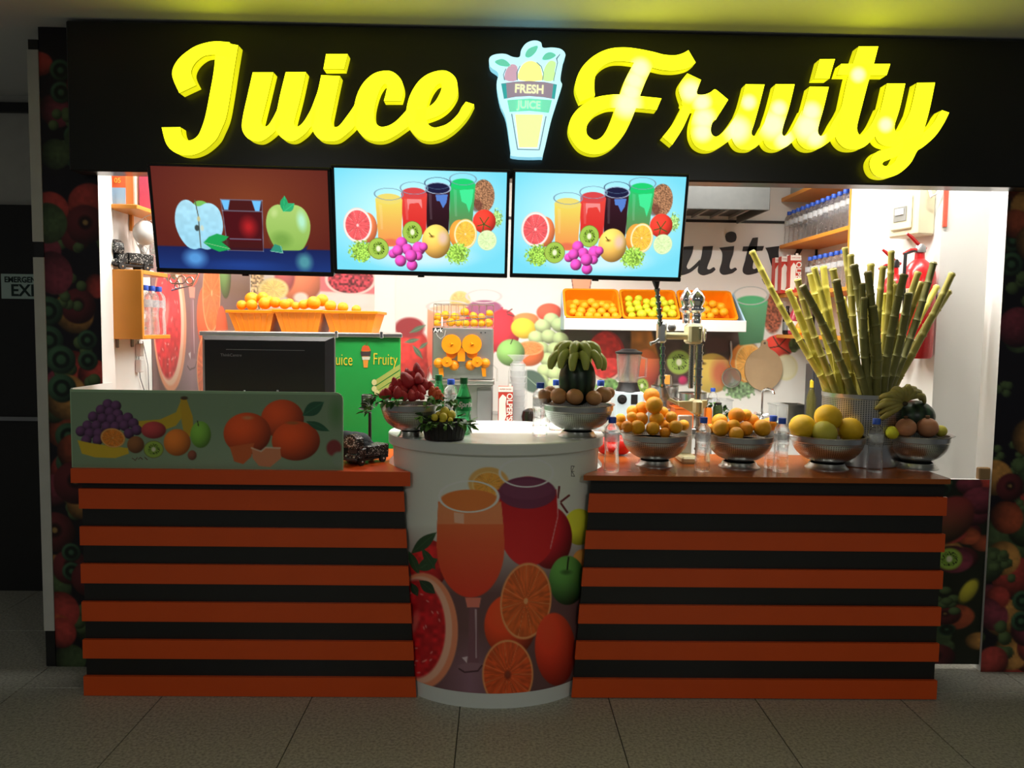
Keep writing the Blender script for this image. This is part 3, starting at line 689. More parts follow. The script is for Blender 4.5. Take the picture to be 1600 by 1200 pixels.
letter(D_, [[(810, 452, 990, 455), (760, 640, 940, 660), (715, 780, 900, 800), (690, 880, 888, 870), (695, 960, 905, 910), (750, 1025, 935, 910), (830, 1045, 980, 870), (920, 1020, 1030, 780), (1030, 940, 1080, 700), (1090, 890, 1120, 620)],
            ('q', [(905, 195), (1048, 193), (995, 378), (855, 378)])], HOT)
letter(E_, [[(270, 65, 430, 65), (225, 200, 395, 200), (180, 330, 350, 350), (130, 560, 295, 560), (90, 700, 260, 700), (80, 790, 258, 750), (105, 850, 275, 785), (160, 895, 300, 785), (240, 905, 345, 740), (320, 880, 385, 680), (415, 790, 440, 560)],
            ('q', [(125, 208), (528, 208), (498, 300), (95, 298)])], HOT)
letter(E_, [[(500, 368, 650, 368), (455, 560, 605, 570), (420, 680, 565, 700), (405, 780, 568, 750), (425, 840, 585, 760), (480, 875, 620, 735), (560, 880, 660, 660), (650, 820, 700, 580)],
            [(745, 362, 893, 360), (700, 560, 850, 570), (660, 700, 810, 720), (650, 800, 790, 800), (620, 900, 765, 890), (580, 975, 740, 930), (560, 1010, 690, 1020), (520, 1038, 600, 1100), (485, 1042, 500, 1135), (465, 1030, 410, 1120), (468, 1012, 365, 1060), (500, 990, 365, 990), (550, 975, 420, 925), (620, 945, 530, 890), (700, 925, 640, 830), (780, 895, 760, 795), (890, 800, 870, 700), (960, 700, 920, 620), (1008, 605, 948, 585)]], HOT)

# lit cup emblem
EO = (740, 50, 5.714)
def epts(pts, Y=SF): return [(q.x, q.z) for q in (PY(EO[0] + x / EO[2], EO[1] + y / EO[2], Y) for x, y in pts)]
def closed_cr(pts, k=4):
    n = len(pts); out = []
    for i in range(n):
        p0, p1, p2, p3 = (np.array(pts[(i + j) % n], float) for j in (-1, 0, 1, 2))
        for j in range(k):
            t = j / k; out.append(tuple(.5 * (2 * p1 + (p2 - p0) * t + (2 * p0 - 5 * p1 + 4 * p2 - p3) * t * t + (3 * p1 - p0 - 3 * p2 + p3) * t ** 3)))
    return out
def EM(name, rgb, e=.95): return M(name, C(*rgb), .4, emit=e, var=0)
ICE = EM('emblem_lit_white', (196, 246, 255), 1.0); ICES = EM('emblem_lit_side', (150, 225, 250), .8)
g = G(); out = closed_cr([(350, 1108), (590, 1116), (622, 1085), (690, 800), (735, 650), (770, 540), (790, 470), (775, 420), (800, 270), (820, 200), (780, 152), (700, 138), (620, 140), (600, 92), (540, 75), (470, 100), (425, 160), (410, 222), (350, 222), (280, 195), (190, 200), (140, 235), (150, 310), (220, 370), (205, 470), (235, 640), (290, 780), (330, 1050)])
g.prism(epts(out), SF, SY)
g.mi = [0, 0] + [1] * (len(g.mi) - 2)
em = g.obj('cup_emblem', [ICE, ICES], sg, smooth=30); em['label'] = 'lit white cup emblem with fruit, leaves and ribbon'
def decal(name, pts, mat, lift=.002, curve=True):
    G().prism(epts(closed_cr(pts, 3) if curve else pts, SF - lift), SF - lift, SF - lift + .0015).obj(name, mat, em, smooth=0)
LEAFG = EM('emblem_leaf_green', (105, 205, 175)); 
for pts in ([(190, 262), (250, 240), (300, 262), (330, 305), (260, 305), (215, 290)], [(460, 205), (490, 150), (570, 122), (560, 170), (520, 215), (480, 228)], [(612, 240), (640, 195), (690, 180), (735, 208), (690, 240), (640, 250)]): decal('leaf', pts, LEAFG)
decal('plum', [(285, 430), (282, 360), (330, 290), (390, 310), (385, 430)], EM('emblem_plum', (205, 165, 185)))
decal('orange', [(410, 430), (405, 350), (450, 280), (520, 258), (590, 300), (612, 380), (605, 432)], EM('emblem_orange', (250, 245, 150)), .003)
decal('pear', [(625, 432), (622, 360), (650, 290), (690, 255), (735, 275), (725, 340), (715, 430)], EM('emblem_pear', (205, 245, 165)), .0025)
decal('ribbon', [(245, 460), (370, 443), (500, 437), (640, 447), (745, 468), (725, 600), (620, 582), (500, 572), (380, 578), (270, 598)], EM('emblem_ribbon', (150, 135, 150)), .004, False)
decal('ribbon_edge', [(248, 462), (290, 458), (300, 590), (272, 596)], EM('emblem_teal', (55, 165, 165)), .005, False)
decal('ribbon_edge', [(712, 465), (743, 470), (724, 596), (698, 590)], EM('emblem_teal', (55, 165, 165)), .005, False)
decal('ribbon', [(300, 608), (500, 594), (700, 608), (672, 722), (500, 704), (320, 714)], EM('emblem_green_ribbon', (120, 225, 185)), .004, False)
decal('juice', [(370, 735), (620, 738), (570, 1030), (405, 1030)], EM('emblem_juice', (240, 248, 170)), .003, False)
lm = EM('emblem_line', (120, 140, 150))
for a, b, c_, d_ in (((335, 730), (345, 728), (398, 1048), (388, 1050)), ((388, 1042), (585, 1048), (585, 1056), (388, 1052)), ((642, 750), (652, 752), (590, 1056), (580, 1054))): decal('outline', [a, b, c_, d_], lm, .004, False)
for pts in ([(272, 430), (262, 380), (285, 325), (292, 330), (270, 380), (282, 430)], [(385, 430), (382, 360), (412, 300), (418, 304), (392, 360), (396, 430)], [(612, 432), (620, 370), (600, 310), (560, 272), (566, 268), (608, 305), (628, 370), (620, 432)], [(710, 440), (730, 340), (745, 270), (735, 235), (770, 195), (775, 200), (748, 240), (753, 275), (738, 340), (718, 440)]): decal('outline', pts, lm, .0045, False)
def ecen(x, y, lift): return PY(EO[0] + x / EO[2], EO[1] + y / EO[2], SF - lift)
TILT = (pi / 2, radians(1.2), 0)
lettering('FRESH', .046, ecen(497, 512, .006), EM('emblem_cream', (245, 250, 195)), em, TILT, bold=.0012, sx=.92)
lettering('JUICE', .041, ecen(495, 652, .006), EM('emblem_pale', (195, 245, 205)), em, TILT, bold=.001, sx=.92)

# ------------------------------------------------------------------ three screens under the sign
def fruit_screen(p):
    p.c = np.tile(np.array([120, 218, 240.]), (len(p.x), 1))
    d = np.hypot((p.x - 760) / 760, (p.y - 460) / 420); t = np.clip(1.25 - d, 0, 1)[:, None]; p.c = p.c * (1 - t) + np.array([205, 250, 252.]) * t
    p.ell(800, 800, 560, 130, (215, 240, 248), e=80, al=.8)
    p.leafy(1470, 460, 50, 75, (170, 220, 130), 8); p.ell(1345, 280, 100, 140, (165, 118, 85), e=5, tex=.8, ts=7); p.ell(1290, 360, 60, 60, (110, 60, 50), e=20, al=.7)
    p.tumbler(1062, 1278, 185, 1052, 1250, 570, 46, (30, 205, 110), (40, 200, 110), (110, 130, 80), 40); p.poly([(1140, 235), (1262, 225), (1250, 330), (1225, 420), (1200, 350), (1160, 330)], (70, 245, 160), al=.8)
    p.tumbler(848, 1060, 225, 862, 1050, 600, 45, (28, 28, 62), (60, 25, 40), (38, 18, 22), 40, (70, 90, 120)); p.poly([(935, 280), (1040, 275), (1030, 340), (1000, 390), (970, 330), (945, 330)], (90, 140, 225), al=.9)
    p.ring(955, 225, 108, 46, 2.5, (170, 190, 215))
    p.tumbler(640, 862, 272, 655, 855, 590, 48, (215, 70, 72), (232, 72, 62), (215, 45, 42), 42); p.poly([(690, 320), (815, 320), (820, 400), (790, 350), (710, 360), (700, 430)], (250, 190, 190), al=.6)
    p.tumbler(418, 650, 325, 440, 640, 690, 46, (235, 215, 110), (238, 222, 95), (240, 150, 80), 40); p.ell(545, 690, 85, 40, (225, 100, 80), e=20, al=.7)
    p.ell(1358, 492, 102, 102, (226, 62, 48), shade=.5)
    for a in ((1355, 515, 1320, 460), (1355, 515, 1395, 455), (1355, 515, 1300, 530), (1355, 515, 1410, 540), (1355, 515, 1345, 575)): p.line([a[:2], a[2:]], 6, (70, 90, 40))
    p.citrus(1385, 650, 85, 88, (200, 225, 150), (235, 248, 205), (215, 238, 175), pw=.12)
    p.ell(1145, 605, 92, 125, (235, 150, 60), shade=.4); p.citrus(1195, 602, 102, 130, (240, 190, 90), (252, 240, 190), (242, 188, 70), .05, pw=.15)
    p.ell(345, 570, 88, 130, (240, 130, 80), shade=.4); p.citrus(262, 552, 125, 150, (245, 215, 200), (252, 240, 232), (232, 92, 95), 0, pw=.14)
    p.leafy(295, 770, 110, 95, (165, 215, 85), 9); p.leafy(1125, 770, 110, 95, (165, 215, 85), 9)
    p.kiwi(735, 598, 88, 96); p.kiwi(438, 745, 92, 94)
    p.ell(942, 672, 126, 146, (236, 205, 100), shade=.55, col2=(225, 165, 80)); p.ell(1000, 640, 60, 80, (235, 200, 190), e=40, al=.8); p.ell(905, 630, 30, 16, (150, 120, 50), e=12); p.line([(905, 630), (880, 600)], 5, (80, 55, 30))
    for gx, gy, r in ((640, 690, 52), (690, 745, 50), (565, 785, 42), (605, 758, 50), (790, 735, 60), (830, 720, 40), (785, 800, 40), (630, 845, 52), (730, 880, 50), (722, 800, 55)): p.ell(gx, gy, r, r, (200, 72, 160), 0, 4, shade=.9)
    return p
def apple_screen(p):
    p.c = np.tile(np.array([92, 34, 27.]), (len(p.x), 1)); d = np.hypot((p.x - 880) / 800, (p.y - 350) / 480); t = np.clip(1.1 - d, 0, 1)[:, None]; p.c = p.c * (1 - t) + np.array([122, 58, 34.]) * t
    p.poly([(0, 735), (1700, 735), (1700, 1000), (0, 1000)], (24, 34, 84), e=14, col2=(28, 60, 130)); p.ell(390, 830, 130, 100, (90, 160, 225), e=70, al=.9); p.ell(1330, 840, 90, 100, (90, 170, 170), e=60, al=.8); p.ell(800, 880, 400, 60, (35, 70, 150), e=50, al=.6)
    p.ell(470, 385, 60, 30, (120, 190, 90)); p.poly(closed_cr([(430, 398), (370, 355), (310, 365), (260, 430), (242, 540), (270, 650), (330, 735), (390, 757), (440, 745), (500, 757), (560, 730), (620, 650), (648, 560), (630, 440), (580, 385), (520, 375), (465, 400)], 3), (172, 222, 240), col2=(150, 208, 232), e=5, tex=.1, ts=30)
    p.line([(425, 355), (442, 470), (446, 740)], 6, (90, 90, 75)); p.ell(425, 580, 24, 30, (60, 70, 70), e=8); p.ell(468, 580, 18, 28, (200, 215, 200), e=6); p.ell(445, 505, 16, 26, (195, 190, 140), e=6)
    p.poly([(645, 340), (993, 340), (982, 760), (676, 760)], (62, 18, 22), al=.85); p.poly([(655, 440), (986, 440), (978, 680), (674, 680)], (74, 16, 22)); p.ell(865, 560, 95, 110, (175, 32, 36), e=80)
    for q in ([(645, 345), (720, 345), (700, 425), (668, 425)], [(905, 345), (985, 345), (965, 430), (930, 430)]): p.poly(q, (110, 190, 245), e=8)
    for a in ([(640, 342), (995, 342)], [(650, 432), (985, 432)], [(700, 662), (965, 662)], [(645, 342), (676, 760)], [(992, 342), (980, 760)], [(676, 758), (980, 758)]): p.line(a, 5, (150, 180, 215), .45)
    p.poly([(470, 700), (520, 650), (590, 622), (690, 645), (640, 690), (700, 750), (600, 772), (530, 745)], (30, 160, 80), e=4); p.line([(480, 700), (690, 745)], 3, (180, 210, 160), .7); p.poly([(625, 690), (690, 660), (690, 740)], (70, 40, 35), al=.8)
    p.poly(closed_cr([(1200, 392), (1270, 370), (1345, 405), (1390, 500), (1385, 600), (1345, 695), (1300, 742), (1205, 750), (1110, 742), (1062, 690), (1022, 590), (1018, 500), (1052, 410), (1125, 370)], 3), (172, 205, 112), col2=(138, 180, 82), e=5); p.ell(1140, 660, 120, 90, (100, 145, 60), e=60, al=.6); p.ell(1320, 500, 55, 110, (180, 240, 215), -.1, 40, al=.85); p.ell(1090, 440, 40, 50, (205, 225, 150), .3, 30, al=.6); p.poly([(1050, 720), (1120, 748), (1300, 745), (1370, 700), (1330, 760), (1080, 770)], (24, 38, 90), e=8)
    p.leaf(1170, 430, 1185, 300, 34, (40, 160, 100)); p.leaf(1175, 425, 1265, 360, 34, (50, 170, 110)); p.poly([(1040, 755), (1080, 695), (1140, 715), (1148, 770)], (50, 140, 115)); p.line([(1040, 755), (1148, 770), (1130, 710)], 3, (160, 220, 200), .8)
    return p
BEZ = M('screen_bezel', (.015, .015, .017, 1), .3, var=.1)
def screen(px0, px1, ytop, fn, canvas, label, bright):
    """hung from the fascia and tilted forward"""
    Yt = 3.17; a = PY(px0, ytop, Yt); b = PY(px1, ytop, Yt); w = b.x - a.x; tl = radians(11.5); h = .43
    t = thing('menu_screen', label, 'screen', (a.x, Yt, a.z), 'menu screens under the sign')
    t.rotation_euler = (tl, radians(.6), 0)
    G().rbox(0, w, .004, .05, -h, 0, .006).obj('housing', BEZ, t, local=True)
    f = G(); bz = .012
    f.rbox(0, w, -.004, .006, -bz, 0, .003).rbox(0, w, -.004, .006, -h, -h + .018, .003).rbox(0, bz, -.004, .006, -h + .018, -bz, .003).rbox(w - bz, w, -.004, .006, -h + .018, -bz, .003)
    f.obj('bezel', BEZ, t, local=True)
    G().rbox(w / 2 - .014, w / 2 + .014, -.003, .004, -h - .006, -h, .002).obj('sensor_tab', DARKP, t, local=True)
    G().box(w * .3, w * .7, .05, .085, -.2, -.05).obj('wall_bracket', GREYM, t, local=True)
    x0, x1, y0, y1 = canvas
    sheet('picture', lambda u, v: (bz + (w - 2 * bz) * u, np.full_like(u, .002), -bz - (h - .03) * v), 300, 170,
          lambda u, v, P: fn(Paint(x0 + (x1 - x0) * u, y0 + (y1 - y0) * v, (0, 0, 0))).c, bright, t, world=False)
    return t
screen(229, 516, 254, apple_screen, (75, 1555, 90, 920), 'left screen showing green apples beside a dark juice glass', SCREEN)
screen(517, 797, 257, fruit_screen, (75, 1543, 82, 932), 'middle screen showing four juice glasses and fruit on light blue', SCREEN)
screen(801, 1078, 264, fruit_screen, (75, 1543, 82, 932), 'right screen showing four juice glasses and fruit, beside the range hood', SCREEN)

# ------------------------------------------------------------------ counters
LX0 = -1.64
lc = thing('striped_counter', 'left counter with orange and black horizontal stripes under the green screen', 'counter', (-1, 3.3, 0), 'striped counters')
def edge_l(z): return -.31 - .055 * (z / .85)
def edge_r(z): return .318 + .06 * (z / .9)
G().box(LX0 + .02, -.5, 3.14, 3.62, 0, .845).obj('body', BLACKP, lc)
zt = .927
G().prism([(LX0 + .005, 0), (edge_l(0) - .004, 0), (edge_l(.862) - .004, .862), (LX0 + .005, .862)], 3.104, 3.113).obj('black_backing', BLACKP, lc)
for a, b in ((766, 797), (825, 854), (883, 913), (942, 972), (1001, 1030), (1058, 1089)):
    z1, z0 = PY(380, a, 3.09).z, max(.002, PY(380, b, 3.09).z)
    G().prism([(LX0, z0), (edge_l(z0), z0), (edge_l(z1), z1), (LX0, z1)], 3.088, 3.1035).obj('plank', ORANGEW, lc, smooth=0)
zb = PY(380, 757, 3.065).z
G().vprism([(LX0 - .015, 3.062), (-.335, 3.062), (-.352, 3.09), (-.4, 3.16), (-.445, 3.26), (-.455, 3.34), (-.455, 3.64), (LX0 - .015, 3.64)], zb, zt).obj('counter_top', ORANGEW, lc)

rc = thing('striped_counter', 'right counter with orange and black stripes and brown top under the fruit bowls', 'counter', (1.1, 3.3, 0), 'striped counters')
G().box(.52, 1.79, 3.14, 3.6, 0, .895).obj('body', BLACKP, rc)
RX1 = 1.815
G().prism([(edge_r(0) + .004, 0), (RX1 - .005, 0), (RX1 - .006, .9), (edge_r(.9) + .004, .9)], 3.104, 3.113).obj('black_backing', BLACKP, rc)
for a, b in ((774, 803), (832, 860), (890, 918), (947, 976), (1004, 1032), (1062, 1091)):
    z1, z0 = PY(1180, a, 3.09).z, max(.002, PY(1180, b, 3.09).z)
    G().prism([(edge_r(z0), z0), (RX1, z0), (RX1, z1), (edge_r(z1), z1)], 3.088, 3.1035).obj('plank', ORANGEW, rc, smooth=0)
ZR = .922
G().vprism([(.345, 3.055), (1.79, 3.055), (1.808, 3.06), (1.812, 3.075), (1.812, 3.62), (.455, 3.62), (.455, 3.34), (.445, 3.26), (.4, 3.16), (.36, 3.1)], .902, ZR).obj('counter_top', TOPW, rc)

cc = thing('cup_counter', 'tall white cup-shaped counter with juice glass print between the striped counters', 'counter', (0, 3.29, 0))
CUPW = M('white_cup_laminate', (.7, .74, .7, 1), .3, var=.04, scale=4)
def cupring(z):
    t = z / 1.02; return .39 + .04 * t, .285 + .04 * t, 3.285 + .005 * t
g = G(); n = 64; zs = [0, .01, .3, .6, .9, 1.02]; vs = []; fs = []
for z in zs:
    a, b, cy = cupring(z); vs += [(a * cos(2 * pi * k / n), cy + b * sin(2 * pi * k / n), z) for k in range(n)]
for i in range(len(zs) - 1): fs += [(i * n + k, i * n + (k + 1) % n, (i + 1) * n + (k + 1) % n, (i + 1) * n + k) for k in range(n)]
g.add(vs, fs).obj('cup_body', CUPW, cc)
ZC = 1.06
G().lathe([(.95, -.006), (.99, -.004), (1, 0), (1, .038), (.99, .042), (0, .042)], (0, 3.31, ZC - .042), 72, .452, .375).obj('rim_top', CUPW, cc)
def cup_xyz(u, v):
    th = pi * (1.04 + .92 * u); z = 1.018 - v * .955
    t = z / 1.02; return ((.39 + .04 * t + .002) * np.cos(th), 3.285 + .005 * t + (.285 + .04 * t + .002) * np.sin(th), z)
def cup_paint(u, v, P):
    x, y = proj(P); p = juice_picture(Paint((x - 580) * 2.4, (y - 640) * 2.4, (235, 238, 230)))
    sag = 1022 + 50 * (1 - ((p.x - 460) / 300) ** 2)
    p.over(np.clip((p.y - sag) / 4, 0, 1), (214, 220, 212)); 
    for a in ([(200, 1030), (260, 1065), (330, 1118)], [(370, 1108), (400, 1122)]): p.line(a, 2.5, (90, 80, 70), .7)
    for a in ([(750, 212), (762, 212)], [(750, 232), (760, 232)], [(750, 250), (762, 250)], [(750, 212), (752, 250)], [(760, 215), (752, 230), (762, 248)]): p.line(a, 1.4, (40, 40, 40))
    return p.c
sheet('juice_print', cup_xyz, 330, 420, cup_paint, PRINT, cc)

# stall ceiling lamps and hall lamps (the fixtures round the lights)
LAMPW = M('lamp_frame', (.8, .8, .8, 1), .4, var=.02); LAMPD = M('lamp_diffuser', (1, .96, .9, 1), .5, emit=2.0, var=0)
for i, (lx, ly) in enumerate(STALL_LAMPS):
    k = .27
    t = thing('ceiling_lamp', ('left', 'middle', 'right')[i] + ' flat ceiling lamp inside the stall behind the sign', 'lamp', (lx, ly, 2.66), 'stall ceiling lamps')
    f = G(); f.box(lx - .27, lx + .27, ly - k, ly - k + .018, 2.66, 2.7).box(lx - .27, lx + .27, ly + k - .018, ly + k, 2.66, 2.7).box(lx - .27, lx - .252, ly - k + .018, ly + k - .018, 2.66, 2.7).box(lx + .252, lx + .27, ly - k + .018, ly + k - .018, 2.66, 2.7)
    f.obj('frame', LAMPW, t); G().box(lx - .252, lx + .252, ly - k + .018, ly + k - .018, 2.672, 2.69).obj('diffuser', LAMPD, t)
t = thing('tube_lamp', 'long tube lamp fixed behind the sign above the counters', 'lamp', (.25, 3.405, 2.63)); G().box(-1.62, 2.12, 3.37, 3.44, 2.66, 2.7).obj('batten', LAMPW, t)
G().tube([(-1.6, 3.405, 2.643), (2.1, 3.405, 2.643)], .013, 10).obj('tube', LAMPD, t)

# ------------------------------------------------------------------ fruit makers
def peel(name, rgb, rough=.42, var=.16, bump=.35, bs=160): return M(name, C(*rgb), rough, var=var, scale=25, bump=bump, bscale=bs, sss=.0)
ORANGE = peel('orange_peel', (247, 168, 24)); ORANGE2 = peel('deep_orange_peel', (244, 150, 20)); CLEM = peel('clementine_peel', (248, 170, 22))
LIME = peel('yellow_green_guava', (214, 214, 45)); LEMON = peel('lemon_peel', (222, 200, 60)); MELON = peel('yellow_melon_skin', (236, 186, 30), var=.25); MELON2 = peel('green_yellow_melon_skin', (200, 190, 70), var=.25)
POME = M('pomegranate_skin', C(188, 128, 92), .45, var=.35, scale=18, bump=.1); KIWI = M('brown_persimmon_skin', C(192, 136, 88), .5, var=.35, scale=20, bump=.1)
def melon_mat():
    m = M('watermelon_rind', (.02, .045, .02, 1), .35, var=0); nt = m.node_tree; N = nt.nodes; L = nt.links; b = N['Principled BSDF']
    tc = N.new('ShaderNodeTexCoord'); w = N.new('ShaderNodeTexWave'); w.inputs['Scale'].default_value = 9; w.inputs['Distortion'].default_value = 4; w.inputs['Detail'].default_value = 3
    L.new(tc.outputs['Object'], w.inputs['Vector']); r = N.new('ShaderNodeValToRGB'); r.color_ramp.elements[0].color = (.008, .018, .01, 1); r.color_ramp.elements[1].color = (.03, .065, .03, 1)
    L.new(w.outputs['Fac'], r.inputs[0]); 
    for l in list(b.inputs['Base Color'].links): L.remove(l)
    L.new(r.outputs[0], b.inputs['Base Color']); return m
WMELON = melon_mat()
def ballmesh(name, mat, sz=.95, dimple=.1, n=18, m=12):
    me = G().ball((0, 0, 0), 1, 1, sz, n, m, dimple).mesh(name); me.materials.append(mat); me.shade_smooth(); return me
BM = {}
def fruit(name, kind, mat, loc, r, label, cat, group, sz=.95):
    key = (kind, mat.name, sz)
    if key not in BM: BM[key] = ballmesh(kind, mat, sz)
    o = inst(name, BM[key], None, loc, (random.uniform(-.6, .6), random.uniform(-.6, .6), random.uniform(0, 6)), r)
    return tag(o, label, cat, group)
def pile(name, cat, mats, rows, ox, oy, sc, Yof, label, group, sz=.95, grow=1.0):
    """rows: (row words, depth shift, [(x, y, r) crop coordinates])"""
    n = 0
    for words, dy, lst in rows:
        lst = sorted(lst)
        for i, (x, y, r) in enumerate(lst):
            Y = Yof(oy + y / sc) + dy if callable(Yof) else Yof + dy
            p = PY(ox + x / sc, oy + y / sc, Y); n += 1
            fruit(name, name, mats[(n * 7) % len(mats)], p, S(r / sc, Y) * grow, label.format(w=words, n=nth(i, len(lst))), cat, group, sz)

# ------------------------------------------------------------------ steel colanders on the counters
PERF = perforated('perforated_bowl_steel', (.68, .71, .68, 1), 96, 130, .25, .36)
def colander(px0, px1, yrim, ybase, Z, footpx, label, rim_handles=True):
    xc = (px0 + px1) / 2; b = PZ(xc, ybase, Z); fr = S(footpx / 2, b.y + .08); Yc = b.y + fr; R = S((px1 - px0) / 2, Yc); X = PY(xc, ybase, Yc).x
    Hh = PY(xc, yrim, Yc - R * .3).z - Z
    t = thing('colander', label, 'colander', (X, Yc, Z), 'steel colander bowls of fruit')
    c = (X, Yc, Z); fh = Hh * .17
    pr = []
    for i in range(11):
        a = pi / 2 * i / 10; pr.append((max(fr * .55, R * .97 * sin(a) ** .8), fh + (Hh * .86 - fh) * (1 - cos(a)) ** .95))
    pr = [pr[0]] + [q for q in pr[1:] if q[0] > fr * .56]
    G().lathe(pr, c, 48, uv=True).obj('bowl', PERF, t)
    G().lathe([(r_ * .97, z_ + .004) for r_, z_ in pr], c, 32, uv=True).obj('inside', PERF, t)
    G().lathe([(R * .975, Hh * .8), (R * .995, Hh * .82), (R * 1.0, Hh * .965), (R * 1.05, Hh * .98), (R * 1.055, Hh), (R * 1.0, Hh), (R * .96, Hh * .985), (R * .95, Hh * .8)], c, 48).obj('rim', STEEL, t)
    G().lathe([(fr, 0), (fr * 1.0, .003), (fr * .86, fh * .5), (fr * .8, fh), (fr * .74, fh), (fr * .8, fh * .5), (fr * .94, .003), (fr * .94, 0)], c, 40).obj('foot', STEEL, t)
    if rim_handles:
        for s_ in (-1, 1):
            G().tube([(X + s_ * R * 1.0, Yc - .045, Z + Hh * .95), (X + s_ * (R * 1.12), Yc - .035, Z + Hh * .97), (X + s_ * (R * 1.16), Yc, Z + Hh * .98), (X + s_ * (R * 1.12), Yc + .035, Z + Hh * .97), (X + s_ * R * 1.0, Yc + .045, Z + Hh * .95)], .0028, 6).obj('handle', STEEL, t)
    return X, Yc, R, Z + Hh
b1 = colander(970, 1075, 678, 732, ZR, 60, 'steel colander holding the tall orange pile, beside the press', False)
b2 = colander(1103, 1206, 680, 735, ZR, 64, 'steel colander of oranges in front of the hanging cutting board', False)
b3 = colander(1235, 1347, 681, 737, ZR, 66, 'steel colander of yellow melons in front of the sugar cane tub')
b4 = colander(1381, 1478, 680, 736, ZR, 68, 'steel colander of pomegranates and watermelon at the right counter end')
b5 = colander(595, 690, 631, 685, ZC, 42, 'steel colander heaped with strawberries on the cup counter', False)
b6 = colander(848, 957, 632, 686, ZC, 62, 'steel colander with watermelon and green bananas on the cup counter', False)
OR = [ORANGE, ORANGE2, ORANGE]
pile('orange', 'orange', OR, [
    ('top', .02, [(460, 515, 68)]), ('second', -.03, [(480, 590, 73)]),
    ('third', .03, [(305, 640, 50), (382, 615, 56), (552, 648, 48)]),
    ('fourth', -.03, [(300, 688, 46), (372, 705, 60), (500, 705, 62), (620, 688, 50)]),
    ('front', -.065, [(262, 765, 50), (345, 770, 62), (470, 780, 58), (568, 815, 46), (655, 768, 58)]),
    ('rear', .02, [(208, 700, 44), (212, 748, 48), (580, 752, 50), (722, 752, 46)])],
    930, 520, 5.217, b1[1], 'orange in the tall pile on the right counter, {w} row, {n}', 'oranges in the tall pile')
pile('orange', 'orange', OR, [
    ('top', .0, [(292, 717, 62)]), ('second', .02, [(165, 760, 60), (360, 715, 48), (405, 758, 58)]),
    ('third', -.03, [(175, 810, 66), (270, 795, 52), (360, 815, 58), (485, 810, 68)]), ('rear', .05, [(95, 815, 38), (535, 785, 55)]), ('front', -.075, [(290, 855, 56)])],
    1090, 500, 4.8, b2[1], 'orange in the colander before the cutting board, {w} row, {n}', 'oranges in the low pile')
for i, (x, y, r, mt, lb, dy) in enumerate(((435, 352, 82, MELON, 'big yellow melon on top of the melon bowl', 0), (282, 408, 79, MELON, 'yellow melon at the left of the melon bowl', 0), (565, 425, 78, MELON, 'yellow melon at the right of the melon bowl', .0), (413, 442, 75, MELON2, 'pale green melon at the front of the melon bowl', -.05))):
    Y = b3[1] + dy; fruit('melon', 'melon', mt, PY(1180 + x / 3.81, 560 + y / 3.81, Y), S(r / 3.81, Y), lb, 'melon', 'melons in the colander', .93)
def pomegranate(x, y, r, Y, lab):
    p = PY(1180 + x / 3.81, 560 + y / 3.81, Y); R = S(r / 3.81, Y)
    t = thing('pomegranate', lab, 'pomegranate', p, 'pomegranates in the right bowl')
    G().ball((0, 0, 0), R, R, R * .94, 20, 12).obj('fruit_body', POME, t, local=True, smooth=60)
    cr_ = G().lathe([(R * .2, 0), (R * .14, R * .12), (R * .22, R * .26), (R * .16, R * .22), (R * .08, R * .05)], (0, 0, R * .9), 10).obj('crown', M('dry_crown', C(110, 80, 50), .7), t, local=True)
    t.rotation_euler = (random.uniform(.1, .35), random.uniform(-.2, .2), 0); return t
pomegranate(897, 412, 60, b4[1] - .06, 'pomegranate at the bowl front below the squash, left one')
pomegranate(1025, 412, 63, b4[1] - .05, 'pomegranate at the bowl front below the squash, right one')
pomegranate(768, 385, 46, b4[1] + .03, 'brownish pomegranate peeking out at the left of the right bowl')
fruit('guava', 'guava', LIME, PY(1180 + 815 / 3.81, 560 + 442 / 3.81, b4[1] - .05), S(10.5, b4[1]), 'yellow green guava at the left rim of the right bowl', 'guava', 'guavas in the right bowl')
fruit('guava', 'guava', MELON2, PY(1180 + 1105 / 3.81, 560 + 432 / 3.81, b4[1] - .03), S(9.5, b4[1]), 'pale green guava at the right rim of the right bowl', 'guava', 'guavas in the right bowl')
wm = PY(1180 + 945 / 3.81, 560 + 345 / 3.81, b4[1] + .035)
tag(G().ball(wm, S(32, 3.3), S(28, 3.3), S(26, 3.3), 28, 18).obj('watermelon', WMELON, smooth=60), 'dark green watermelon in the right colander under a banana bunch', 'watermelon')
BAN = M('olive_banana_peel', C(150, 140, 70), .5, var=.3, scale=30); BAN2 = M('green_banana_peel', C(168, 176, 84), .45, var=.2, scale=25); BTIP = M('banana_tip', C(60, 50, 30), .7)
def banana(path, r, t, mat):
    R = cr([tuple(p) for p in path], 4); n = len(R); rad = [r * max(.28, min(1, 1.05 * sin(pi * (.08 + .86 * i / (n - 1))) ** .5)) for i in range(n)]
    o = G().tube([Vector(q) for q in R], rad, 7).obj('banana', mat, t, local=True, smooth=60)
    return o
t = thing('banana_bunch', 'olive green banana bunch draped over the watermelon in the right bowl', 'bananas', PY(1180 + 885 / 3.81, 560 + 268 / 3.81, b4[1] - .075))
for k in range(10):
    a = radians(58 + k * 18); dx = cos(a); dz = sin(a); l = .085 + .012 * (k % 2)
    banana([(dx * .01, 0, dz * .01), (dx * l * .5, -.016, dz * l * .42 + .006), (dx * l * .9, -.004, dz * l * .7 - .002), (dx * l * 1.08, .03, dz * l * .8 - .022)], .0135, t, BAN)
for k in range(4):
    a = radians(20 + k * 16); dx = cos(a); dz = sin(a)
    banana([(.0, .01, .01), (dx * .05, .02, dz * .05 + .012), (dx * .105, .045, dz * .06 + .008), (dx * .14, .08, dz * .05 - .02)], .0145, t, BAN)
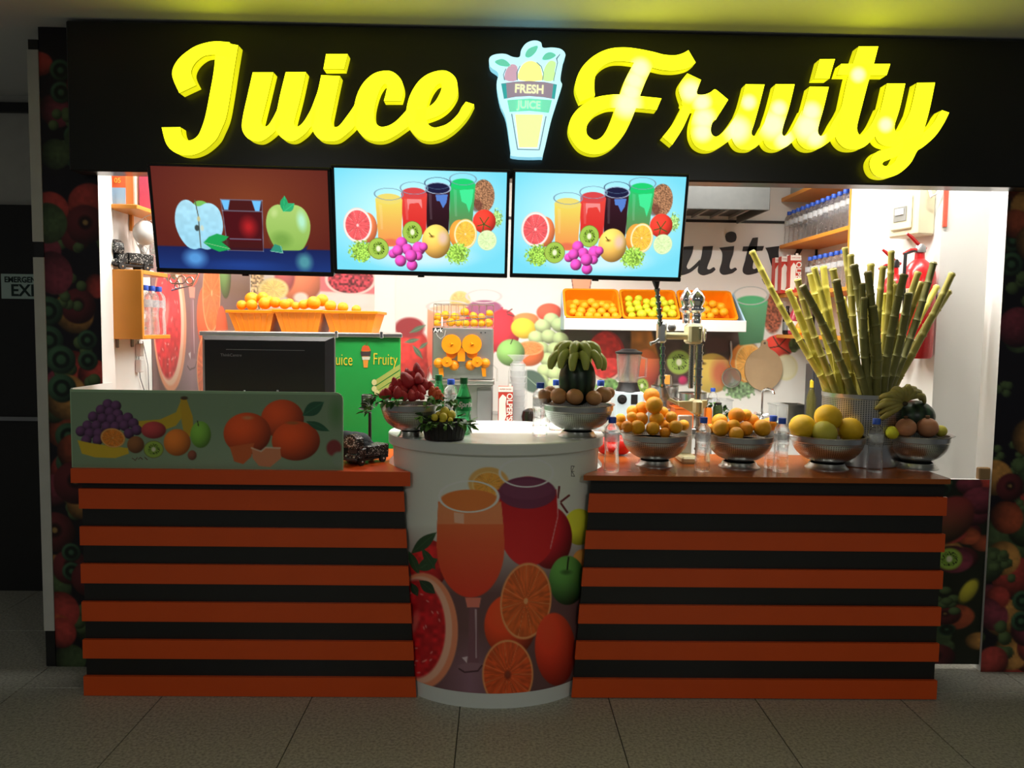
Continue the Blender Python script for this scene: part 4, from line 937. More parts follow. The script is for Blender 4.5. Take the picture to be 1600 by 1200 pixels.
G().ball((0, -.004, 0), .016, .012, .01, 8, 6).obj('stem_crown', BTIP, t, local=True)

# cup counter: strawberries, carrots, greens, watermelon with bananas
STRAW = M('strawberry_skin', C(196, 44, 52), .4, var=.3, scale=60, bump=.5, bscale=220); 
def straw_mesh():
    g = G(); g.lathe([(0, -.55), (.5, -.45), (.62, -.1), (.55, .3), (.36, .75), (.14, 1.0), (0, 1.06)], (0, 0, 0), 12); me = g.mesh('strawberry'); me.materials.append(STRAW); me.shade_smooth(); return me
SM = straw_mesh()
rows = [('top', .02, [(878, 120, 40)]), ('second', .01, [(785, 160, 32), (840, 185, 32), (922, 178, 36)]), ('third', -.03, [(785, 245, 62), (895, 225, 42), (650, 258, 34), (700, 272, 34)]),
        ('fourth', -.01, [(628, 292, 38), (720, 310, 40), (822, 300, 50), (910, 285, 38), (968, 288, 48), (1022, 295, 32)]), ('fifth', -.04, [(600, 332, 30), (660, 328, 38), (742, 335, 38), (860, 360, 42), (925, 350, 42)]),
        ('front', -.075, [(520, 385, 34), (575, 362, 32), (575, 402, 34), (682, 378, 46), (755, 402, 38), (828, 402, 44), (882, 392, 32), (930, 408, 26)]), ('rear', .03, [(545, 405, 30), (630, 370, 36), (790, 330, 40)])]
for words, dy, lst in rows:
    lst.sort()
    for i, (x, y, r) in enumerate(lst):
        Y = b5[1] + dy; p = PY(520 + x / 6.668, 560 + y / 6.668, Y)
        o = inst('strawberry', SM, None, p, (random.uniform(-.5, .5), random.uniform(-.4, .4), random.uniform(0, 6)), S(r / 6.668, Y) * 1.9)
        tag(o, f'red strawberry in the heaped colander, {words} row, {nth(i, len(lst))}', 'strawberry', 'strawberries in the colander')
G().ball((b5[0], b5[1], b5[3] - .015), b5[2] * .8, b5[2] * .8, .05, 16, 8)
CAR = M('orange_red_date', C(214, 92, 52), .45, var=.2)
lst = sorted([(1020, 345, 26), (1040, 325, 24), (1075, 330, 26), (1018, 372, 24), (1060, 368, 28), (1100, 360, 26), (1085, 395, 28), (1130, 390, 24), (1080, 420, 26), (1140, 412, 24)])
for i, (x, y, r) in enumerate(lst):
    Y = b5[1] - .02 - .004 * (i % 4); p = PY(520 + x / 6.668, 560 + y / 6.668, Y)
    fruit('date', 'date', CAR, p, S(r / 6.668, Y) * 1.05, f'small orange red date beside the strawberries, {nth(i, len(lst))}', 'date', 'orange red dates', 1.5)
def leafmesh(name, mat, L=1, w=.5):
    g = G(); g.add([(0, 0, 0), (w * .35, .3 * L, .06), (w * .5, .55 * L, .04), (w * .25, .85 * L, -.05), (0, L, -.14), (-w * .25, .85 * L, -.05), (-w * .5, .55 * L, .04), (-w * .35, .3 * L, .06), (0, .35 * L, -.02), (0, .7 * L, -.05)],
                   [(0, 1, 8), (1, 2, 9, 8), (2, 3, 9), (3, 4, 9), (0, 8, 7), (8, 9, 6, 7), (9, 5, 6), (9, 4, 5)])
    me = g.mesh(name); me.materials.append(mat); me.shade_smooth(); return me
LEAF = M('fresh_green_leaf', C(88, 132, 52), .45, var=.3, scale=12); LEAF2 = M('dark_green_leaf', C(52, 84, 38), .45, var=.3, scale=12)
LM, LM2 = leafmesh('leaf', LEAF), leafmesh('leaf', LEAF2)
def greens(label, spots, n, loc, size, group=None):
    t = thing('herb_garnish', label, 'greens', loc, group); rs = random.Random(len(label))
    for i in range(n):
        p, out, spread = spots[i % len(spots)]
        q = Vector(p) + Vector((rs.uniform(-1, 1) * spread[0], rs.uniform(-1, 1) * spread[1], rs.uniform(-1, 1) * spread[2]))
        inst('leaf', LM if rs.random() < .6 else LM2, t, q - Vector(loc), (rs.uniform(-.9, .7), rs.uniform(-.6, .6), out + rs.uniform(-.9, .9)), size * rs.uniform(.7, 1.25))
    return t
def S2(x, y, Y): return PY(520 + x / 6.668, 560 + y / 6.668, Y)
Yb = b5[1]
greens('leafy green sprigs hanging over the strawberry colander rim', [(S2(440, 420, Yb - .05), pi / 2 + .6, (.02, .02, .012)), (S2(400, 470, Yb - .06), pi / 2 + .8, (.015, .015, .02)), (S2(520, 440, Yb - .1), pi, (.025, .01, .008)), (S2(600, 450, Yb - .115), pi, (.03, .006, .01)), (S2(700, 440, Yb - .12), pi, (.035, .006, .006)), (S2(380, 530, Yb - .05), pi / 2 + .5, (.012, .012, .015)), (S2(1000, 420, Yb - .1), pi, (.03, .01, .02)), (S2(1080, 455, Yb - .09), pi, (.025, .01, .02)), (S2(1140, 480, Yb - .06), pi, (.02, .015, .025)), (S2(1200, 450, Yb - .02), pi, (.02, .015, .025))], 100, (b5[0], b5[1] - .02, b5[3]), .034)
# black basket with greens and lemons
bp = PZ(692, 691, ZC); bk = thing('small_basket', 'small black basket of greens and lemons on the cup counter front', 'basket', (bp.x, bp.y + .07, ZC)); R = S(35, bp.y)
KC = (bp.x, bp.y + .07, ZC)
G().lathe([(R * .82, 0), (R * .9, .006), (R * 1.0, .055), (R * 1.04, .075), (R * .98, .078), (R * .93, .055), (R * .84, .012), (0, .01)], KC, 28, 1, .85).obj('basket_body', M('black_wicker', (.016, .014, .012, 1), .55, var=.5, scale=60, bump=.8, bscale=90), bk)
for k in range(28):
    a = 2 * pi * k / 28; G().tube([(KC[0] + R * .86 * cos(a), KC[1] + R * .75 * sin(a), ZC + .004), (KC[0] + R * 1.035 * cos(a), KC[1] + R * .9 * sin(a), ZC + .07)], .0028, 5).obj('weave_rib', MATS['black_wicker'], bk)
KY = KC[1]
greens('leafy greens spilling over the black basket of lemons', [(S2(960, 640, KY - .07), pi * .8, (.02, .02, .015)), (S2(1000, 690, KY - .09), pi, (.025, .01, .012)), (S2(1340, 640, KY - .06), -pi * .8, (.02, .02, .015)), (S2(1400, 690, KY - .05), -pi * .6, (.012, .015, .012)), (S2(1150, 690, KY - .095), pi, (.04, .006, .006)), (S2(950, 560, KY + .02), pi * .7, (.02, .02, .02)), (S2(1240, 470, KY + .05), 0, (.022, .02, .025)), (S2(1000, 520, KY + .03), .4, (.03, .015, .02))], 110, (KC[0], KC[1], ZC + .07), .036)
lst = sorted([(1060, 615, 36), (1100, 585, 32), (1165, 555, 46), (1152, 612, 42), (1235, 590, 46), (1145, 648, 34), (1225, 645, 28)])
for i, (x, y, r) in enumerate(lst):
    Y = KY - .03 - (.03 if y > 600 else 0); fruit('lemon', 'lemon', LEMON, S2(x, y, Y), S(r / 6.668, Y), f'small yellow lemon in the black basket, {nth(i, 7)}', 'lemon', 'lemons in the black basket', 1.12)
# watermelon with banana crown in the kiwi bowl
wc = PY(902, 594, b6[1] + .02); rz_ = S(40, 3.2)
tag(G().ball(wc, S(29, 3.2), S(28, 3.2), rz_, 28, 18).obj('watermelon', WMELON, smooth=60), 'dark watermelon standing upright in the cup counter colander', 'watermelon')
t = thing('banana_bunch', 'green banana bunch crowning the upright watermelon', 'bananas', wc + Vector((0, 0, rz_ - .012)))
for k in range(13):
    a = 2 * pi * k / 13 + .1; dx, dy = cos(a), sin(a); l = .1 + .01 * (k % 2); h = .004 * (k % 3)
    banana([(dx * .03, dy * .03, .0), (dx * l * .72, dy * l * .62, h + .012), (dx * l * 1.02, dy * l * .86, -.012 + h), (dx * l * 1.1, dy * l * .95, -.05 + h)], .0185, t, BAN2)
for k in range(9):
    a = 2 * pi * k / 9 + .2; dx, dy = cos(a), sin(a); banana([(dx * .01, dy * .01, .026), (dx * .045, dy * .04, .05), (dx * .078, dy * .068, .036), (dx * .09, dy * .08, -.006)], .0185, t, BAN2)
lst = [(853, 619, 12, .02), (873, 619, 13.5, -.05), (898, 620, 13.5, -.07), (928, 622, 12.5, -.07), (943, 617, 13.5, -.03), (951, 614, 10, .03), (860, 612, 10, .06)]
for i, (x, y, r, dy) in enumerate(sorted(lst)):
    fruit('persimmon', 'persimmon', KIWI, PY(x, y, b6[1] + dy), S(r, b6[1]), f'brown persimmon round the upright watermelon, {nth(i, len(lst))}', 'persimmon', 'persimmons round the watermelon', .92)

# ------------------------------------------------------------------ bottles
PET = M('clear_bottle_water', (.93, .96, 1, 1), .03, trans=1, ior=1.25, var=0, alpha_mix=.44)
PETL = M('bottle_label_film', C(214, 228, 240), .35, var=.5, scale=90, alpha_mix=.5)
BPROF = [(0, .004), (.022, .002), (.029, 0), (.0315, .006), (.0315, .03), (.0295, .036), (.0315, .042), (.0295, .06), (.0275, .085), (.0295, .108), (.0315, .114), (.0315, .121), (.0305, .123), (.0305, .158), (.0315, .161), (.031, .168), (.026, .182), (.0165, .193), (.0135, .198), (.0135, .205)]
body_me = G().lathe(BPROF, n=20).mesh('bottle_body'); body_me.materials.append(PET); body_me.shade_smooth()
cap_me = G().lathe([(.0155, .198), (.016, .2), (.016, .219), (.0145, .2215), (0, .2215)], n=16).mesh('cap'); cap_me.materials.append(BLUECAP); cap_me.shade_smooth(); cap_me.set_sharp_from_angle(angle=.6)
lab_me = G().lathe([(.0309, .124), (.0309, .157)], n=20); lab_me.f = lab_me.f[:20]; lab_me.mi = lab_me.mi[:20]; lab_me = lab_me.mesh('label_band'); lab_me.materials.append(PETL); lab_me.shade_smooth()
def bottle(loc, label, group, s=1.0):
    t = thing('water_bottle', label, 'bottle', loc, group); t.scale = (s, s, s); t.rotation_euler = (0, 0, random.uniform(0, 6))
    inst('bottle_body', body_me, t); inst('cap', cap_me, t); inst('label_band', lab_me, t); return t
def on(px, py, Z, back=0): p = PZ(px, py, Z); return (PY(px, py, p.y + back).x, p.y + back, Z)
CB = 'water bottles on the counters'
bottle(on(955, 738, ZR, .02), 'blue capped water bottle between the cup counter and the tall orange pile', CB, 1.0)
bottle(on(1097, 737, ZR, .02), 'blue capped water bottle between the two orange colanders', CB, 1.0)
bottle(on(1219, 738, ZR, .02), 'blue capped water bottle in front, between orange and melon colanders', CB, 1.0)
bottle((on(1211, 732, ZR)[0] - .01, 3.27, ZR), 'blue capped water bottle standing behind another beside the melon colander', CB, 1.0)
bottle(on(1366, 738, ZR, .02), 'blue capped water bottle between melon and pomegranate colanders', CB, 1.0)
bottle(on(843, 684, ZC, .06), 'blue capped water bottle on the cup counter left of the watermelon colander', CB, .98)
bottle((PY(868, 680, 3.36).x, 3.36, ZC), 'water bottle mostly hidden behind the watermelon colander, left one', CB, .98)
bottle((PY(937, 680, 3.36).x, 3.36, ZC), 'water bottle mostly hidden behind the watermelon colander, right one', CB, .98)
bottle((PY(704, 680, 3.32).x, 3.32, ZC), 'blue capped water bottle behind the greens between two green soda bottles', CB, .98)
SODA = M('green_bottle_glass', C(30, 165, 80), .05, trans=.85, ior=1.3, var=0, alpha_mix=.2); SODAL = M('green_soda_label', C(20, 150, 70), .4, var=.1); SODAC = M('green_cap', C(20, 110, 60), .4)
SPROF = [(0, .004), (.024, 0), (.031, .006), (.032, .05), (.029, .075), (.03, .09), (.0318, .1), (.0318, .145), (.03, .155), (.022, .18), (.0135, .205), (.0135, .212)]
def soda(loc, label, text):
    t = thing('soda_bottle', label, 'bottle', loc, 'green soda bottles')
    G().lathe(SPROF, n=22).obj('bottle_body', SODA, t, local=True, smooth=50); G().lathe([(.0155, .207), (.0158, .232), (0, .2335)], n=16).obj('cap', SODAC, t, local=True)
    g = G().lathe([(.0324, .098), (.0324, .148)], n=24); g.f = g.f[:24]; g.mi = g.mi[:24]; lb = g.obj('label_band', SODAL, t, local=True)
    if text:
        me = text_mesh(text, .03, .0003, .001, .25); 
        for v in me.vertices:
            x, y, z = v.co; a = x / .0328 + .42; rr = .0328 + z; v.co = (rr * sin(a), -rr * cos(a), .124 + y)
        me.materials.clear(); me.materials.append(WHITEP); inst('lettering', me, lb)
    return t
soda((PY(724, 690, 3.2).x, 3.2, ZC), 'green soda bottle with white lettering right of the strawberries', 'Sprite')
soda((PY(685, 690, 3.36).x, 3.36, ZC), 'green soda bottle half hidden behind the strawberry colander', None)

# ------------------------------------------------------------------ left counter: printed screen, monitor, truck
gp = thing('acrylic_screen', 'pale green printed acrylic screen with fruit picture on the left counter', 'screen panel', (-1.1, 3.09, zt))
a0 = PY(112, 735, 3.085); a1 = PY(536, 735, 3.085); zT = PY(330, 611, 3.085).z; GXa, GXb = a0.x, a1.x
rr = .03; cor = [(GXb - rr + rr * sin(k * pi / 12), zT - rr + rr * cos(k * pi / 12)) for k in range(7)]
GREENA = M('pale_green_acrylic', C(150, 182, 146), .3, var=.03)
G().prism([(GXa, zt), (GXb, zt)] + cor[::-1] + [(GXa, zT)], 3.087, 3.094).obj('front_panel', GREENA, gp, smooth=0)
G().box(GXa, GXa + .007, 3.0945, 3.42, zt, zT + .004).obj('side_panel', WHITEP, gp)
def green_paint(u, v, P):
    x, y = proj(P); p = Paint((x - 100) * 2.857, (y - 420) * 2.857, (142, 170, 136))
    t_ = np.clip(1 - np.hypot((p.x - 800) / 600, (p.y - 850) / 200), 0, 1)[:, None] * .5; p.c = p.c * (1 - t_) + np.array([175, 195, 168.]) * t_
    p.ell(1215, 640, 45, 90, (80, 140, 70), e=40, al=.6); p.ell(1205, 800, 38, 42, (150, 60, 60), e=10); p.ell(1225, 850, 35, 40, (150, 175, 150), e=12)
    p.poly([(330, 680), (430, 672), (500, 640), (530, 570), (548, 575), (545, 640), (500, 700), (420, 730), (340, 720)], (225, 190, 50), e=4); p.poly([(520, 580), (545, 575), (575, 660), (578, 740), (540, 760), (525, 680)], (222, 180, 45), e=4); p.ell(537, 577, 20, 10, (90, 70, 50))
    p.ell(610, 740, 48, 62, (130, 190, 70), shade=.5); p.line([(600, 700), (596, 680)], 3, (60, 60, 40))
    rs = random.Random(4)
    for gx, gy in ((195, 605), (232, 612), (165, 630), (205, 640), (240, 650), (130, 660), (172, 668), (212, 672), (255, 675), (285, 665), (105, 700), (145, 700), (190, 705), (230, 705), (270, 700), (310, 690), (75, 725), (115, 735), (155, 735), (290, 735), (325, 720), (150, 765), (100, 765)): p.ell(gx, gy, 25, 25, (92, 58, 95), 0, 3, shade=.9)
    p.ell(400, 720, 58, 40, (190, 70, 70), shade=.5); p.ell(505, 775, 62, 62, (235, 130, 45), shade=.5); p.ell(320, 785, 40, 40, (140, 90, 50), shade=.5)
    p.poly([(60, 765), (120, 778), (200, 790), (285, 800), (290, 825), (230, 845), (140, 842), (80, 825)], (235, 200, 50), e=4); p.citrus(218, 755, 58, 45, (235, 140, 40), (250, 215, 150), (240, 140, 45), .2); p.kiwi(400, 806, 46, 40); p.ell(572, 832, 22, 24, (140, 80, 60), shade=.5)
    for a in ([(305, 845), (318, 855), (328, 842)], [(332, 850), (340, 842), (350, 850)], [(360, 842), (372, 852)]): p.line(a, 2, (90, 30, 30))
    p.ell(975, 670, 98, 88, (222, 82, 32), shade=.6); p.ell(818, 735, 108, 95, (225, 84, 32), shade=.6); p.ell(820, 665, 34, 12, (235, 190, 140), e=8, al=.6); p.ell(1035, 768, 110, 90, (224, 82, 30), shade=.6); p.ell(1020, 688, 40, 10, (200, 110, 50), e=6)
    p.leaf(1065, 655, 1160, 595, 30, (45, 100, 70)); p.leaf(1080, 680, 1185, 725, 17, (45, 100, 70))
    p.poly([(740, 795), (800, 785), (850, 778), (835, 840), (800, 872), (760, 860)], (228, 110, 55), e=4); p.poly([(838, 800), (880, 815), (900, 798), (965, 800), (970, 845), (920, 885), (870, 880), (842, 845)], (236, 150, 105), e=4); p.line([(838, 800), (880, 815), (900, 798), (965, 800)], 5, (250, 225, 200), .7)
    return p.c * .9
sheet('fruit_print', lambda u, v: (GXa + .004 + (GXb - GXa - .008) * u, np.full_like(u, 3.0865), zT - .01 + (zt - zT + .012) * v), 420, 130, green_paint, PRINT, gp)

mo = thing('monitor', 'black computer monitor seen from behind on the left counter', 'monitor', (PY(418, 700, 3.45).x, 3.5, zt))
ma, mb = PY(314, 524, 3.42), PY(521, 524, 3.42)
G().rbox(ma.x, mb.x, 3.435, 3.47, 1.1, ma.z, .006).obj('screen_frame', M('dark_grey_bezel', (.09, .09, .09, 1), .4), mo)
g = G(); x0, x1, z0, z1 = ma.x, mb.x, 1.1, ma.z; i_ = .035; ii = .018
g.add([(x0, 3.435, z0), (x1, 3.435, z0), (x1, 3.435, z1), (x0, 3.435, z1), (x0 + ii, 3.41, z0 + ii), (x1 - i_, 3.41, z0 + ii), (x1 - i_, 3.41, z1 - ii), (x0 + ii, 3.41, z1 - ii)], [(4, 5, 6, 7), (0, 1, 5, 4), (1, 2, 6, 5), (2, 3, 7, 6), (3, 0, 4, 7)])
mh = g.obj('rear_shell', DARKP, mo, smooth=20)
pa, pb = PY(353, 546, 3.409), PY(476, 546, 3.409); G().box(pa.x, pb.x, 3.4085, 3.4098, pa.z - .001, pa.z + .001).obj('vent_line', GREYM, mh)
lettering('ThinkCentre', .0175, PY(361, 555, 3.4085), GREYM, mh, depth=.0004)
G().rbox(mo.location.x - .035, mo.location.x + .035, 3.475, 3.5, zt + .01, 1.3, .004).obj('stand_post', DARKP, mo)
G().rbox(mo.location.x - .12, mo.location.x + .12, 3.41, 3.6, zt, zt + .014, .005).obj('stand_base', DARKP, mo)
for px in (382, 434): q = PY(px, 611, 3.409); G().rbox(q.x - .004, q.x + .004, 3.402, 3.41, q.z - .03, q.z + .004, .001).obj('cable_clip', GREYM, mh)

def truck_mat():
    m = M('black_truck_art', (.012, .012, .012, 1), .35, var=0); nt = m.node_tree; N = nt.nodes; L = nt.links; b = N['Principled BSDF']
    tc = N.new('ShaderNodeTexCoord'); v = N.new('ShaderNodeTexVoronoi'); v.inputs['Scale'].default_value = 130; L.new(tc.outputs['Object'], v.inputs['Vector'])
    lt = N.new('ShaderNodeMath'); lt.operation = 'LESS_THAN'; lt.inputs[1].default_value = .3; L.new(v.outputs['Distance'], lt.inputs[0])
    mx = N.new('ShaderNodeMix'); mx.data_type = 'RGBA'; mx.inputs[6].default_value = (.012, .012, .012, 1); mx.inputs[7].default_value = (.55, .55, .52, 1); L.new(lt.outputs[0], mx.inputs[0])
    for l in list(b.inputs['Base Color'].links): L.remove(l)
    L.new(mx.outputs[2], b.inputs['Base Color']); return m
TRUCK = truck_mat(); SILV = M('silver_bead', (.75, .75, .72, 1), .3, metal=.8, var=0)
def truck(loc, rz, s, label):
    """decorated toy lorry, front towards -Y before turning; length .2 before scaling"""
    t = thing('toy_truck', label, 'toy truck', loc, 'black decorated toy trucks', rz); t.scale = (s, s, s)
    def p(g, n, m): return g.obj(n, m, t, local=True)
    p(G().rbox(-.034, .034, -.1, .1, .018, .03, .002), 'chassis', DARKP)
    c_ = p(G().rbox(-.036, .036, -.085, -.035, .03, .075, .004).rbox(-.032, .032, -.1, -.085, .03, .05, .003), 'cab', TRUCK)
    p(G().box(-.028, .028, -.0865, -.0852, .054, .071), 'windscreen', M('truck_glass', (.04, .05, .06, 1), .1, var=0))
    cp = [(-.04, .076), (.04, .076), (.046, .095), (.04, .122), (.02, .135), (0, .14), (-.02, .135), (-.04, .122), (-.046, .095)]
    cw_ = p(G().prism(cp, -.1, -.06), 'crown', TRUCK)
    for k in range(12):
        a = 2 * pi * k / 12; G().ball((.026 * cos(a), -.1005, .106 + .02 * sin(a)), .0042, n=6, m=4).obj('bead', SILV, cw_, local=True)
    p(G().rbox(-.038, .038, -.032, .1, .031, .082, .004), 'cargo_body', TRUCK)
    bu = p(G().rbox(-.044, .044, -.112, -.1, .022, .034, .002), 'bumper', DARKP)
    for s_ in (-1, 1): G().ball((.026 * s_, -.1015, .04), .0055, n=8, m=5).obj('headlamp', SILV, bu, local=True)
    for sx in (-1, 1):
        for y in (-.068, .06):
            g = G(); n = 14
            vs = [(sx * (.03 + .012 * q), y + .0175 * cos(2 * pi * k / n), .0175 + .0175 * sin(2 * pi * k / n)) for q in (0, 1) for k in range(n)]
            g.add(vs, [tuple(range(n)), tuple(range(2 * n - 1, n - 1, -1))] + [(k, (k + 1) % n, n + (k + 1) % n, n + k) for k in range(n)]); w = p(g, 'wheel', DARKP)
            G().ball((sx * .043, y, .0175), .005, n=6, m=4).obj('hub', SILV, w, local=True)
    return t
tp = PZ(570, 727, zt); truck((tp.x, tp.y + .06, zt), radians(-38), .92, 'black toy truck with silver beads on the left counter end')
cl = G(); rs = random.Random(2); q = PY(556, 690, 3.28)
for k in range(9):
    zc = zt + .045 + .05 * rs.random(); rzz = .03 + .012 * rs.random(); zc = max(zc, zt + rzz + .001)
    cl.ball((q.x + rs.uniform(-.045, .045), 3.29 + rs.uniform(-.03, .03), zc), .05, .045, rzz, 12, 8)
cl.ball((q.x, 3.29, zt + .05), .075, .06, .0495, 14, 9)
tag(cl.obj('cloth_heap', M('dark_blue_black_cloth', (.012, .018, .022, 1), .8, var=.4, scale=20, bump=.6, bscale=30), smooth=70), 'crumpled dark cloth heap behind the toy truck', 'cloth')
ct = thing('card_terminal', 'black card terminal on a thin stand behind the toy truck', 'card terminal', (PY(578, 690, 3.5).x, 3.5, zt)); cx = ct.location.x
G().lathe([(.04, 0), (.038, .008), (.008, .012), (.007, .19), (0, .19)], (cx, 3.5, zt), 16).obj('stand', DARKP, ct)
q0, q1 = PY(565, 616, 3.48), PY(582, 641, 3.48); bd = G().rbox(q0.x, q1.x, 3.47, 3.50, q1.z, q0.z, .004).obj('terminal_body', DARKP, ct); G().box(q0.x + .006, q1.x - .008, 3.4692, 3.4699, q1.z + .03, q0.z - .008).obj('display', M('grey_green_display', (.12, .16, .13, 1), .2, var=0), bd)

# ------------------------------------------------------------------ green cane cabinet behind, with crates on top
YC = 4.0; ca = PY(330, 600, YC); cb = PY(626, 600, YC); zk = PY(570, 527, YC).z; GREENC = M('green_cabinet_vinyl', C(40, 160, 72), .35, var=.06, scale=5)
kb = thing('green_cabinet', 'tall green cabinet with yellow lettering behind the monitor', 'cabinet', (cb.x, YC, 0))
G().rbox(ca.x, cb.x, YC, YC + .62, 0, zk, .006).obj('body', GREENC, kb)
G().rbox(ca.x - .015, cb.x + .008, YC - .015, YC + .63, zk, zk + .022, .004).obj('steel_lid', STEEL, kb)
for px in (527, 596): q = PY(px, 520, YC - .01); G().rbox(q.x - .008, q.x + .008, YC - .022, YC - .015, zk - .004, zk + .03, .002).obj('latch', CHROME, kb)
YEL = M('yellow_vinyl_letter', C(228, 208, 60), .4, var=.03)
lettering('Juice', .085, PY(537, 562, YC - .002), YEL, kb, TILT, depth=.0006, sx=.62, bold=-.0005); lettering('Fruity', .085, PY(602, 562, YC - .002), YEL, kb, TILT, depth=.0006, sx=.62, bold=-.0005)
def cab_decal(name, pts, rgb, parent, lift): 
    q = [(v.x, v.z) for v in (PY(x, y, YC - lift) for x, y in pts)]; return G().prism(q, YC - lift, YC - lift + .0008).obj(name, M('vinyl_%d_%d_%d' % rgb, C(*rgb), .4, var=.03), parent, smooth=0)
lg = cab_decal('cup_logo', [(566, 546), (578, 546), (577, 553), (575, 574), (569, 574), (567, 553)], (226, 150, 60), kb, .002)
cab_decal('ribbon', [(564, 549), (580, 549), (579, 556), (565, 556)], (70, 60, 60), lg, .003); cab_decal('ribbon', [(566, 557), (579, 557), (578, 562), (567, 562)], (210, 210, 190), lg, .003)
cab_decal('fruit_top', [(565, 548), (567, 541), (572, 538), (577, 541), (580, 548)], (215, 90, 50), lg, .0025); cab_decal('leaf', [(571, 540), (574, 533), (577, 534), (574, 540)], (60, 130, 60), lg, .003)
for k, (a, b, w) in enumerate((((588, 597), (625, 573), 4.2), ((588, 607), (625, 583), 4), ((592, 613), (625, 592), 3.6))):
    s_ = cab_decal('cane_print', [(a[0], a[1] - w), (b[0], b[1] - w), (b[0], b[1] + w), (a[0], a[1] + w)], (168, 184, 92), kb, .002 + .0004 * k)
    cab_decal('cane_end', [(a[0] - 3 + 4 * cos(2 * pi * j / 10), a[1] + w * 1.15 * sin(2 * pi * j / 10)) for j in range(10)], (214, 214, 150), s_, .0045)
kb.rotation_euler = (0, 0, radians(7.6))
CRATE = M('orange_crate_plastic', C(248, 142, 12), .4, var=.08, scale=10)
def crate(px0, px1, y0, y1, Y, dep, label):
    a = PY(px0, y0, Y); b = PY(px1, y0, Y); zb_ = zk + .0225; zt_ = a.z; w = b.x - a.x; tp_ = .03
    t = thing('fruit_crate', label, 'crate', ((a.x + b.x) / 2, Y + dep / 2, zb_), 'orange plastic crates')
    def ring(i, z): f = i; return [(a.x + f, Y + f, z), (b.x - f, Y + f, z), (b.x - f, Y + dep - f, z), (a.x + f, Y + dep - f, z)]
    g = G(); vs = ring(tp_, zb_) + ring(0, zt_) + ring(tp_ + .004, zb_ + .004) + ring(.004, zt_)
    g.add(vs, [(3, 2, 1, 0)] + [(k, (k + 1) % 4, 4 + (k + 1) % 4, 4 + k) for k in range(4)] + [(8 + (k + 1) % 4, 8 + k, 12 + k, 12 + (k + 1) % 4) for k in range(4)] + [(8, 9, 10, 11)]); g.obj('shell', CRATE, t)
    g = G().rbox(a.x - .008, b.x + .008, Y - .009, Y + .004, zt_ - .012, zt_ + .003, .002).rbox(a.x - .008, b.x + .008, Y + dep - .004, Y + dep + .009, zt_ - .012, zt_ + .003, .002).rbox(a.x - .008, a.x + .004, Y + .004, Y + dep - .004, zt_ - .012, zt_ + .003, .002).rbox(b.x - .004, b.x + .008, Y + .004, Y + dep - .004, zt_ - .012, zt_ + .003, .002); g.obj('rim', CRATE, t)
    for k in range(1, 7):
        f = k / 7; G().tube([(a.x + tp_ + (w - 2 * tp_) * f, Y + tp_ - .001, zb_ + .002), (a.x + w * f, Y - .001, zt_ - .012)], .003, 5).obj('rib', CRATE, t)
    return t
crate(355, 428, 485, 517, 4.06, .3, 'left orange crate of clementines on the green cabinet'); crate(428, 503, 484, 517, 4.05, .32, 'middle orange crate of clementines on the green cabinet'); crate(505, 588, 486, 517, 4.07, .32, 'right orange crate of clementines on the green cabinet')
pile('clementine', 'clementine', [CLEM], [('front', 0, [(793, 162, 22), (838, 162, 25), (897, 154, 28), (943, 150, 25), (985, 158, 23), (1035, 166, 19), (1070, 160, 22), (1115, 152, 30), (1190, 166, 26), (1245, 172, 24), (1305, 182, 21)]),
    ('rear', .1, [(838, 134, 30), (888, 128, 25), (1007, 152, 20), (1090, 155, 20), (1152, 140, 28), (915, 140, 20)])], 100, 420, 2.857, 4.18, 'clementine in the crates on the green cabinet, {w} row, {n}', 'clementines in the crates')

# ------------------------------------------------------------------ left inner wall: shelves, cartons, fan, toy
def shelf_part(g, name, mat, t): return g.obj(name, mat, t)
y0, y1 = PX(170, 475, XL).y, 3.76; sx = PY(222, 475, y0).x; ztop, zbot = PY(196, 421, y0).z, PY(196, 530, y0).z
ls = thing('wall_shelf', 'open orange wall shelf holding water bottles on the left wall', 'shelf', (XL + .07, y0, zbot))
G().rbox(XL + .001, sx, y0, y0 + .018, zbot, ztop, .002).obj('side_board', SHELFW, ls); G().rbox(XL + .001, sx, y0 + .0182, y1, zbot, zbot + .018, .002).obj('shelf_board', SHELFW, ls); G().rbox(XL + .001, sx, y0 + .0182, y1 - .02, ztop - .018, ztop, .002).obj('top_board', SHELFW, ls)
for yy in (y0 + .05, y1 - .1): G().rbox(XL + .001, XL + .012, yy, yy + .012, zbot - .04, zbot - .0005, .002).obj('bracket', GREYM, ls)
k = 0
for yy in (3.56, 3.63, 3.70):
    bottle((XL + .115, yy, zbot + .0185), ('nearest', 'middle', 'farthest')[k] + ' front water bottle on the orange shelf of the left wall', 'water bottles on the left wall shelf'); k += 1
k = 0
for yy in (3.57, 3.64): bottle((XL + .048, yy, zbot + .0185), ('nearer', 'farther')[k] + ' rear water bottle against the left wall on the shelf', 'water bottles on the left wall shelf'); k += 1
u0 = PX(167, 320, XL).y; uz = PY(190, 319, u0).z; ux = PY(214, 320, u0).x
us = thing('wall_shelf', 'upper orange wall shelf with juice cartons on the left wall', 'shelf', (XL + .07, u0, uz)); G().rbox(XL + .001, ux, u0, u0 + .5, uz - .018, uz, .002).obj('shelf_board', SHELFW, us); G().rbox(XL + .001, XL + .015, u0 + .2, u0 + .22, uz - .09, uz - .0185, .002).obj('bracket', SHELFW, us)
